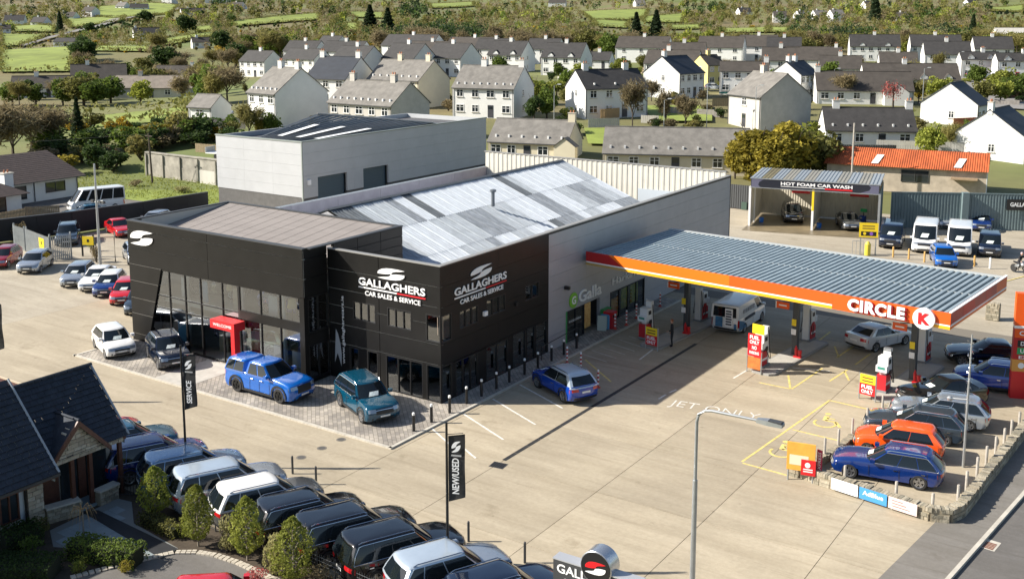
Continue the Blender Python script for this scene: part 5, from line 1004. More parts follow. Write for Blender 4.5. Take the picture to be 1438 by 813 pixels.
def quads(cen, size, aspect=1., up=0.):
    n = len(cen); a = nr.normal(size=(n, 3)); a[:, 2] += up; a /= np.linalg.norm(a, axis=1)[:, None]; b = nr.normal(size=(n, 3)); b -= a * (a * b).sum(1)[:, None]; b /= np.linalg.norm(b, axis=1)[:, None]
    s = (size * nr.uniform(.6, 1.3, n))[:, None]; a = a * s; b = b * s * aspect
    return np.stack([cen - a, cen + b * .9, cen + a, cen - b * .9], 1).reshape(-1, 3)
def cloud_mesh(name, V, m):
    k = len(V) // 4; me = bpy.data.meshes.new(name); me.vertices.add(len(V)); me.vertices.foreach_set('co', V.astype(np.float32).ravel()); me.loops.add(4 * k); me.loops.foreach_set('vertex_index', np.arange(4 * k, dtype=np.int32)); me.polygons.add(k); me.polygons.foreach_set('loop_start', np.arange(0, 4 * k, 4, dtype=np.int32)); me.polygons.foreach_set('loop_total', np.full(k, 4, dtype=np.int32)); me.update(); me.materials.append(m); return me
def crown_pts(n, clumps, rx, rz, cz, cr, shell=.55):
    out = []
    c = nr.normal(size=(clumps, 3)); c /= np.linalg.norm(c, axis=1)[:, None]; c *= (nr.uniform(.35, .95, clumps))[:, None]
    c = c * np.array([rx - cr * .6, rx - cr * .6, rz - cr * .6]) + np.array([0, 0, cz]); rr = cr * nr.uniform(.55, 1.25, clumps)
    w = rr ** 2 / (rr ** 2).sum(); idx = nr.choice(clumps, n, p=w); d = nr.normal(size=(n, 3)); d /= np.linalg.norm(d, axis=1)[:, None]; d *= (nr.uniform(shell, 1.0, n) ** .6)[:, None]
    return c[idx] + d * rr[idx][:, None] * np.array([1, 1, .8])
def trunk(h, r, m=None, limbs=4, spread=1.5):
    mb = MB(); mb.tube([(0, 0, -.1), (.05, .02, h * .5), (0, 0, h)], [r, r * .75, r * .45], 7)
    for k in range(limbs):
        a = k * 2.4 + nr.uniform(0, .5); z0 = h * nr.uniform(.45, .8); mb.tube([(0, 0, z0), (math.cos(a) * spread * .5, math.sin(a) * spread * .5, z0 + h * .25), (math.cos(a) * spread, math.sin(a) * spread, z0 + h * .6)], [r * .4, r * .25, r * .1], 5)
    return mb.mesh('trunk', m or BARK)
def bare_tree(h, seed, twigs=900, wide=.34):
    q = random.Random(seed); mb = MB(); tips = []
    def br(p, d, ln, r, lv):
        e = p + d * ln; mid = p + d * ln * .5 + Vector((q.uniform(-1, 1), q.uniform(-1, 1), 0)) * ln * .05
        mb.tube([p, mid, e], [r, r * .8, r * .6], 5 if lv < 2 else 3, False)
        if lv >= 3: tips.append((p, e)); return
        for k in range(q.choice((3, 4)) if lv else 6):
            nd = (d + Vector((q.uniform(-1, 1), q.uniform(-1, 1), q.uniform(-.15, .7))) * (.8 if lv else .75)).normalized(); br(p + d * ln * q.uniform(.5, 1), nd, ln * q.uniform(.55, .8), r * .55, lv + 1)
    br(Vector((0, 0, -.1)), Vector((0, 0, 1)), h * .26, h * .013, 0)
    T = np.array([[*a, *b] for a, b in tips]); i = nr.choice(len(T), twigs); f = nr.uniform(-.3, 1.3, twigs)[:, None]; cen = T[i, :3] + (T[i, 3:] - T[i, :3]) * f + nr.normal(size=(twigs, 3)) * h * .035
    V = quads(cen, h * .05, .13, .6); zmax = V[:, 2].max(); sc_ = h / zmax; V *= sc_; tm = mb.mesh('branches', BARK); tm.transform(Matrix.Diagonal((sc_, sc_, sc_, 1)))
    return tm, V
PROTO = {}
def proto_tree(key):
    if key in PROTO: return PROTO[key]
    k, v = key.rsplit('_', 1); v = int(v)
    if k in ('bare', 'budding'):
        tm, V = bare_tree(9, 10 + v, 1500 if k == 'bare' else 1800); cm = cloud_mesh('crown', V, LF['twig' if k == 'bare' else 'bud'])
    elif k == 'conifer':
        n = 2600; z = nr.uniform(0, 1, n) ** .8; a = nr.uniform(0, 6.28, n); lay = np.floor(z * 14) / 14; rr = (1 - z) * 2.6 * (.75 + .25 * np.sin(lay * 40 + a * 3)) * nr.uniform(.55, 1, n) + .1
        cm = cloud_mesh('crown', quads(np.stack([rr * np.cos(a), rr * np.sin(a), 1.2 + z * 10.8], 1), .38, .5, -.2), LF['con']); tm = trunk(10, .2, limbs=0)
    else:
        mt, rx, rz, n, sz = dict(green=('lime', 2.6, 2.6, 1900, .27), leafy=('mid', 2.6, 2.7, 1900, .27), ever=('dark', 2.7, 3.0, 2200, .27), olive=('olive', 2.8, 2.6, 1900, .25), gold=('gold', 2.3, 3.5, 4600, .21), blossom=('blossom', 2.4, 1.9, 420, .15))[k]
        P = crown_pts(n, 30 + 4 * v, rx, rz, rz + (.6 if k != 'gold' else .3), 1.0); cm = cloud_mesh('crown', quads(P, sz, .8), LF[mt]); tm = trunk(rz + 1.6, .19, limbs=5)
    PROTO[key] = (tm, cm, 9 if k in ('bare', 'budding') else 12 if k == 'conifer' else {'green': 6.5, 'leafy': 6.7, 'ever': 7.3, 'olive': 6.5, 'gold': 8.1, 'blossom': 5.1}[k]); return PROTO[key]
def tree(key, x, y, h, label, group=None, z=None, wide=1.0, cat='tree'):
    tm, cm, h0 = proto_tree(key); s = h / h0; nm = {'bare': 'bare_tree', 'budding': 'budding_tree', 'conifer': 'conifer_tree', 'ever': 'evergreen_tree', 'gold': 'evergreen_tree', 'blossom': 'blossom_tree'}.get(key.rsplit('_', 1)[0], 'leafy_tree')
    t = thing(nm, label, cat, (x, y, terr(x, y) - .05 if z is None else z), rnd.uniform(0, 6.28), group); t.scale = (s * wide, s * wide, s)
    link('trunk', tm, t); link('crown', cm, t); return t
BUSH = {}
def bush(x, y, r, h, key, label, z=0., group=None, n=900, name='shrub', sz=.07, cat='shrub', core=True):
    kk = (key, n, sz)
    if kk not in BUSH:
        P = crown_pts(n, 16, 1, 1, 1.0, .42, .7); P[:, 2] = np.maximum(P[:, 2], .05); stem = MB()
        for k in range(5): a = k * 1.3; stem.tube([(0, 0, 0), (.3 * math.cos(a), .3 * math.sin(a), .6), (.6 * math.cos(a), .6 * math.sin(a), 1.4)], [.06, .04, .02], 5)
        BUSH[kk] = (cloud_mesh('foliage', quads(P, sz, .7), LF[key]), stem.mesh('stems', BARK))
    t = thing(name, label, cat, (x, y, z), rnd.uniform(0, 6.28), group); t.scale = (r, r, h / 2); link('foliage', BUSH[kk][0], t); link('stems', BUSH[kk][1], t); return t
def hedge(label, pts, w_, h, key, z=0., dens=330, sz=.05, name='hedge'):
    """clipped hedge along a polyline: dark inner mass plus leaf faces over it"""
    t = thing(name, label, 'hedge', (0, 0, z)); core = MB(); P = []
    for a, b in zip(pts, pts[1:]):
        a = np.array(a); b = np.array(b); d = b - a; ln = np.linalg.norm(d); d /= ln; nn = np.array([-d[1], d[0]])
        core.box(.05, ln - .05, -w_ / 2 + .1, w_ / 2 - .1, 0, h - .1, Matrix.Translation((a[0], a[1], 0)) @ Matrix.Rotation(math.atan2(d[1], d[0]), 4, 'Z'))
        n = int(dens * ln * (w_ + 2 * h)); u = nr.uniform(-.03, ln + .03, n); s = nr.uniform(-h - w_ / 2, h + w_ / 2, n)
        off = np.clip(s, -w_ / 2, w_ / 2); zz_ = np.where(np.abs(s) > w_ / 2, h - (np.abs(s) - w_ / 2), h) + nr.normal(0, .025, n); off = off + nr.normal(0, .03, n) + .04 * np.sin(u * 3)
        P.append(np.stack([a[0] + d[0] * u + nn[0] * off, a[1] + d[1] * u + nn[1] * off, np.maximum(zz_, .02)], 1))
    core.build('inner_growth', mat('hedge_core', (.02, .025, .01), .95), t); link('foliage', cloud_mesh('foliage', quads(np.concatenate(P), sz, .7), LF[key]), t); return t
# ================================================================ stone bungalow bottom left
SLATE = mat('slate_blue', (.03, .037, .05), .75, spec=.25, var=.3, scale=2.5, bump=.2, bscale=12)
RENDER_ = mat('blue_white_render', (.55, .6, .63), .8, var=.08, scale=1.5)
WOODB = mat('brown_joinery', (.10, .04, .025), .5, var=.2, scale=5); SAND = [mat('ashlar_%d' % i, c, .85, var=.15, scale=6, bump=.2, bscale=15) for i, c in enumerate(((.42, .36, .27), (.34, .29, .22), (.48, .43, .34)))]
bun = thing('stone_bungalow', 'slate roofed stone bungalow with gabled porch at the bottom left', 'house')
def slate_roof(par, y0, y1, xe, ze, xr, zr, courses, th=.03, name='slate_course', m=SLATE):
    dx = (xr - xe) / courses; dz = (zr - ze) / courses; sl_ = math.hypot(dx, dz); nx, nz = -dz / sl_ * math.copysign(1, 1), dx / sl_
    if nz < 0: nx, nz = -nx, -nz
    for k in range(courses):
        a = (xe + dx * k, ze + dz * k); b = (xe + dx * (k + 1.15), ze + dz * (k + 1.15)); mb = MB(); w_ = .3; y = y0 - (w_ / 2 if k % 2 else 0)
        while y < y1:
            p, q = max(y0, y), min(y1, y + w_ - .008); y += w_; j = rnd.uniform(0, .006)
            if q - p < .03: continue
            lo = (a[0] + nx * (.045 + j), a[1] + nz * (.045 + j)); hi = (b[0] + nx * .006, b[1] + nz * .006)
            mb.add([(lo[0], p, lo[1]), (lo[0], q, lo[1]), (hi[0], q, hi[1]), (hi[0], p, hi[1]), (a[0], p, a[1]), (a[0], q, a[1])], [(0, 1, 2, 3), (4, 5, 1, 0)])
        mb.build(name, m, par)
slate_roof(bun, -19.35, -15.5, -4.75, 2.52, -7.2, 5.15, 14); slate_roof(bun, -30, -19.4, -3.75, 2.5, -6.9, 5.65, 17)
def qd(nm, m, *p): return MB().add(list(p), [(0, 1, 2, 3)]).build(nm, m, bun)
qd('rear_slope', SLATE, (-7.2, -19.35, 5.15), (-9.65, -19.35, 2.52), (-9.65, -15.5, 2.52), (-7.2, -15.5, 5.15)); qd('rear_slope', SLATE, (-6.9, -30, 5.65), (-10.05, -30, 2.5), (-10.05, -19.4, 2.5), (-6.9, -19.4, 5.65))
for k in range(13): MB().tube([(-7.2, -19.35 + k * .3, 5.17), (-7.2, -19.07 + k * .3, 5.17)], .09, 8).build('ridge_tile', SLATE, bun)
for (y, xr, zr, xe, ze) in ((-15.52, -7.2, 5.15, -4.75, 2.52), (-19.42, -6.9, 5.65, -3.75, 2.5)):
    MB().tube([(xe, y, ze + .03), (xr, y, zr + .05)], .05, 6).build('verge_trim', mat('lead_grey', (.3, .33, .36), .5), bun)
    MB().add([(xr, y - .05, zr - .05), (xe - .25, y - .05, ze - .05), (xe - .25, y - .05, ze - .4), (2 * xr - xe, y - .05, ze - .4)], [(0, 1, 2, 3)]).build('gable_infill', RENDER_, bun)
bx('wall', mat('bungalow_inner', (.3, .28, .25), .8), bun, -9.4, -5.9, -19.3, -15.7, 0, 2.5); bx('wall', RENDER_, bun, -9.4, -5.2, -30, -20.1, 0, 2.45)
bx('fascia', WOODB, bun, -3.95, -3.85, -30, -19.4, 2.3, 2.48); bx('soffit', WOODB, bun, -5.2, -3.86, -30, -19.4, 2.3, 2.32); bx('gutter', DARK, bun, -3.84, -3.74, -30, -19.38, 2.38, 2.49); bx('fascia', WOODB, bun, -4.95, -4.86, -16.5, -15.6, 2.34, 2.5); bx('soffit', WOODB, bun, -5.9, -4.87, -19.4, -15.6, 2.4, 2.42)
def ashlar(name, par, y0, y1, z0, z1, xface, dep=.12, clip=None, ch=.17):
    core = MB(); mb = MB(); z = z0
    while z < z1 - .02:
        h_ = min(ch * rnd.uniform(.8, 1.2), z1 - z); y = y0
        while y < y1 - .02:
            w_ = min(rnd.uniform(.16, .42), y1 - y); yc = y + w_ / 2
            if clip is None or z + h_ * .7 < clip(yc): mb.k = rnd.randrange(3); mb.box(xface - dep, xface + rnd.uniform(0, .025), y + .008, y + w_ - .008, z + .008, z + h_ - .008)
            y += w_
        z += h_
    o = stuff(mb.build(name, SAND, par)); return o
PW = lambda u0, u1, d0, d1, z0, z1: (-5.2 - d1, -5.2 - d0, u0, u1, z0, z1)
ashlar('pier_stones', bun, -20.02, -19.35, 0, 2.3, -5.08, .5)
gab = lambda y: 2.55 + max(0, 1.28 * (1 - abs(y + 17.95) / 1.15))
ashlar('gable_stones', bun, -19.05, -16.85, 2.5, 3.85, -4.75, .3, gab); MB().add([(-4.8, -19.1, 2.5), (-4.8, -16.8, 2.5), (-4.8, -17.95, 3.82)], [(0, 1, 2)]).build('gable_core', MORT, bun)
ashlar('lintel_stones', bun, -19.3, -15.8, 2.33, 2.52, -4.78, .3)
for s_ in (-1, 1):
    a = (-17.95, 3.98); b = (-17.95 + s_ * 1.42, 2.42); qd('porch_slope', SLATE, (-4.55, a[0], a[1]), (-4.55, b[0], b[1]), (-5.2, b[0], b[1]), (-6.6, a[0], a[1]))
    MB().add([(-4.52, a[0], a[1] + .02), (-4.52, b[0], b[1] + .02), (-4.52, b[0], b[1] - .2), (-4.52, a[0], a[1] - .24), (-4.6, a[0], a[1] + .02), (-4.6, b[0], b[1] + .02), (-4.6, b[0], b[1] - .2), (-4.6, a[0], a[1] - .24)], [(0, 1, 2, 3), (7, 6, 5, 4), (0, 4, 5, 1), (2, 6, 7, 3)]).build('bargeboard', WOODB, bun)
MB().tube([(-4.5, -17.95, 4.02), (-6.5, -17.95, 4.02)], .06, 6).build('porch_ridge', SLATE, bun); MB().tube([(-4.7, -19.35, 2.5), (-6.6, -18.0, 4.0)], .05, 6).build('valley_lead', mat('lead_blue', (.15, .2, .27), .4), bun)
window(PW, -21.15, -20.35, .6, 1.9, 2, bun, fm=WOODB, gm=GLASSD, solid=True); bx('window_sill', KERBM, bun, -5.22, -5.08, -21.25, -20.3, .5, .58); MB().tube([(-5.1, -20.1, 0), (-5.1, -20.1, 2.3)], .045, 8).build('downpipe', BLACKM, bun)
for a, b, m in ((-19.1, -18.2, WOODB), (-18.1, -17.35, GLASSD), (-17.3, -16.95, WOODB), (-16.9, -15.95, GLASSD)): bx('door' if m is WOODB else 'glazed_screen', m, bun, -5.9, -5.82, a, b, .05, 2.25)
for y in (-18.15, -17.32, -15.9): bx('post', WOODB, bun, -5.0, -4.85, y - .08, y + .08, 0, 2.34)
bx('door_step', mat('step_stone', (.2, .26, .28), .6), bun, -5.7, -4.75, -18.3, -17.0, 0, .12)
bx('small_gable', RENDER_, bun, -16.5, -12, -17.5, -15.5, 0, 2.5); MB().prism([(-18, -19), (-13.6, -15.1), (-13.6, -14.9), (-18, -14.9)], 2.5, 2.75).build('outer_eave', WOODB, bun); bx('outer_eave', mat('cream_fascia', (.5, .42, .3), .6), bun, -18, -13.55, -14.92, -14.8, 2.55, 2.8)
# low porch walls and gate
for i, (a, b, lb) in enumerate((((-5.05, -19.3), (-4.7, -18.1), 'low coped stone wall left of the bungalow door step'), ((-4.7, -17.2), (-4.75, -16.3), 'low coped stone wall right of the bungalow door step'))):
    t = stone_wall('garden_wall', lb, [a, b], h=.6, th=.35, course=.15, mean=.25); MB().box(-.05, math.dist(a, b) + .05, -.22, .22, .6, .68, Matrix.Translation((*a, 0)) @ Matrix.Rotation(math.atan2(b[1] - a[1], b[0] - a[0]), 4, 'Z')).build('coping', KERBM, t)
gt = thing('garden_gate', 'black iron garden gate between the bungalow and the dealer row', 'gate', (-4.7, -16.25, 0), R(38))
for k in range(9): MB().tube([(k * .13, 0, .08), (k * .13, 0, 1.0 + .06 * math.sin(k * .4))], .012, 5).build('bar', BLACKM, gt)
for z in (.12, .9): MB().tube([(0, 0, z), (1.04, 0, z)], .018, 6).build('rail', BLACKM, gt)
# garden ground
sheet('garden_ground', [(-5.2, -30), (16, -26), (15.5, -16.3), (-5.2, -15.6)], .012, mat('garden_soil', (.06, .045, .03), .95, var=.3, scale=3))
FLAG = mat('blue_flagstone', (.24, .28, .29), .7, var=.15, scale=1.2)
def inpoly(x, y, P):
    r_ = False
    for i in range(len(P)):
        (x0, y0), (x1, y1) = P[i], P[i - 1]
        if (y0 > y) != (y1 > y) and x < (x1 - x0) * (y - y0) / (y1 - y0) + x0: r_ = not r_
    return r_
gpoly = [G(*q) for q in ((70, 745), (165, 700), (185, 705), (188, 735), (250, 770), (228, 790), (165, 775), (75, 768))]; fs_ = sheet('garden_paving', gpoly, .02, mat('paving_joint', (.2, .21, .2), .9), .02)
for i in range(-12, 6):
    for j in range(-12, 8):
        x, y = -1.5 + i * .62, -18.2 + j * .46
        if all(inpoly(a, b, gpoly) for a, b in ((x, y), (x + .6, y), (x, y + .44), (x + .6, y + .44))): bx('flagstone', FLAG, fs_, x, x + .61, y, y + .45, .02, .03)
sheet('garden_path', [(-4.75, -17.95), (-4.28, -17.5), (1.05, -17.75), (1.2, -18.6)], .038, mat('dark_path', (.02, .021, .023), .7, var=.2, scale=3), .01)
arcp = [G(*q) for q in ((100, 815), (125, 808), (170, 797), (215, 786), (245, 779), (275, 779), (300, 783), (330, 793), (360, 807), (385, 819), (430, 835))]
sheet('driveway', arcp[::-1] + [(-1.5, -26), (9, -26)], .03, ASPH)
ks_ = thing('cobble_kerb', 'curved edging of pale granite setts round the garden drive', 'kerb'); SETT = mat('granite_sett', (.45, .41, .34), .85, var=.2, scale=8)
for (a, b) in zip(arcp, arcp[1:]):
    a = np.array(a); b = np.array(b); d = b - a; ln = np.linalg.norm(d); nn = max(1, int(ln / .19)); rot = math.atan2(d[1], d[0])
    for k in range(nn):
        for r_ in (0, .13):
            p = a + d * (k + .5) / nn; MB().box(-.085, .085, .0 + r_, .12 + r_, 0, .075 + rnd.uniform(0, .02)).build('sett', SETT, ks_, False, (p[0], p[1], 0), rot)
# planting
hedge('clipped low hedge beside the dark garden path, far side', [(-1.9, -17.1), (.35, -17.15)], .55, .5, 'olive'); hedge('long clipped hedge in front of the flagstones', [(-1.9, -20.3), (.9, -19.35)], .85, .75, 'mid'); hedge('dark clipped hedge along the bungalow wall', [(-4.3, -21.6), (-4.0, -20.3)], 1.0, .8, 'dark'); hedge('dense dark hedge at the bottom left corner', [(-3.4, -23.2), (-.9, -21.6)], 1.3, .7, 'dark')
def topiary(x, y, h, lb, key='lime', r=.48):
    t = thing('clipped_tree', lb, 'tree', (x, y, 0), 0, 'clipped trees along the garden'); MB().tube([(0, 0, 0), (0, 0, h * .8)], [.04, .02], 6).build('trunk', BARKP, t)
    n = 2600; z = nr.uniform(0, 1, n); a = nr.uniform(0, 6.28, n); prof = np.interp(z, [0, .12, .35, .7, .92, 1], [.3, .8, 1, .75, .35, .05]) * r; rr = prof * (nr.uniform(.5, 1.05, n) ** .5) * (1 + .2 * np.sin(a * 3 + z * 8 + x) + .1 * np.sin(a * 7 - z * 15))
    link('crown', cloud_mesh('crown', quads(np.stack([rr * np.cos(a), rr * np.sin(a), .35 + z * (h - .35)], 1), .055, .6), LF[key]), t)
    br_ = MB()
    for k in range(14): a_ = k * 2.4; z0 = .5 + (h - .9) * k / 14; br_.tube([(0, 0, z0), (r * .7 * math.cos(a_), r * .7 * math.sin(a_), z0 + .35)], [.015, .006], 4)
    br_.build('branches', BARKP, t)
topiary(-1.75, -16.6, 2.25, 'clipped oval tree beside the light blue SUV, farthest left', 'lime', .62); topiary(1.5, -17.15, 2.5, 'clipped slender tree with pale trunk at the end of the garden path', 'lime', .6); topiary(3.9, -16.85, 2.55, 'tall pointed clipped tree between the pale shrubs', 'lime', .6); topiary(6.6, -17.1, 2.6, 'broad clipped tree nearest the bottom edge behind black SUVs', 'lime', .75)
G2 = None
bush(2.75, -16.75, .55, 1.5, 'pale', 'pale variegated shrub between two clipped trees', n=1500); bush(5.45, -17.05, .6, 1.6, 'pale', 'round cream variegated shrub beside the broad clipped tree', n=1500); bush(.6, -17.05, .4, .9, 'lime', 'small bright green shrub at the foot of the slender clipped tree', n=800); bush(5.5, -17.9, .5, .8, 'blossom', 'low reddish shrub at the drive edge', n=800); bush(7.6, -16.9, .6, 1.1, 'twig', 'bare grey twiggy shrub behind the black SUVs', n=900); bush(-3.1, -21.2, .5, .9, 'mid', 'round green shrub in the dark corner bed'); bush(-.6, -20.9, .4, .6, 'lime', 'small bright shrub by the sett edging'); bush(-4.2, -20.15, .5, .9, 'olive', 'rounded shrub under the bungalow window'); bush(.9, -20.0, .35, .6, 'gold', 'small yellowish shrub before the long hedge')
t = thing('weeping_tree', 'small weeping standard tree on the flagstones', 'tree', (-2.6, -19.3, 0)); MB().tube([(0, 0, 0), (.03, 0, 1.25)], [.03, .025], 6).build('trunk', BARKP, t); wb_ = MB()
for k in range(26): a = k * .9; rr = rnd.uniform(.25, .55); wb_.tube([(0, 0, 1.25), (rr * .6 * math.cos(a), rr * .6 * math.sin(a), 1.4), (rr * math.cos(a), rr * math.sin(a), rnd.uniform(.6, 1.05))], [.014, .01, .006], 4)
wb_.build('crown', mat('straw_twigs', (.35, .24, .12), .8), t)
# wire mesh fence behind the black SUVs
wf = thing('mesh_fence', 'thin wire mesh fence behind the black SUVs', 'fence', (0, 0, 0)); fm_ = MB()
a = np.array((-.8, -15.9)); b = np.array((9.8, -16.4)); d = (b - a)
for k in range(12): p = a + d * k / 11; MB().lathe([(.03, 0), (.03, 1.0)], 6).build('post', DARK, wf, False, (p[0], p[1], 0))
for z in np.arange(.1, 1.0, .15): fm_.tube([(*a, z), (*b, z)], .006, 4)
for k in range(90): p = a + d * k / 89; fm_.tube([(*p, .1), (*p, .95)], .005, 4)
stuff(fm_.build('mesh', STEEL, wf))
# ================================================================ grey warehouse behind the showroom
wh = thing('warehouse', 'pale grey clad warehouse with two dark roller doors behind the showroom', 'building')
WHP = mat('warehouse_panel', (.44, .455, .47), .5, .1, var=.05, scale=.6); PLN = mat('warehouse_plinth', (.10, .098, .095), .8, var=.15, scale=2)
WX, WY, WT = -40.7, 30.64, 8.2
PWF = pl('y', WY); PWR = pl('x', WX)
clad(PWF, [-53.0, -48.9, -44.8, WX - .005], [2.8, 3.85, 4.9, 5.95, 7.0, WT], [], WHP, wh, gap=.005, bm=WHP); bx('plinth', PLN, wh, -52.95, WX - .02, WY + .05, WY + .3, 0, 2.79)
doors = [(32.7, 36.9, 0, 4.6), (39.35, 43.3, 0, 4.65)]
clad(PWR, [WY + .005, 38, 45.5, 53.5, 61.4], [2.7, 3.8, 4.9, 6.0, 7.1, WT], doors, WHP, wh, gap=.005, bm=WHP)
for a, b, c, d in rect_sub((WY + .1, 61.4, 0, 2.69), doors): MB().box(*PWR(a, b, .05, .3, c, d)).build('plinth', PLN, wh)
for y0, y1, z0, z1 in doors:
    o = bx('roller_door', mat('roller_blue', (.055, .085, .11), .5), wh, WX - .5, WX - .42, y0, y1, 0, z1)
    for k in range(14): MB().box(WX - .419, WX - .40, y0 + .05, y1 - .05, .05 + k * .32, .33 + k * .32).build('slat', mat('roller_slat', (.06, .095, .12), .45), o)
for a in ((-53.05, WX + .06, WY - .06, WY + .2, WT, WT + .12), (WX - .2, WX + .06, WY + .2, 61.5, WT, WT + .12)): bx('coping', mat('coping_green', (.25, .28, .26), .5), wh, *a)
bx('corner_trim', MATS['coping_green'], wh, WX - .06, WX + .055, WY - .055, WY + .06, 0, WT); bx('rear_wall', WHP, wh, -53, WX - .2, 61.2, 61.4, 0, WT); bx('side_wall', WHP, wh, -53, -52.8, WY + .3, 61.2, 0, WT)
bx('flat_roof', MATS['felt_roof'], wh, -52.8, WX - .2, WY + .3, 61.2, 7.6, 7.7); WROOF = mat('warehouse_roof', (.17, .19, .205), .5, .2, var=.1, scale=1)
for k in range(18):
    x = -48.2 + k * .4; f = k / 18; yk, zk = 40.5 + 11 * f, 9.9 - 1.5 * f; yn, zn = 40.5 + 11 * (f + 1 / 18), 9.9 - 1.5 * (f + 1 / 18); MB().add([(x, WY + .3, 7.95), (x + .33, WY + .3, 7.95), (x + .33, yn, zn), (x, yk, zk), (x + .36, WY + .3, 8.02), (x + .4, WY + .3, 8.02), (x + .4, yn, zn + .07), (x + .36, yn, zn + .07)], [(0, 1, 2, 3), (1, 4, 7, 2), (4, 5, 6, 7)]).build('roof_sheet', WROOF, wh)
MB().add([(-48.2, 40.5, 9.9), (WX - .3, 51.5, 8.4), (WX - .3, 58, 7.6), (-48.2, 58, 7.6)], [(0, 1, 2, 3)]).build('rear_roof', WROOF, wh); MB().tube([(-48.2, 40.5, 9.93), (WX - .3, 51.5, 8.43)], .12, 6).build('ridge_cap', COPE, wh)
for x in (-46.6, -44.6, -42.6): f = (x + 48.2) / 7.2; q = lambda t: (lerp(WY + .3, 40.5 + 11 * f, t), lerp(7.95, 9.9 - 1.5 * f, t) + .09); MB().add([(x, *q(.18)), (x + .75, *q(.18)), (x + .75, *q(.62)), (x, *q(.62))], [(0, 1, 2, 3)]).build('roof_light', mat('skylight', (.8, .82, .82), .4), wh)
bx('wall_box', SIGNW, wh, WX, WX + .2, 31.2, 31.6, 4.0, 4.5)
# ================================================================ left yard: black wall, gates, signs
bwall = thing('black_wall', 'long black rendered boundary wall behind the left yard', 'wall'); BWM = mat('black_render', (.012, .013, .016), .7, var=.2, scale=1)
P_ = [(-60.5, 2), (-58.4, 10.1), (-56.6, 16.1), (-55.6, 23.3), (-55.1, 31.0)]
for a, b in zip(P_, P_[1:]):
    d = np.array(b) - np.array(a); ln = np.linalg.norm(d); n_ = max(1, int(ln / 2.4)); Mw = Matrix.Translation((*a, 0)) @ Matrix.Rotation(math.atan2(d[1], d[0]), 4, 'Z')
    for k in range(n_): MB().box(k * ln / n_ + .01, (k + 1) * ln / n_ - .01, -.1, .1, 0, 2.0, Mw).build('panel', BWM, bwall)
    MB().box(0, ln, -.13, .13, 2.0, 2.07, Mw).build('coping', DARK, bwall)
def palisade(name, label, a, b, h, m, step=.16, cat='gate', par_sign=None, ang_extra=0):
    a = np.array(a); b = np.array(b); d = b - a; ln = np.linalg.norm(d); t = thing(name, label, cat, (a[0], a[1], 0), math.atan2(d[1], d[0]))
    k = 0
    while k * step < ln: MB().add([(k * step, -.02, .08), (k * step + .09, -.02, .08), (k * step + .09, -.02, h - .1), (k * step + .045, -.02, h), (k * step, -.02, h - .1), (k * step + .045, .02, .08), (k * step + .045, .02, h - .05)], [(0, 1, 2, 3, 4), (1, 5, 6, 2), (0, 4, 6, 5)]).build('pale', m, t); k += 1
    for z in (.35, h - .4): bx('rail', m, t, 0, ln, .022, .07, z, z + .06)
    for x in (0, ln): bx('post', m, t, x - .05, x + .05, .03, .14, 0, h + .1)
    return t
GM = mat('gate_steel', (.33, .36, .37), .5, .5, var=.15, scale=3)
g1 = palisade('palisade_gate', 'galvanised palisade gate leaf at the left yard, far leaf', (-55.0, 9.3), (-52.9, 9.0), 2.1, GM); g2 = palisade('palisade_gate', 'galvanised palisade gate leaf with yellow sign in the left yard', (-52.6, 9.0), (-47.4, 7.9), 2.1, GM); g3 = palisade('palisade_gate', 'folded galvanised gate leaf end on by the silver hatchback', (-47.3, 7.95), (-46.9, 9.6), 2.2, GM)
bx('warning_sign', YEL, g2, 3.2, 4.3, -.05, -.025, .95, 1.75); bx('symbol', BLACKM, g2, 3.62, 3.85, -.056, -.051, 1.2, 1.5)
t = thing('yellow_sign', 'yellow warning sign on two dark posts in the left yard', 'sign', (*G(124, 360), 0), R(25))
for x in (-.5, .55): bx('post', BLACKM, t, x - .06, x + .06, -.05, .05, 0, 1.9)
bx('board', YEL, t, -.42, .6, -.08, -.052, 1.0, 1.75); bx('symbol', BLACKM, t, 0, .2, -.086, -.081, 1.25, 1.5)
t = thing('yard_frame', 'thin dark rectangular frame behind the yellow sign', 'frame', (*G(150, 368), 0), R(40)); MB().tube([(-.8, 0, 0), (-.8, 0, 2.1), (.7, 0, 2.1), (.7, 0, 0)], .05, 6).build('tube', BLACKM, t)
bush(*G(135, 368), .5, 1.9, 'twig', 'bare brown bush at the foot of the tall grey pole', n=700); bush(*G(28, 338), .7, 2.4, 'twig', 'bare brown bush behind the far gate leaf', n=700); bush(*G(128, 352), .4, 1.5, 'lime', 'sparse yellow green bush behind the yellow sign', n=400)
# ================================================================ left bungalow beyond the wall
TILEB = mat('brown_roof_tile', (.075, .055, .048), .8, var=.2, scale=2, bump=.4, bscale=9); WREND = mat('white_render', (.66, .67, .66), .8, var=.05, scale=.8)
lb = thing('white_bungalow', 'white bungalow with brown tiled roof behind the minibus', 'house')
bx('wall', WREND, lb, -85.5, -75.8, 12, 29.6, -.1, 2.45)
for k in range(16):
    x0 = -75.0 - k * .35; z0 = 2.3 + k * .162; MB().add([(x0, 11, z0), (x0, 30.2 - k * .07, z0), (x0 - .4, 30.13 - k * .07, z0 + .185 - .02), (x0 - .4, 11, z0 + .185 - .02), (x0, 11, z0 - .05), (x0, 30.2 - k * .07, z0 - .05)], [(0, 1, 2, 3), (4, 5, 1, 0)]).build('tile_course', TILEB, lb)
MB().add([(-80.6, 11, 4.85), (-86.2, 11, 2.3), (-86.2, 30, 2.3), (-80.6, 29, 4.85)], [(0, 1, 2, 3)]).build('rear_slope', TILEB, lb); MB().add([(-75, 30.2, 2.3), (-86.2, 30, 2.3), (-80.6, 29.1, 4.85)], [(0, 1, 2)]).build('hip_end', TILEB, lb)
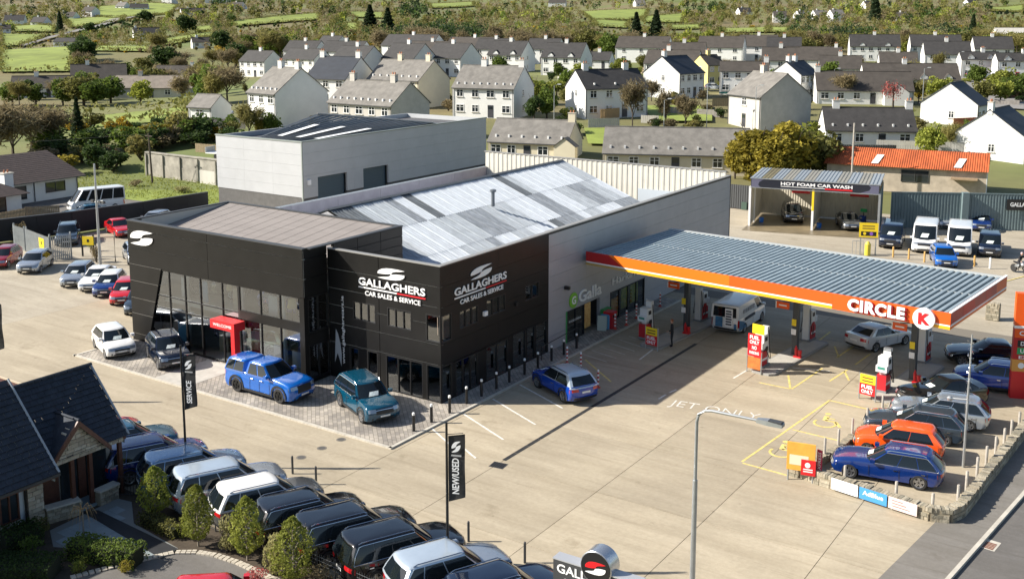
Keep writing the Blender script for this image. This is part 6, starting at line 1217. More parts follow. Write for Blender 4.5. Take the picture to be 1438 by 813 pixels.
PLB = pl('x', -75.8); window(PLB, 25.6, 28.0, .75, 1.9, 2, lb, fm=DARK, gm=GLASSD, solid=True); window(PLB, 22.0, 23.3, .4, 1.9, 1, lb, fm=DARK, gm=GLASSD, solid=True); bx('gutter', DARK, lb, -75.05, -74.95, 12, 30.2, 2.2, 2.3); MB().tube([(-75.7, 24.2, 0), (-75.7, 24.2, 2.3)], .05, 6).build('downpipe', DARK, lb); MB().tube([(-75.7, 29.5, 0), (-75.7, 29.5, 2.3)], .05, 6).build('downpipe', DARK, lb)
bx('wing_wall', WREND, lb, -75.8, -70.5, 12, 19.5, -.1, 2.2)
for k in range(9): x0 = -69.9 - k * .36; z0 = 2.05 + k * .16; MB().add([(x0, 11, z0), (x0, 20.2 - k * .3, z0), (x0 - .4, 19.9 - k * .3, z0 + .17), (x0 - .4, 11, z0 + .17), (x0, 11, z0 - .05), (x0, 20.2 - k * .3, z0 - .05)], [(0, 1, 2, 3), (4, 5, 1, 0)]).build('tile_course', TILEB, lb)
MB().add([(-69.9, 20.2, 2.05), (-75.8, 20.0, 2.05), (-73.1, 17.6, 3.5)], [(0, 1, 2)]).build('hip_end', TILEB, lb); MB().add([(-73.1, 17.6, 3.5), (-75.9, 20, 2.2), (-75.9, 11, 2.2), (-73.1, 11, 3.5)], [(0, 1, 2, 3)]).build('rear_slope', TILEB, lb)
window(pl('x', -70.5), 13, 17.8, .2, 1.9, 3, lb, fm=WOODB, gm=GLASSD, solid=True); c_ = bx('chimney', WREND, lb, -75.6, -74.6, 20.2, 21.2, 1.8, 3.6); bx('chimney_cap', KERBM, c_, -75.7, -74.5, 20.1, 21.3, 3.6, 3.7)
for s_ in (-.2, .2): MB().lathe([(.1, 3.7), (.08, 4.0)], 8, Matrix.Translation((-75.1, 20.7 + s_, 0))).build('chimney_pot', mat('terracotta', (.4, .16, .08), .8), c_)
TIM = mat('fence_timber', (.26, .2, .12), .85, var=.2, scale=4)
def board_fence(label, a, b, h, m=TIM, bw=.14, name='timber_fence', z=0.):
    a = np.array(a, float); b = np.array(b, float); d = b - a; ln = np.linalg.norm(d); t = thing(name, label, 'fence', (a[0], a[1], z), math.atan2(d[1], d[0])); n_ = min(60, int(ln / (bw + .03))); bw2 = ln / n_
    me = MB().box(.0, bw2 - .03, -.015, .015, .05, h).mesh('board', m)
    for k in range(n_): link('board', me, t, (k * bw2, 0, rnd.uniform(-.02, .02)))
    for z_ in (.3, h - .3): bx('rail', m, t, 0, ln, .016, .06, z_, z_ + .08)
    return t
board_fence('short timber fence before the white bungalow', (-65.5, 11.5), (-66.5, 17.5), 1.2); board_fence('low timber fence beside the teal car', (-67.5, 18.0), (-65.5, 20.6), 1.1)
sheet('rough_grass', [(-90, 31), (-55.6, 31), (-55.6, 44), (-92, 46)], -.02, LAWN, .03); sheet('gravel_drive', [(-75.5, 10), (-58, 11), (-55.9, 28), (-66, 31), (-75.5, 30)], -.01, mat('dark_gravel', (.12, .11, .1), .9, var=.3, scale=3))
rw_ = thing('retaining_wall', 'weathered concrete retaining wall with pale lower panels beyond the grass', 'wall'); RWM = mat('weathered_concrete', (.30, .28, .24), .9, var=.35, scale=.8, bump=.3, bscale=5); RWP = mat('pale_panel', (.52, .5, .45), .8, var=.15, scale=.6, stretch=(1, 1, .2))
for k in range(8):
    x = -81 + k * 3.3; bx('upper_panel', RWM, rw_, x, x + 3.27, 43.0, 43.3, 1.7, 3.1); bx('lower_panel', RWP if k > 2 else RWM, rw_, x, x + 3.27, 42.95, 43.29, 0, 1.69); bx('post', RWM, rw_, x - .1, x + .1, 42.8, 42.94, 0, 3.0)
bx('cap', RWM, rw_, -81.2, -54.5, 42.9, 43.4, 3.1, 3.25)
board_fence('timber panel fence on top of the retaining wall bank', (-80, 50), (-62, 51.5), 1.5, z=2.2)
up_ = thing('wooden_pole', 'dark wooden utility pole by the retaining wall', 'pole', (*G(214, 258), 0)); MB().tube([(0, 0, 0), (-.25, 0, 6.2)], [.13, .09], 8).build('pole', BARK, up_); bx('crossarm', BARK, up_, -.9, .4, -.05, .05, 5.8, 5.92); MB().tube([(-.2, 0, 6.1), (-14, -6, 4.9), (-30, -13, 4.6)], .03, 4).build('cable', BLACKM, up_)
tr_ = thing('flatbed_trailer', 'white flatbed trailer on the bank above the retaining wall', 'trailer', (-71.5, 47.5, 2.6), R(10)); bx('bed', SIGNW, tr_, -2.2, 2.4, -.9, .9, .6, .75); bx('headboard', STEEL, tr_, -2.25, -2.1, -.9, .9, .75, 1.4)
for x in (-.5, .6): MB().lathe([(.3, -.1), (.32, 0), (.3, .1)], 14, Matrix.Translation((x, -.95, .32)) @ Matrix.Rotation(R(90), 4, 'X')).build('wheel', TYRE, tr_)
MB().prism([(-82, 43.3), (-54, 43.3), (-50, 64), (-84, 64)], -.5, 2.55).build('bank', GRASS)['kind'] = 'structure'
# ================================================================ car wash
cw = thing('car_wash', 'open fronted two bay car wash with dark sign fascia', 'car wash', (-4.8, 55.3, 0), R(11.8)); CWL, CWD = 11.95, 7.0
CORR = mat('wash_sheet', (.55, .51, .42), .6, var=.12, scale=1.5, stretch=(1, 1, .3)); NAVY = mat('wash_fascia', (.018, .02, .03), .4); GREENG = mat('green_grey_sheet', (.14, .19, .20), .55, var=.08, scale=1)
bsh = rib_sheet(1.0, .1, 4.2, 4, .03).mesh('s', CORR)
for k in range(12): link('back_sheet', bsh, cw, (k * .99, CWD, 0))
for x, m in ((.05, CORR), (5.95, CORR), (11.9, GREENG)):
    sh = rib_sheet(CWD / 8, .1, 4.0, 4, .03).mesh('s', m)
    for k in range(8): o = link('side_sheet', sh, cw, (x, CWD - k * CWD / 8 if x < 6 else k * CWD / 8, 0)); o.rotation_euler = (0, 0, R(-90) if x < 6 else R(90))
for x, m in ((0, SIGNW), (5.95, YEL), (11.95, STEEL)):
    bx('post', m, cw, x - .1, x + .1, -.12, .12, 1.9 if m is YEL else 0, 3.9)
    if m is YEL: bx('post', SIGNW, cw, x - .1, x + .1, -.12, .12, 0, 1.895)
bx('post', SIGNW, cw, .0, .15, 2.2, 2.35, 0, 3.9)
bx('sign_fascia', NAVY, cw, .05, 11.9, -.1, .0, 3.86, 4.68); 
for z in (3.8, 4.68): bx('fascia_trim', STEEL, cw, -.05, 12.0, -.14, .04, z, z + .07)
SW_ = mat('fascia_swirl', (.12, .12, .18), .4); MB().add([(.1, -.104, 3.88), (1.0, -.104, 3.88), (.75, -.104, 4.1), (.85, -.104, 4.4), (1.3, -.104, 4.66), (.1, -.104, 4.66)], [(0, 1, 2, 3, 4, 5)]).build('swirl', SW_, cw); MB().add([(11.85, -.104, 4.66), (10.9, -.104, 4.66), (11.15, -.104, 4.45), (11.0, -.104, 4.15), (10.2, -.104, 3.88), (11.85, -.104, 3.88)], [(0, 1, 2, 3, 4, 5)]).build('swirl', SW_, cw)
text('sign_lettering', 'HOT FOAM CAR WASH', SIGNW, cw, (2.9, -.108, 4.2), (1, 0, 0), (0, 0, 1), 6.6, .32, ext=.004, bold=.03); bx('underline', SIGNW, cw, 2.9, 7.0, -.108, -.102, 4.06, 4.11); bx('underline', RED, cw, 7.0, 9.5, -.108, -.102, 3.98, 4.12)
WR = [mat('wash_roof_a', (.3, .33, .35), .5, .2), mat('wash_roof_b', (.5, .5, .47), .6), mat('wash_roof_c', (.30, .27, .17), .7, var=.3, scale=2)]
for m_ in WR[1:]:
    n_, l_, b_ = nodes_of(m_); tr_ = n_.new('ShaderNodeBsdfTranslucent'); tr_.inputs[0].default_value = (.6, .58, .48, 1); mx2 = n_.new('ShaderNodeMixShader'); mx2.inputs[0].default_value = .55; l_.new(b_.outputs[0], mx2.inputs[1]); l_.new(tr_.outputs[0], mx2.inputs[2]); l_.new(mx2.outputs[0], n_['Material Output'].inputs['Surface'])
rs2 = rib_sheet(1.02, 0, CWD + .3, 3, .05).mesh('s', WR[0])
for k in range(12):
    o = link('roof_sheet', rs2, cw, (k * 1.0 - .05, 0, 4.72)); o.rotation_euler = (R(-93.5), 0, 0); o.scale = (1, 1, 1); o.material_slots[0].link = 'OBJECT'; o.material_slots[0].material = WR[(0, 2, 0, 1, 0, 1, 0, 0, 1, 0, 1, 0)[k]]
    o.rotation_euler = (R(-89.5), 0, 0)
for k, x in enumerate((4.0, 9.7)): b = bx('notice', SIGNW, cw, x - .9, x + .9, CWD - .12, CWD - .06, 2.5, 3.3); bx('notice_band', RED, b, x - .9, x + .9, CWD - .13, CWD - .121, 2.4, 2.65)
sheet('wash_floor', [tuple(np.array((-4.8, 55.3)) + np.array((math.cos(R(11.8)) * u - math.sin(R(11.8)) * v, math.sin(R(11.8)) * u + math.cos(R(11.8)) * v))) for u, v in ((-.3, -2.5), (12.4, -2.0), (12, 8), (0, 8))], -.012, mat('wet_floor', (.2, .16, .1), .35, var=.3, scale=.5))
for i, q in enumerate(((1069, 312), (1150, 320))): t = thing('wash_bucket', 'blue bucket on the floor of the %s wash bay' % ('left', 'right')[i], 'bucket', (*G(*q), 0)); MB().lathe([(.2, 0), (.26, .45), (.24, .45), (.2, .1)], 12).build('pail', mat('bucket_blue', (.02, .15, .5), .4), t); MB().tube([(-.25, 0, .44), (0, 0, .62), (.25, 0, .44)], .012, 5).build('handle', STEEL, t)
t = thing('wash_brush', 'green brush and hose stand in the right wash bay', 'brush', (*G(1212, 316), 0)); MB().tube([(0, 0, 0), (0, 0, 1.4)], .04, 6).build('stand', BLACKM, t); bx('brush', mat('brush_green', (.02, .35, .1), .7), t, -.3, .3, -.1, .1, 1.3, 1.6); bx('tub', mat('tub_blue', (.02, .06, .3), .5), t, -.35, .2, -.3, .3, 0, .9)
t = thing('pay_sign', 'yellow pay sign with purple logo before the dark van', 'sign', (*G(1216, 357), 0), R(20))
for x in (-.5, .75): bx('post', STEEL, t, x - .05, x + .05, -.04, .04, 0, 2.6)
bx('board', YEL, t, -.65, .9, -.08, -.042, 1.5, 2.75); bx('arrow_panel', BLACKM, t, -.5, .75, -.086, -.081, 1.62, 2.0); MB().lathe([(.15, 0), (.15, .01)], 12, Matrix.Translation((.35, -.09, 1.82)) @ Matrix.Rotation(R(90), 4, 'X')).build('logo', mat('purple', (.25, .1, .5), .5), t); MB().lathe([(.13, 0), (.13, .01)], 12, Matrix.Translation((-.2, -.09, 1.82)) @ Matrix.Rotation(R(90), 4, 'X')).build('arrow', YEL, t)
for k in range(2): bx('print_line', mat('print_olive', (.3, .2, .02), .6), t, -.4, .6, -.086, -.081, 2.2 + .22 * k, 2.32 + .22 * k)
t = thing('bike_rack', 'grey steel rack with canister under the yellow pay sign', 'rack', (*G(1212, 358), 0), R(20)); 
for k in range(4): MB().tube([(-.9 + k * .3, 0, 0), (-.9 + k * .3, 0, 1.2)], .025, 6).build('bar', STEEL, t)
MB().tube([(-.9, 0, 1.2), (.0, 0, 1.2)], .03, 6).build('rail', STEEL, t); MB().lathe([(.25, 0), (.25, .95), (.1, 1.2)], 12, Matrix.Translation((.35, 0, 0))).build('canister', mat('canister_yellow', (.6, .5, .05), .5), t)
# green sheet fence
a, b, c = np.array((6.9, 61.9)), np.array((12.9, 65.2)), np.array((24.5, 70.8)); gf = thing('sheet_fence', 'tall green grey corrugated sheet fence behind the vans', 'fence'); fsh = rib_sheet(1.0, .05, 3.45, 4, .05).mesh('s', GREENG)
for p, q in ((a, b), (b, c)):
    d = q - p; ln = np.linalg.norm(d); ang_ = math.atan2(d[1], d[0])
    for k in range(int(ln)): u = p + d * k / int(ln); o = link('sheet', fsh, gf, (u[0], u[1], 0), ang_); o.scale = (ln / int(ln), 1, 1)
    MB().box(0, ln, -.07, .04, 3.45, 3.55, Matrix.Translation((*p, 0)) @ Matrix.Rotation(ang_, 4, 'Z')).build('top_rail', GREENG, gf)
MB().box(-.3, .3, -.5, .1, 0, 3.6, Matrix.Translation((*b, 0)) @ Matrix.Rotation(R(28), 4, 'Z')).build('pier', GREENG, gf)
t = thing('fence_sign', 'black name board on the green fence at the right edge', 'sign', (16.4, 66.7, 0), R(25.8)); bx('board', BLACKM, t, 0, 3.2, -.12, -.07, 2.0, 3.05); text('sign_lettering', 'GALLAGHERS', SIGNW, t, (.3, -.125, 2.35), (1, 0, 0), (0, 0, 1), 2.7, .4, ext=.004, bold=.03)
YP = mat('post_yellow', (.55, .33, .1), .7)
for i, q in enumerate(((1254, 361), (1276, 364), (1298, 368), (1368, 374), (1390, 377))): x, y = G(*q); tag(MB().lathe([(.08, 0), (.08, .85), (.05, .9)], 8).build('low_post', YP if i < 4 else SIGNW, None, False, (x, y, 0)), ('ochre post before the vans, %s from the left' % ('first', 'second', 'third', 'fourth')[i]) if i < 4 else 'white post before the small navy van', 'post', 'posts before the vans')
# dark sheet wall beside the wash, barrel and drum
bfw = thing('sheet_fence', 'dark grey sheet fence left of the car wash', 'fence'); dsh = rib_sheet(1.0, .05, 2.6, 4, .04).mesh('s', mat('dark_sheet', (.07, .075, .08), .6))
for k in range(8): link('sheet', dsh, bfw, (-13 + k, 63.5, 0))
t = thing('old_drum', 'rusty barrel standing left of the car wash', 'barrel', (*G(1033, 292), 0)); MB().lathe([(.3, 0), (.3, .3), (.32, .31), (.3, .32), (.3, .6), (.32, .61), (.3, .62), (.3, .9)], 14).build('drum', mat('rust_brown', (.22, .08, .04), .8, var=.3, scale=5), t)
t = thing('waste_bin', 'dark green bin with rods beside the rusty barrel', 'bin', (*G(1046, 294), 0)); bx('bin', mat('bin_green', (.05, .09, .07), .6), t, -.3, .3, -.3, .3, 0, .8)
for k in range(3): MB().tube([(0, 0, .6), (-.3 + k * .35, 0, 1.7)], .025, 5).build('rod', STEEL, t)
# rusty roofed shed
sx, sy = -6.0, 83.0; rs_ = thing('rusty_shed', 'long low stone shed with rusty orange corrugated roof', 'shed', (sx, sy, 0), R(9)); RUST = mat('rust_roof', (.42, .10, .03), .85, var=.35, scale=.8, stretch=(1, .3, 1), detail=6); SHW = mat('shed_wall', (.42, .36, .28), .9, var=.25, scale=.8)
bx('wall', SHW, rs_, 0, 17.5, 0, 6.5, 0, 3.0); shm = rib_sheet(1.0, 0, 4.1, 4, .05).mesh('s', RUST)
for k in range(18):
    for s_ in (0, 1): o = link('roof_sheet', shm, rs_, (-.3 + k * 1.0 + s_, -.5 if not s_ else 7.0, 2.95)); o.rotation_euler = (R(-65), 0, 0 if not s_ else math.pi)
MB().add([(17.52, 0, 3), (17.52, 6.5, 3), (17.52, 3.25, 4.75)], [(0, 1, 2)]).build('gable', mat('gable_white', (.6, .62, .62), .8), rs_); bx('gable_wall', MATS['gable_white'], rs_, 17.5, 17.56, 0, 6.5, 0, 3)
window(pl('y', 0), 8.4, 11.4, 1.3, 2.7, 2, rs_, fm=DARK, gm=GLASSD, solid=True); bx('porch_roof', mat('tile_tan', (.28, .2, .12), .8, var=.2, scale=4), rs_, 13.8, 16.6, -1.2, .1, 2.0, 2.15)
for x in (5.0, 14.0): MB().add([(x, -.1, 3.27), (x + .8, -.1, 3.27), (x + 1.3, 1.7, 4.12), (x + .5, 1.7, 4.12)], [(0, 1, 2, 3)]).build('roof_light', mat('patch_white', (.6, .62, .6), .6), rs_)
up2 = thing('wooden_pole', 'plain timber pole rising behind the car wash roof', 'pole', (*G(1195, 272), 0)); MB().tube([(0, 0, 0), (0, 0, 8.2)], [.14, .1], 8).build('pole', POSTM, up2)
# ================================================================ town houses
HW = mat('house_white', (.70, .70, .68), .85, var=.05, scale=.5); HCR = mat('house_cream', (.62, .56, .42), .85, var=.06, scale=.5); HGR = mat('house_grey_dash', (.46, .44, .40), .9, var=.1, scale=.8); HYE = mat('house_yellow', (.62, .52, .22), .85)
RGREY = mat('roof_grey_slate', (.165, .155, .14), .85, var=.25, scale=.9, bump=.3, bscale=4); RBROWN = mat('roof_brown_tile', (.055, .047, .04), .85, var=.22, scale=.7, bump=.3, bscale=4); RNAVY = mat('roof_navy_slate', (.022, .027, .037), .6, var=.25, scale=.9, bump=.2, bscale=4); RDARK = mat('roof_dark_slate', (.035, .033, .032), .75, var=.25, scale=.9, bump=.3, bscale=4)
FRAMEW = mat('window_white', (.75, .75, .74), .5); DOORR = mat('door_red', (.4, .02, .03), .5); DOORD = mat('door_dark', (.05, .05, .06), .5)
HOUSES = []; WCACHE = {}
def win_me(w_, h):
    k = (w_, h)
    if k not in WCACHE:
        f = MB(); t = .09
        f.box(-w_ / 2, w_ / 2, -.05, .02, h - t, h); f.box(-w_ / 2, w_ / 2, -.05, .02, 0, t); f.box(-w_ / 2, -w_ / 2 + t, -.049, .02, t, h - t); f.box(w_ / 2 - t, w_ / 2, -.049, .02, t, h - t); f.box(-t / 2, t / 2, -.045, .02, t, h - t); f.box(-w_ / 2 + t, w_ / 2 - t, -.042, .02, h * .62, h * .62 + t * .7)
        WCACHE[k] = (f.mesh('window', FRAMEW), MB().box(-w_ / 2 + .04, w_ / 2 - .04, -.018, -.01, .04, h - .04).mesh('pane', GLASSD), MB().box(-w_ / 2 - .08, w_ / 2 + .08, -.14, 0, -.09, 0).mesh('sill', KERBM))
    return WCACHE[k]
def house(px, py, wpx, gpx, phi, floors, label, wall='w', roof=RGREY, chim=(.5,), nwin=None, group=None, dorm=0, porch=None, pitch=36, gwin=1, he=None, vents=0, D=None, door=True, name='house', doorm=None):
    x, y = GT(px, py); d = depth(x, y); s = d / 1498; far = d > 420; ph = R(phi)
    L = max(4.5, min(30, wpx * s / max(.35, math.cos(ph)))); D = D or max(5.0, min(10.5, (gpx * s / max(.3, abs(math.sin(ph)))) if gpx else 7.5))
    he = he or (5.0 if floors == 2 else 2.55); wm = {'w': HW, 'c': HCR, 'g': HGR, 'y': HYE}[wall]; rise = D / 2 * math.tan(R(pitch)); z0 = terr(x, y)
    t = thing(name, label, 'house', (x, y, z0), YAW - ph, group); HOUSES.append((x, y, L / 2 + 3, D)); h2 = L / 2
    vs = [(-h2, 0, -1.5), (h2, 0, -1.5), (h2, D, -1.5), (-h2, D, -1.5), (-h2, 0, he), (h2, 0, he), (h2, D, he), (-h2, D, he), (-h2, D / 2, he + rise), (h2, D / 2, he + rise)]
    MB().add(vs, [(0, 1, 5, 4), (1, 2, 6, 9, 5), (2, 3, 7, 6), (3, 0, 4, 8, 7)]).build('wall', wm, t)
    ov = .3; rr = math.tan(R(pitch))
    for sd in (0, 1):
        ye = -ov if sd == 0 else D + ov; P = [(-h2 - .12, ye, he - ov * rr), (h2 + .12, ye, he - ov * rr), (h2 + .12, D / 2, he + rise), (-h2 - .12, D / 2, he + rise)]
        o = MB().add([(a, b, c + .14) for a, b, c in P] + P, [(0, 1, 2, 3), (7, 6, 5, 4), (0, 4, 5, 1), (1, 5, 6, 2), (3, 7, 4, 0)]).build('roof_slope', roof, t)
        if sd == 0: MB().box(-h2, h2, -ov - .1, -ov, he - ov * rr - .02, he - ov * rr + .1).build('gutter', DARK if not far else roof, t)
        if sd == 0 and vents:
            for k in range(vents): u = -h2 + L * (k + .5) / vents; MB().box(u - .12, u + .12, .5, .8, he + .5 * rr + .12, he + .8 * rr + .3).build('roof_vent', FRAMEW, t)
    MB().box(-h2 - .12, h2 + .12, D / 2 - .12, D / 2 + .12, he + rise + .08, he + rise + .2).build('ridge', roof, t)
    for c in chim:
        u = -h2 + L * c; u = max(-h2 + .4, min(h2 - .4, u)); c_ = MB().box(u - .5, u + .5, D / 2 - .35, D / 2 + .35, he + rise - .6, he + rise + 1.1).build('chimney', wm, t)
        if not far:
            MB().box(u - .56, u + .56, D / 2 - .41, D / 2 + .41, he + rise + 1.1, he + rise + 1.2).build('chimney_cap', KERBM, c_)
            for k in (-.22, .22): MB().lathe([(.12, 0), (.09, .35)], 8, Matrix.Translation((u + k, D / 2, he + rise + 1.2))).build('chimney_pot', MATS['terracotta'], c_)
    if not far:
        for u in (-h2 + .15, h2 - .15): MB().tube([(u, -.1, 0), (u, -.1, he - .2)], .05, 5).build('downpipe', DARK, t)
    n = nwin or max(2, int(round(L / 2.9)))
    for f in range(floors):
        zb = .85 + f * 2.55
        for k in range(n):
            u = -h2 + L * (k + .5) / n; isd = door and f == 0 and (k == n // 2)
            if isd:
                dr_ = MB().box(u - .5, u + .5, -.05, .02, 0, 2.1).build('door', doorm or DOORD, t); MB().box(u - .42, u + .42, -.06, -.051, 1.4, 1.9).build('pane', GLASSD, dr_) if not far else None
                continue
            w_, h_ = (1.25, 1.25) if (k + f) % 3 else (1.5, 1.25)
            a, b, c = win_me(w_, h_); o = link('window', a, t, (u, 0, zb)); link('pane', b, o)
            if not far: link('sill', c, o)
    if gwin and phi and not far:
        for f in range(floors):
            a, b, c = win_me(.9, 1.15); sdx = h2 if phi > 0 else -h2
            o = link('window', a, t, (sdx, D * .45, .9 + f * 2.55), R(90) if phi > 0 else R(-90)); link('pane', b, o); link('sill', c, o)
    for k in range(dorm):
        u = -h2 + L * (k + .5) / dorm * 1.0; zb = he - .5; w_ = .8; y0 = -.06; y1 = 2.2
        dm = MB().add([(u - w_, y0, zb), (u + w_, y0, zb), (u + w_, y0, zb + 1.0), (u, y0, zb + 1.75), (u - w_, y0, zb + 1.0), (u - w_, y1, zb + 1.0), (u + w_, y1, zb + 1.0), (u, y1, zb + 1.75), (u - w_, y1, zb), (u + w_, y1, zb)], [(0, 1, 2, 3, 4), (1, 9, 6, 2), (0, 4, 5, 8)]).build('dormer', wm, t)
        MB().add([(u - w_ - .12, y0 - .12, zb + .9), (u, y0 - .12, zb + 1.82), (u, y1, zb + 1.82), (u - w_ - .12, y1, zb + .9), (u + w_ + .12, y0 - .12, zb + .9), (u + w_ + .12, y1, zb + .9)], [(0, 1, 2, 3), (1, 4, 5, 2)]).build('dormer_roof', roof, dm); a, b, c = win_me(.9, .9); o = link('window', a, dm, (u, y0, zb + .15)); 
    if porch:
        u = porch[0] * h2; w_, dp, hp = porch[1], porch[2], 2.3
        pm = MB().add([(u - w_, -dp, -1), (u + w_, -dp, -1), (u + w_, 0, -1), (u - w_, 0, -1), (u - w_, -dp, hp), (u + w_, -dp, hp), (u + w_, 0, hp), (u - w_, 0, hp), (u, -dp, hp + w_ * .75), (u, 0, hp + w_ * .75)], [(0, 1, 5, 8, 4), (1, 2, 6, 5), (3, 0, 4, 7)]).build('porch', wm, t)
        MB().add([(u - w_ - .15, -dp - .15, hp - .05), (u, -dp - .15, hp + w_ * .75 + .1), (u, .5, hp + w_ * .75 + .1), (u - w_ - .15, .5, hp - .05), (u + w_ + .15, -dp - .15, hp - .05), (u + w_ + .15, .5, hp - .05)], [(0, 1, 2, 3), (1, 4, 5, 2)]).build('porch_roof', roof, pm)
    return t
FARW = 'white two storey houses in the far row of the estate'
# far row
for i, (px, wp, gp, py, lb) in enumerate(((354, 42, 20, 108, 'white semi at the far left end of the back row'), (419, 52, 20, 107, 'white semi second in the back row, pink blossom before it'), (489, 50, 24, 108, 'white semi in the back row above the navy roof'), (559, 48, 30, 108, 'white semi in the back row behind the large grey roof'), (622, 52, 40, 107, 'white semi in the back row with blue shaded gable'))): house(px, py, wp, gp, 32, 2, lb, roof=RDARK, chim=(.5,), group=FARW, gwin=0)
house(708, 101, 48, 22, 24, 2, 'white semi with small dormer gables left of the dormered pair', roof=RDARK, dorm=2, group=FARW); house(787, 106, 55, 22, 22, 2, 'white dormered semi standing alone in the back row centre', roof=RDARK, dorm=2, group=FARW)
house(570, 84, 75, 20, 30, 2, 'long dark roof showing above the back row, left', roof=RDARK, group=FARW, nwin=3); house(455, 86, 30, 22, 30, 2, 'white gable peeping over the back row roofs', roof=RDARK, group=FARW, nwin=2); house(660, 84, 70, 14, 28, 2, 'dark roof behind the back row, right of centre', roof=RBROWN, group=FARW, nwin=3)
# middle
house(368, 174, 50, 66, 42, 2, 'grey roofed white semi left of the warehouse with plain grey gable', roof=RGREY, wall='w', chim=(.3, .9), vents=6, gwin=0); house(458, 148, 62, 34, 25, 2, 'house with deep navy slate roof behind the grey semis', roof=RNAVY, chim=(.05, .95), gwin=0)
house(552, 150, 78, 40, 34, 2, 'large grey roofed semi with beige gable in the middle distance', roof=RGREY, wall='c', chim=(.35, .9), vents=7, gwin=0, porch=None); house(505, 192, 100, 48, 36, 2, 'grey roofed semi right behind the warehouse roof', roof=RGREY, wall='g', chim=(.1, .75), vents=9, gwin=0)
house(678, 165, 88, 30, 22, 2, 'long white semi with grey roof and four upper windows', roof=RGREY, chim=(.35, .98), vents=8, nwin=4); house(740, 226, 112, 36, 20, 1, 'single storey terrace end with grey roof behind the corrugated wall', roof=RGREY, wall='c', chim=(.97,), vents=6, nwin=5, D=7.5, porch=(1.0, 1.5, 1.2))
house(948, 244, 205, 0, 10, 1, 'long single storey cream terrace with grey roof before the golden tree', roof=RGREY, wall='c', chim=(), vents=10, nwin=7, D=8)
house(866, 165, 92, 25, -22, 2, 'white detached house with very dark roof and side porch', roof=RDARK, chim=(.15, .8), nwin=4, vents=3); house(971, 137, 42, 45, -46, 2, 'white house with black slate roof seen gable first', roof=RNAVY, chim=(.1,), nwin=4); house(940, 118, 70, 18, 22, 2, 'brown roofed house behind the black slated one', roof=RBROWN, chim=(.4,)); house(1005, 121, 26, 18, -30, 2, 'yellow rendered house beside the brown roofs', roof=RBROWN, wall='y', chim=(.5,), nwin=2)
house(1044, 133, 66, 10, 12, 2, 'white house with brown roof above the green trampoline', roof=RBROWN, chim=(.95,), nwin=4); house(1044, 178, 30, 74, 68, 2, 'grey dashed gable fronted house with grey roof', roof=RGREY, wall='g', chim=(.3,), nwin=1, gwin=0, D=9.5); house(1136, 140, 36, 36, -48, 2, 'white house with navy roof behind the grey gable', roof=RNAVY, chim=(.15, .5), nwin=4)
house(900, 88, 70, 14, 20, 2, 'brown roofed house at the back, left of the yellow one', roof=RBROWN, nwin=3); house(1010, 88, 60, 14, 20, 2, 'brown roofed house at the back above the yellow one', roof=RBROWN, nwin=3); house(1062, 86, 50, 14, 20, 2, 'brown roofed house at the back by the chimney pair', roof=RBROWN, nwin=3); house(838, 96, 34, 10, 20, 1, 'small low house among bushes left of the back row', roof=RDARK, nwin=2)
# right
house(1140, 96, 74, 16, 18, 1, 'brown roofed cottage right of the navy roof', roof=RBROWN, nwin=4, chim=(.9,)); house(1228, 86, 66, 16, 14, 2, 'white dormered semi in the right back row, left one', roof=RDARK, dorm=2, group=FARW); house(1314, 86, 66, 16, 14, 2, 'white dormered semi in the right back row, right one', roof=RDARK, dorm=2, group=FARW)
house(1214, 146, 130, 14, 10, 1, 'long brown roofed bungalow terrace with white porch gable', roof=RBROWN, nwin=6, chim=(.02,), porch=(.62, 2.2, 2.0), D=9); house(1280, 128, 128, 12, 10, 1, 'brown roofed house with two white dormers', roof=RBROWN, nwin=5, dorm=4, chim=(.45,), D=9); house(1222, 208, 124, 12, 8, 1, 'single storey white terrace with grey roof above the rusty shed', roof=RDARK, nwin=4, chim=(.15, .97), vents=6, D=8)
house(1376, 110, 52, 8, 8, 2, 'white terrace with red doors at the right, left part', roof=RDARK, dorm=2, chim=(.6,), doorm=DOORR); house(1428, 113, 54, 8, 8, 2, 'white terrace with red doors at the picture edge', roof=RDARK, dorm=2, chim=(.7,), doorm=DOORR); house(1380, 174, 36, 62, -50, 1, 'white house with navy roof and low gabled porch at the right', roof=RNAVY, nwin=3, chim=(), D=9, he=3.2); house(1450, 222, 60, 70, -50, 1, 'white gable cut by the right picture edge', roof=RNAVY, nwin=3, chim=(.0,), D=9.5, he=3.2)
house(1425, 62, 50, 0, 5, 2, 'large pale barn at the far right', roof=HGR, wall='c', chim=(), nwin=2, door=False, name='barn')
for i, (px, py, wp, fl, rf) in enumerate(sorted(((478, 94, 60, 2, RDARK), (600, 95, 62, 2, RBROWN), (690, 90, 50, 2, RDARK), (958, 102, 60, 2, RBROWN), (1095, 112, 50, 2, RBROWN), (1100, 92, 46, 2, RDARK), (1180, 110, 56, 1, RBROWN), (1330, 100, 60, 2, RDARK), (1262, 104, 50, 1, RBROWN), (420, 92, 48, 2, RDARK), (1395, 90, 50, 2, RDARK), (760, 90, 44, 2, RDARK)), key=lambda q: q[0])): house(px, py, wp, 14, 22 if px < 800 else 14, fl, 'white house partly hidden between the estate rows, %s of these from the left' % ORD[i], roof=rf, group='houses partly hidden between the estate rows', nwin=3, gwin=0)
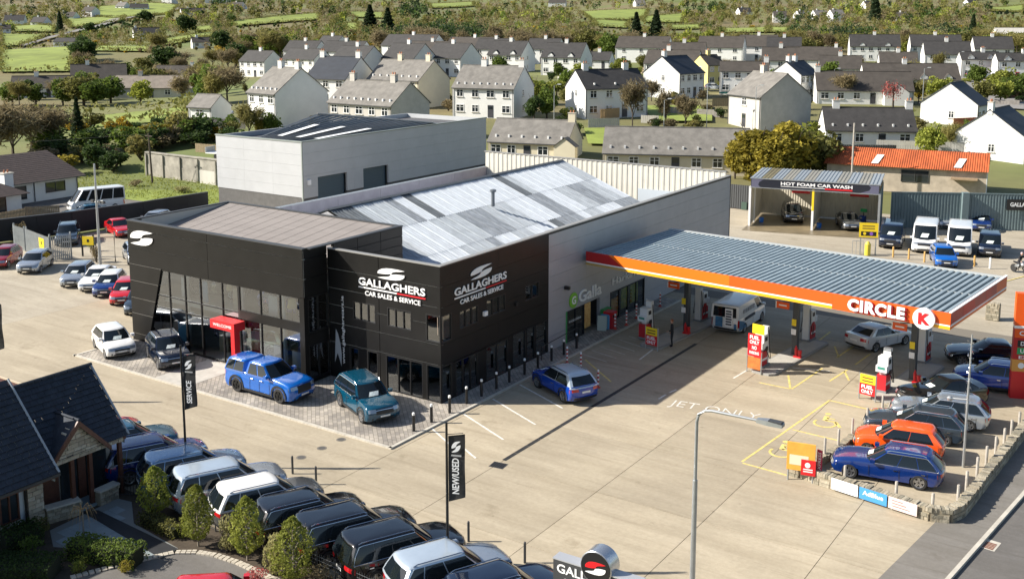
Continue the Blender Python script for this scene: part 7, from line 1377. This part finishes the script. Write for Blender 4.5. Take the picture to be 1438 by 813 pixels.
# left side
house(58, 137, 78, 12, -14, 1, 'white bungalow with brown roof at the far left', roof=RBROWN, nwin=4, chim=(.4,)); house(140, 128, 70, 22, -20, 1, 'white gabled bungalow behind the round green tree', roof=RBROWN, chim=(.3,), he=3.2); house(213, 138, 118, 0, 4, 1, 'long low bungalow with pale grey brown roof', roof=mat('roof_tan', (.2, .17, .14), .85, var=.2, scale=.8), wall='g', nwin=5, chim=(.3,)); house(241, 118, 54, 0, 5, 1, 'dark low roof behind the long bungalow', roof=RBROWN, nwin=3, chim=(.95,)); house(281, 172, 38, 12, 25, 1, 'small white garage with grey roof beside the green field', roof=RGREY, chim=(), nwin=1, door=False, gwin=0, name='garage')
house(92, 67, 36, 0, 5, 1, 'square white house alone in the green field', roof=RDARK, nwin=3, chim=(), pitch=24); house(208, 55, 34, 8, -25, 1, 'white house with pink porch on the hillside', roof=RDARK, nwin=3, chim=(.1,), he=3.2)
FH = 'far white houses on the hillside'
for i, (px, py, wp) in enumerate(sorted(((195, 15, 24), (272, 22, 30), (122, 24, 17), (90, 28, 28), (52, 37, 20), (20, 38, 26), (6, 47, 16), (306, 5, 34), (283, 68, 22), (352, 68, 18), (1095, 32, 18), (1131, 25, 18), (1155, 26, 20), (1178, 31, 18), (1267, 29, 16), (1366, 10, 14), (1048, 21, 18), (782, 10, 24), (330, 14, 16), (234, 6, 16), (168, 13, 14), (1222, 12, 12), (900, 9, 14)), key=lambda q: q[0])):
    house(px, py, wp, 6, rnd.choice((-25, 20, 10, -12)), 1 + (i % 3 == 1), 'small white house dotted on the far hillside, %s from the left' % ORD[i], roof=rnd.choice((RDARK, RBROWN, RGREY)), nwin=2, chim=(.3,), gwin=0, group=FH, door=False)
# fences, walls and yards in the estate
def sheet_t(name, pxs, m, off=.06):
    P = [GT(*q) for q in pxs]; n = 10; vs = []
    for i in range(n + 1):
        for j in range(n + 1):
            u, v = i / n, j / n; x = (P[0][0] * (1 - u) + P[1][0] * u) * (1 - v) + (P[3][0] * (1 - u) + P[2][0] * u) * v; y = (P[0][1] * (1 - u) + P[1][1] * u) * (1 - v) + (P[3][1] * (1 - u) + P[2][1] * u) * v
            vs.append((x, y, terr(x, y) + (off if depth(x, y) < 260 else .9 if depth(x, y) > 500 else .5)))
    return struct(MB().add(vs, [(i * (n + 1) + j, i * (n + 1) + j + 1, (i + 1) * (n + 1) + j + 1, (i + 1) * (n + 1) + j) for i in range(n) for j in range(n)]).build(name, m, None, True))
FIELDS = [((0, 50), (66, 51), (28, 66), (0, 68)), ((0, 72), (112, 66), (100, 102), (0, 103)), ((135, 66), (220, 68), (218, 75), (120, 73)), ((50, 166), (261, 150), (261, 169), (50, 186)), ((140, 10), (250, 9), (215, 23), (135, 24)), ((92, 28), (175, 24), (172, 31), (98, 41)), ((15, 39), (78, 40), (78, 47), (18, 46)), ((323, 32), (448, 20), (449, 29), (330, 39)), ((483, 18), (540, 19), (540, 27), (500, 26)), ((478, 35), (505, 35), (503, 47), (486, 44)), ((815, 18), (910, 15), (905, 28), (830, 30)), ((900, 25), (961, 20), (958, 33), (905, 33)), ((833, 29), (883, 32), (880, 41), (838, 39)), ((1015, 42), (1080, 40), (1080, 47), (1015, 47)), ((1389, 12), (1438, 8), (1438, 16), (1390, 18)), ((940, 37), (985, 36), (985, 42), (940, 43)), ((1078, 40), (1110, 41), (1108, 47), (1078, 47)), ((220, 58), (300, 46), (305, 52), (225, 66)), ((270, 40), (300, 37), (300, 44), (275, 46)), ((600, 6), (665, 4), (665, 10), (605, 13))]
for i, q in enumerate(FIELDS): sheet_t('field', q, LAWN)
FW = [[GT(*p) for p in q] for q in FIELDS]
rdm = mat('lane_grey', (.2, .19, .18), .9); lane = [(28, 67), (66, 56), (105, 46), (140, 38), (180, 27), (220, 21), (258, 11)]
LW = [GT(*p) for p in lane]
for a, b in zip(lane, lane[1:]): sheet_t('lane', ((a[0], a[1] - 1.6), (b[0], b[1] - 1.2), (b[0], b[1] + 1.0), (a[0], a[1] + 1.4)), rdm, .3)
sheet_t('estate_road', ((1350, 112), (1438, 112), (1438, 155), (1390, 152)), mat('estate_asphalt', (.22, .21, .2), .9), .2); sheet_t('lawn', ((820, 182), (870, 182), (862, 205), (826, 204)), LAWN, .25); sheet_t('lawn', ((905, 150), (1000, 150), (1000, 172), (915, 172)), LAWN, .25)
def fpx(lb, a, b, h, m): A, B = GT(*a), GT(*b); return board_fence(lb, A, B, h, m, bw=.3, z=min(terr(*A), terr(*B)))
PALE = mat('garden_block', (.5, .48, .43), .9, var=.12, scale=1)
fpx('new tan timber fence beside the white house with side porch', (843, 168), (870, 165), 1.7, mat('tan_timber', (.42, .28, .14), .8)); fpx('grey garden wall along the field by the garage', (240, 180), (345, 181), 1.6, mat('grey_block', (.24, .22, .2), .9, var=.2, scale=1)); fpx('pale garden wall behind the single storey terrace', (826, 180), (870, 178), 1.5, PALE); fpx('white garden wall in the middle gardens', (900, 173), (925, 174), 1.3, PALE); fpx('brown timber fence right of the terrace gardens', (1000, 150), (1035, 150), 1.6, TIM); fpx('orange tiled low wall by the right hand porch', (1338, 186), (1372, 183), 2.2, mat('orange_wall', (.45, .14, .06), .8)); fpx('dark railing along the terrace above the rusty shed', (1165, 212), (1290, 214), 1.0, DARK); fpx('concrete wall behind the rusty shed', (1230, 212), (1420, 222), 2.0, PALE); fpx('red brown stacked timber fence at the estate road', (1412, 140), (1438, 136), 1.2, mat('stacked_timber', (.25, .13, .08), .8))
for i in range(34):
    a_ = (rnd.uniform(380, 1400), rnd.uniform(100, 165)); b_ = (a_[0] + rnd.uniform(15, 45), a_[1] + rnd.uniform(-1, 3)); A, B = GT(*a_), GT(*b_)
    if all((q_[0] - h_[0]) ** 2 + (q_[1] - h_[1]) ** 2 > (h_[2] + 1) ** 2 for h_ in HOUSES for q_ in (A, B)): t = board_fence('garden wall or fence between the estate houses', A, B, rnd.uniform(1.1, 1.8), rnd.choice((PALE, TIM, MATS['grey_block'])), bw=.5, z=min(terr(*A), terr(*B)) - .1); t['group'] = 'garden walls between the estate houses'
for i, (q, c, lb) in enumerate((((1022, 136), (.01, .2, .1), 'round green trampoline in the white house garden'), ((876, 160), (.02, .3, .12), 'green trampoline with net behind the terrace'))):
    x, y = GT(*q); t = thing('trampoline', lb, 'trampoline', (x, y, terr(x, y))); MB().lathe([(1.8, .7), (1.8, .85), (1.5, .86)], 18).build('mat', mat('green_net%d' % i, c, .7), t)
    for k in range(6): a = k * 1.047; MB().tube([(1.7 * math.cos(a), 1.7 * math.sin(a), 0), (1.7 * math.cos(a), 1.7 * math.sin(a), 2.2)], .04, 5).build('pole', STEEL, t)
for i, (q, h) in enumerate((((221, 125), 5), ((778, 172), 6), ((992, 182), 7), ((1060, 185), 7), ((1295, 150), 7), ((1345, 112), 7), ((1170, 140), 6), ((1214, 106), 6))):
    q = (q[0], q[1]) if i else (932, 186); x, y = GT(*q); t = thing('street_lamp', 'thin grey lamp column in the estate, %s from the left' % ('second', 'first', 'third', 'fourth', 'seventh', 'eighth', 'fifth', 'sixth')[i], 'lamp', (x, y, terr(x, y)), 0, 'estate lamp columns'); MB().tube([(0, 0, 0), (0, 0, h), (.6, .3, h + .2)], [.08, .05, .04], 6).build('column', STEEL, t); MB().box(.5, 1.1, .2, .45, h + .15, h + .3).build('lamp_head', STEEL, t)
for i, (px, py, pm, key, hd_) in enumerate(((1368, 110, 'grey', 'suv', 20), (1393, 116, 'white', 'van', 40), (1406, 111, 'red', 'hatch', 20), (1432, 118, 'silver', 'hatch', 200), (312, 165, 'white', 'hatch', 30), (1002, 128, 'silver', 'hatch', 30))):
    x, y = GT(px, py); car(key, x, y, hd_, PT[pm], ('grey SUV parked before the red door terrace', 'white van parked on the estate road', 'red hatchback parked by the red doors', 'silver car at the right edge of the estate road', 'white car beside the small white garage', 'silver car beside the yellow house')[i], 'cars in the estate', card=False, z=terr(x, y) + .25, cat='van' if key == 'van' else 'car')
# ================================================================ trees
def free(x, y, pad=0.):
    for hx, hy, hr, hd in HOUSES:
        if (x - hx) ** 2 + (y - hy) ** 2 < (hr + pad) ** 2: return False
    for P in FW:
        if inpoly(x, y, P): return False
    for lx_, ly_ in LW:
        if (x - lx_) ** 2 + (y - ly_) ** 2 < 36: return False
    return True
def px_of(x, y, z):
    v = np.array((x, y, z)) - CAM; k = v @ FWD; return CXP + F * (v @ RGT) / k, CYP - F * (v @ CUP) / k
def hides_field(x, y, h):
    z = terr(x, y); P = [px_of(x, y, z + h * k) for k in (.2, .5, .8, 1.0)]
    return any(inpoly(a, b, q) for q in FIELDS for a, b in P)
# named nearer trees
def tp(key, px, py, h, lb, wide=1., grp=None): x, y = GT(px, py); return tree(key, x, y, h, lb, grp, wide=wide)
tp('gold_1', 1062, 262, 8.8, 'big golden green evergreen left of the car wash roof', 1.35); tp('gold_2', 1106, 262, 9.2, 'big golden green evergreen behind the car wash fascia', 1.3); tp('gold_3', 1084, 266, 8.0, 'big golden green evergreen between the other two', 1.3); tp('olive_3', 1140, 258, 8.2, 'olive evergreen right of the golden pair', 1.1); tp('green_1', 1130, 250, 8.5, 'lime green tree rising behind the golden evergreens'); tp('ever_2', 1160, 250, 5.5, 'dark evergreen beside the rusty shed'); tp('gold_3', 1032, 250, 6.0, 'small golden evergreen at the end of the cream terrace')
tp('green_2', 1305, 222, 6.0, 'fresh lime tree behind the rusty shed', .9); tp('budding_1', 1335, 215, 5.0, 'thin budding tree right of the lime tree'); tp('blossom_1', 1254, 150, 6.0, 'red leaved tree before the white porch gable', .9); tp('bare_1', 1186, 145, 6.5, 'bare thin tree before the brown terrace'); tp('leafy_1', 768, 166, 6.2, 'yellow green round tree by the lamp column', .9); tp('ever_1', 750, 168, 5.0, 'dark shrub tree left of the round tree'); tp('bare_2', 888, 180, 8.5, 'bare pale tree before the white detached house', .8); tp('bare_3', 935, 182, 7.0, 'bare tree in the middle gardens', .8); tp('bare_1', 962, 184, 6.5, 'bare tree right of the middle gardens', .8); tp('budding_2', 1290, 145, 5.0, 'olive budding bush tree by the dormered house', 1.3); tp('budding_1', 350, 198, 6.5, 'bare whitish tree left of the grey semi', .9); tp('leafy_2', 382, 194, 4.5, 'small green tree by the warehouse roof', 1.0); tp('gold_1', 365, 196, 4, 'dark gold conifer before the grey semi', .8)
tp('leafy_3', 134, 150, 7.5, 'round green tree before the gabled bungalow', 1.2); tp('green_3', 198, 148, 6.5, 'light green tree before the long bungalow', 1.2); tp('leafy_1', 296, 145, 9.0, 'dense green tree right of the long bungalow', 1.1); tp('ever_3', 40, 140, 6, 'dark tree beside the far left bungalow', 1.2); tp('conifer_1', 110, 196, 6.5, 'lone dark conifer before the field'); tp('bare_2', 20, 228, 9, 'brown bare tree at the left edge, lower', 1.4); tp('bare_3', -10, 235, 10, 'brown bare tree cut by the left edge', 1.4); tp('bare_1', 45, 215, 8, 'brown bare tree behind the white bungalow', 1.4); tp('bare_2', 70, 210, 7, 'brown bare tree right behind the bungalow ridge', 1.3)
tp('conifer_1', 893, 64, 15, 'dark conifer pair on the hillside, left one', 1.5); tp('conifer_2', 921, 64, 16, 'dark conifer pair on the hillside, right one', 1.6); tp('conifer_1', 1228, 34, 24, 'tall dark conifer on the right skyline', 1.1); tp('conifer_2', 1365, 62, 14, 'dark conifer near the pale barn', 1.2); tp('ever_1', 205, 38, 13, 'dark evergreen beside the pink porch house', 1.2); tp('ever_2', 262, 50, 14, 'dark evergreen on the left hillside', 1.2); tp('conifer_3', 520, 50, 15, 'dark conifer clump below the hillside field, left', 1.8); tp('conifer_1', 545, 52, 14, 'dark conifer clump below the hillside field, right', 1.8); tp('ever_3', 128, 50, 9, 'round dark tree by the lane', 1.3); tp('conifer_2', 85, 48, 13, 'dark conifer by the lane end', 1.2)
ADJ = {'dark': 'dark green', 'mid': 'green', 'olive': 'olive', 'twig': 'bare brown', 'gold': 'golden', 'bud': 'budding', 'gorse': 'yellow gorse', 'lime': 'light green'}
# hedge mass behind the left bungalow
for i in range(34):
    px = rnd.uniform(60, 300); py = rnd.uniform(205, 252) if px < 200 else rnd.uniform(192, 214); x, y = GT(px, py)
    if not free(x, y): continue
    bush(x, y, rnd.uniform(2.0, 3.2), rnd.uniform(2.6, 4.5), kb_ := rnd.choice(('dark', 'mid', 'olive', 'twig', 'gold', 'dark', 'bud')), ADJ[kb_] + ' ' + 'dense shrub in the dark thicket behind the left yard', z=terr(x, y), group=ADJ[kb_] + ' ' + 'thicket behind the left yard', n=900, sz=.11)
for i in range(26):
    px = rnd.uniform(60, 350); py = rnd.uniform(182, 200); x, y = GT(px, py)
    if free(x, y): bush(x, y, rnd.uniform(1.2, 2.4), rnd.uniform(1.5, 3.4), kb_ := rnd.choice(('gorse', 'mid', 'olive', 'twig', 'dark')), ADJ[kb_] + ' ' + 'low shrub below the bright field on the left', z=terr(x, y), group=ADJ[kb_] + ' ' + 'shrubs below the bright field', n=900, sz=.11)
for i in range(150):
    px = rnd.uniform(340, 1438); py = rnd.uniform(88, 190); x, y = GT(px, py)
    if free(x, y, -1): bush(x, y, rnd.uniform(.8, 1.9), rnd.uniform(1.2, 2.6), kb_ := rnd.choice(('gold', 'mid', 'olive', 'twig', 'lime', 'dark', 'bud')), ADJ[kb_] + ' ' + 'garden shrub among the estate houses', z=terr(x, y), group=ADJ[kb_] + ' ' + 'garden shrubs in the estate', n=900, sz=.11)
# belts of individual trees
BELT = [(0, 330, 104, 150, 46, ('bare', 'budding', 'bare', 'leafy', 'olive'), 6, 9.5, 'tree in the belt left of the estate'), (100, 345, 70, 104, 44, ('bare', 'budding', 'bare', 'ever'), 7, 11, 'tree in the brown wood above the left bungalows'), (345, 900, 72, 84, 62, ('bare', 'budding', 'olive', 'bare', 'leafy'), 8, 12, 'tree in the wood right behind the back row'), (900, 1438, 68, 84, 58, ('budding', 'bare', 'olive', 'budding', 'green'), 7, 11, 'tree in the wood behind the right hand back rows'), (680, 1438, 96, 150, 46, ('bare', 'budding', 'leafy', 'green', 'olive'), 4, 7.0, 'garden tree among the estate houses')]
for (x0, x1, y0, y1, n, ks, h0, h1, lb) in BELT:
    for i in range(n):
        x, y = GT(rnd.uniform(x0, x1), rnd.uniform(y0, y1))
        kd = rnd.choice(ks); h = rnd.uniform(h0, h1)
        if free(x, y) and not hides_field(x, y, h): l2 = {'bare': 'bare brown', 'budding': 'budding', 'leafy': 'green leafed', 'olive': 'olive', 'green': 'light green', 'ever': 'dark evergreen'}[kd] + ' ' + lb; tree(kd + '_%d' % rnd.choice((1, 2, 3)), x, y, h, l2, l2, wide=rnd.uniform(1.0, 1.45))
# far woods: one mass
keys = ['twig', 'bud', 'olive', 'mid', 'dark', 'gorse', 'lime', 'con']
def wood(name, lb, N, x0, x1, y0, y1, per, sz, pw, hr):
    acc = {k: [] for k in keys}
    for i in range(N):
        x, y = GT(rnd.uniform(x0, x1), y0 + (y1 - y0) * rnd.random()); 
        if not free(x, y, 1): continue
        nz_ = math.sin(x * .021 + 1) * math.sin(y * .017 + 2) + .6 * math.sin(x * .05 + y * .043); d_ = depth(x, y)
        k = keys[min(7, max(0, int(nr.choice(8, p=pw))))]
        if nz_ > .95: k = 'dark' if rnd.random() < .5 else 'con'
        h = rnd.uniform(*hr) * (1.25 if k in ('con', 'dark') else 1)
        if hides_field(x, y, h): h *= .22
        r_ = h * rnd.uniform(.3, .5) * (.8 if k == 'con' else 1); f = .25 if k == 'gorse' else 1
        P = nr.normal(size=(per, 3)); P /= np.linalg.norm(P, axis=1)[:, None]; P *= nr.uniform(.35, 1, per)[:, None]; P = P * np.array([r_, r_, h * .45 * f]) + np.array([x, y, terr(x, y) + h * .5 * f])
        acc[k].append((P, h))
    for k in keys:
        if not acc[k]: continue
        P = np.concatenate([a for a, _ in acc[k]]); V = quads(P, sz, .28 if k in ('twig', 'bud') else .7, .4)
        o = stuff(link(name, cloud_mesh(name, V, LF[k]))); o['label'] = lb % {'twig': 'bare brown', 'bud': 'budding', 'olive': 'olive', 'mid': 'green', 'dark': 'dark evergreen', 'gorse': 'gorse covered', 'lime': 'light green', 'con': 'conifer'}[k]; o['category'] = 'wood'
wood('woodland', '%s growth in the woodland on the near hillside', 2500, -20, 1460, 30, 74, 80, .6, [.32, .29, .19, .07, .02, .06, .045, .005], (4, 8.5))
wood('far_woodland', '%s growth in the woodland on the far hillside', 2600, -20, 1460, -8, 34, 50, 1.0, [.30, .30, .2, .08, .035, .02, .045, .02], (5, 10))
# hedgerows round the fields
hp = []
for P in FW:
    for a, b in zip(P, P[1:] + P[:1]):
        ln = math.dist(a, b); n = int(ln / 2.2)
        for i in range(n):
            f = (i + rnd.random()) / n; x = a[0] + (b[0] - a[0]) * f; y = a[1] + (b[1] - a[1]) * f; hp.append((x, y, rnd.uniform(.8, 2.4)))
hp = np.array(hp); per = 14; cen = np.repeat(hp, per, 0); off = nr.normal(size=(len(cen), 3)) * np.array([1.1, 1.1, .5]); zt = np.array([terr(a, b) for a, b, _ in hp]); Q = np.stack([cen[:, 0] + off[:, 0], cen[:, 1] + off[:, 1], np.repeat(zt, per) + .6 + cen[:, 2] * .5 + off[:, 2] * cen[:, 2] * .5], 1)
o = stuff(link('hedgerows', cloud_mesh('hedgerows', quads(Q, .5, .6), LF['olive']))); o['label'] = 'low hedgerows and scrub round the hillside fields'; o['category'] = 'hedge'
# weeds on the rough grass by the black wall
Pw = np.array([(rnd.uniform(-88, -56), rnd.uniform(31.5, 43), rnd.uniform(0, .35)) for _ in range(3500)]); o = stuff(link('grass_tufts', cloud_mesh('grass_tufts', quads(Pw, .16, .3, 1.5), LF['lime']))); o['label'] = 'rough grass tufts beyond the black wall'; o['category'] = 'grass'
bush(*G(255, 270), 1.3, .9, 'pale', 'whitish low bush beyond the black wall', n=700, sz=.09); bush(*G(190, 262), 1.0, .9, 'twig', 'brown low bush on the rough grass', n=700, sz=.09)
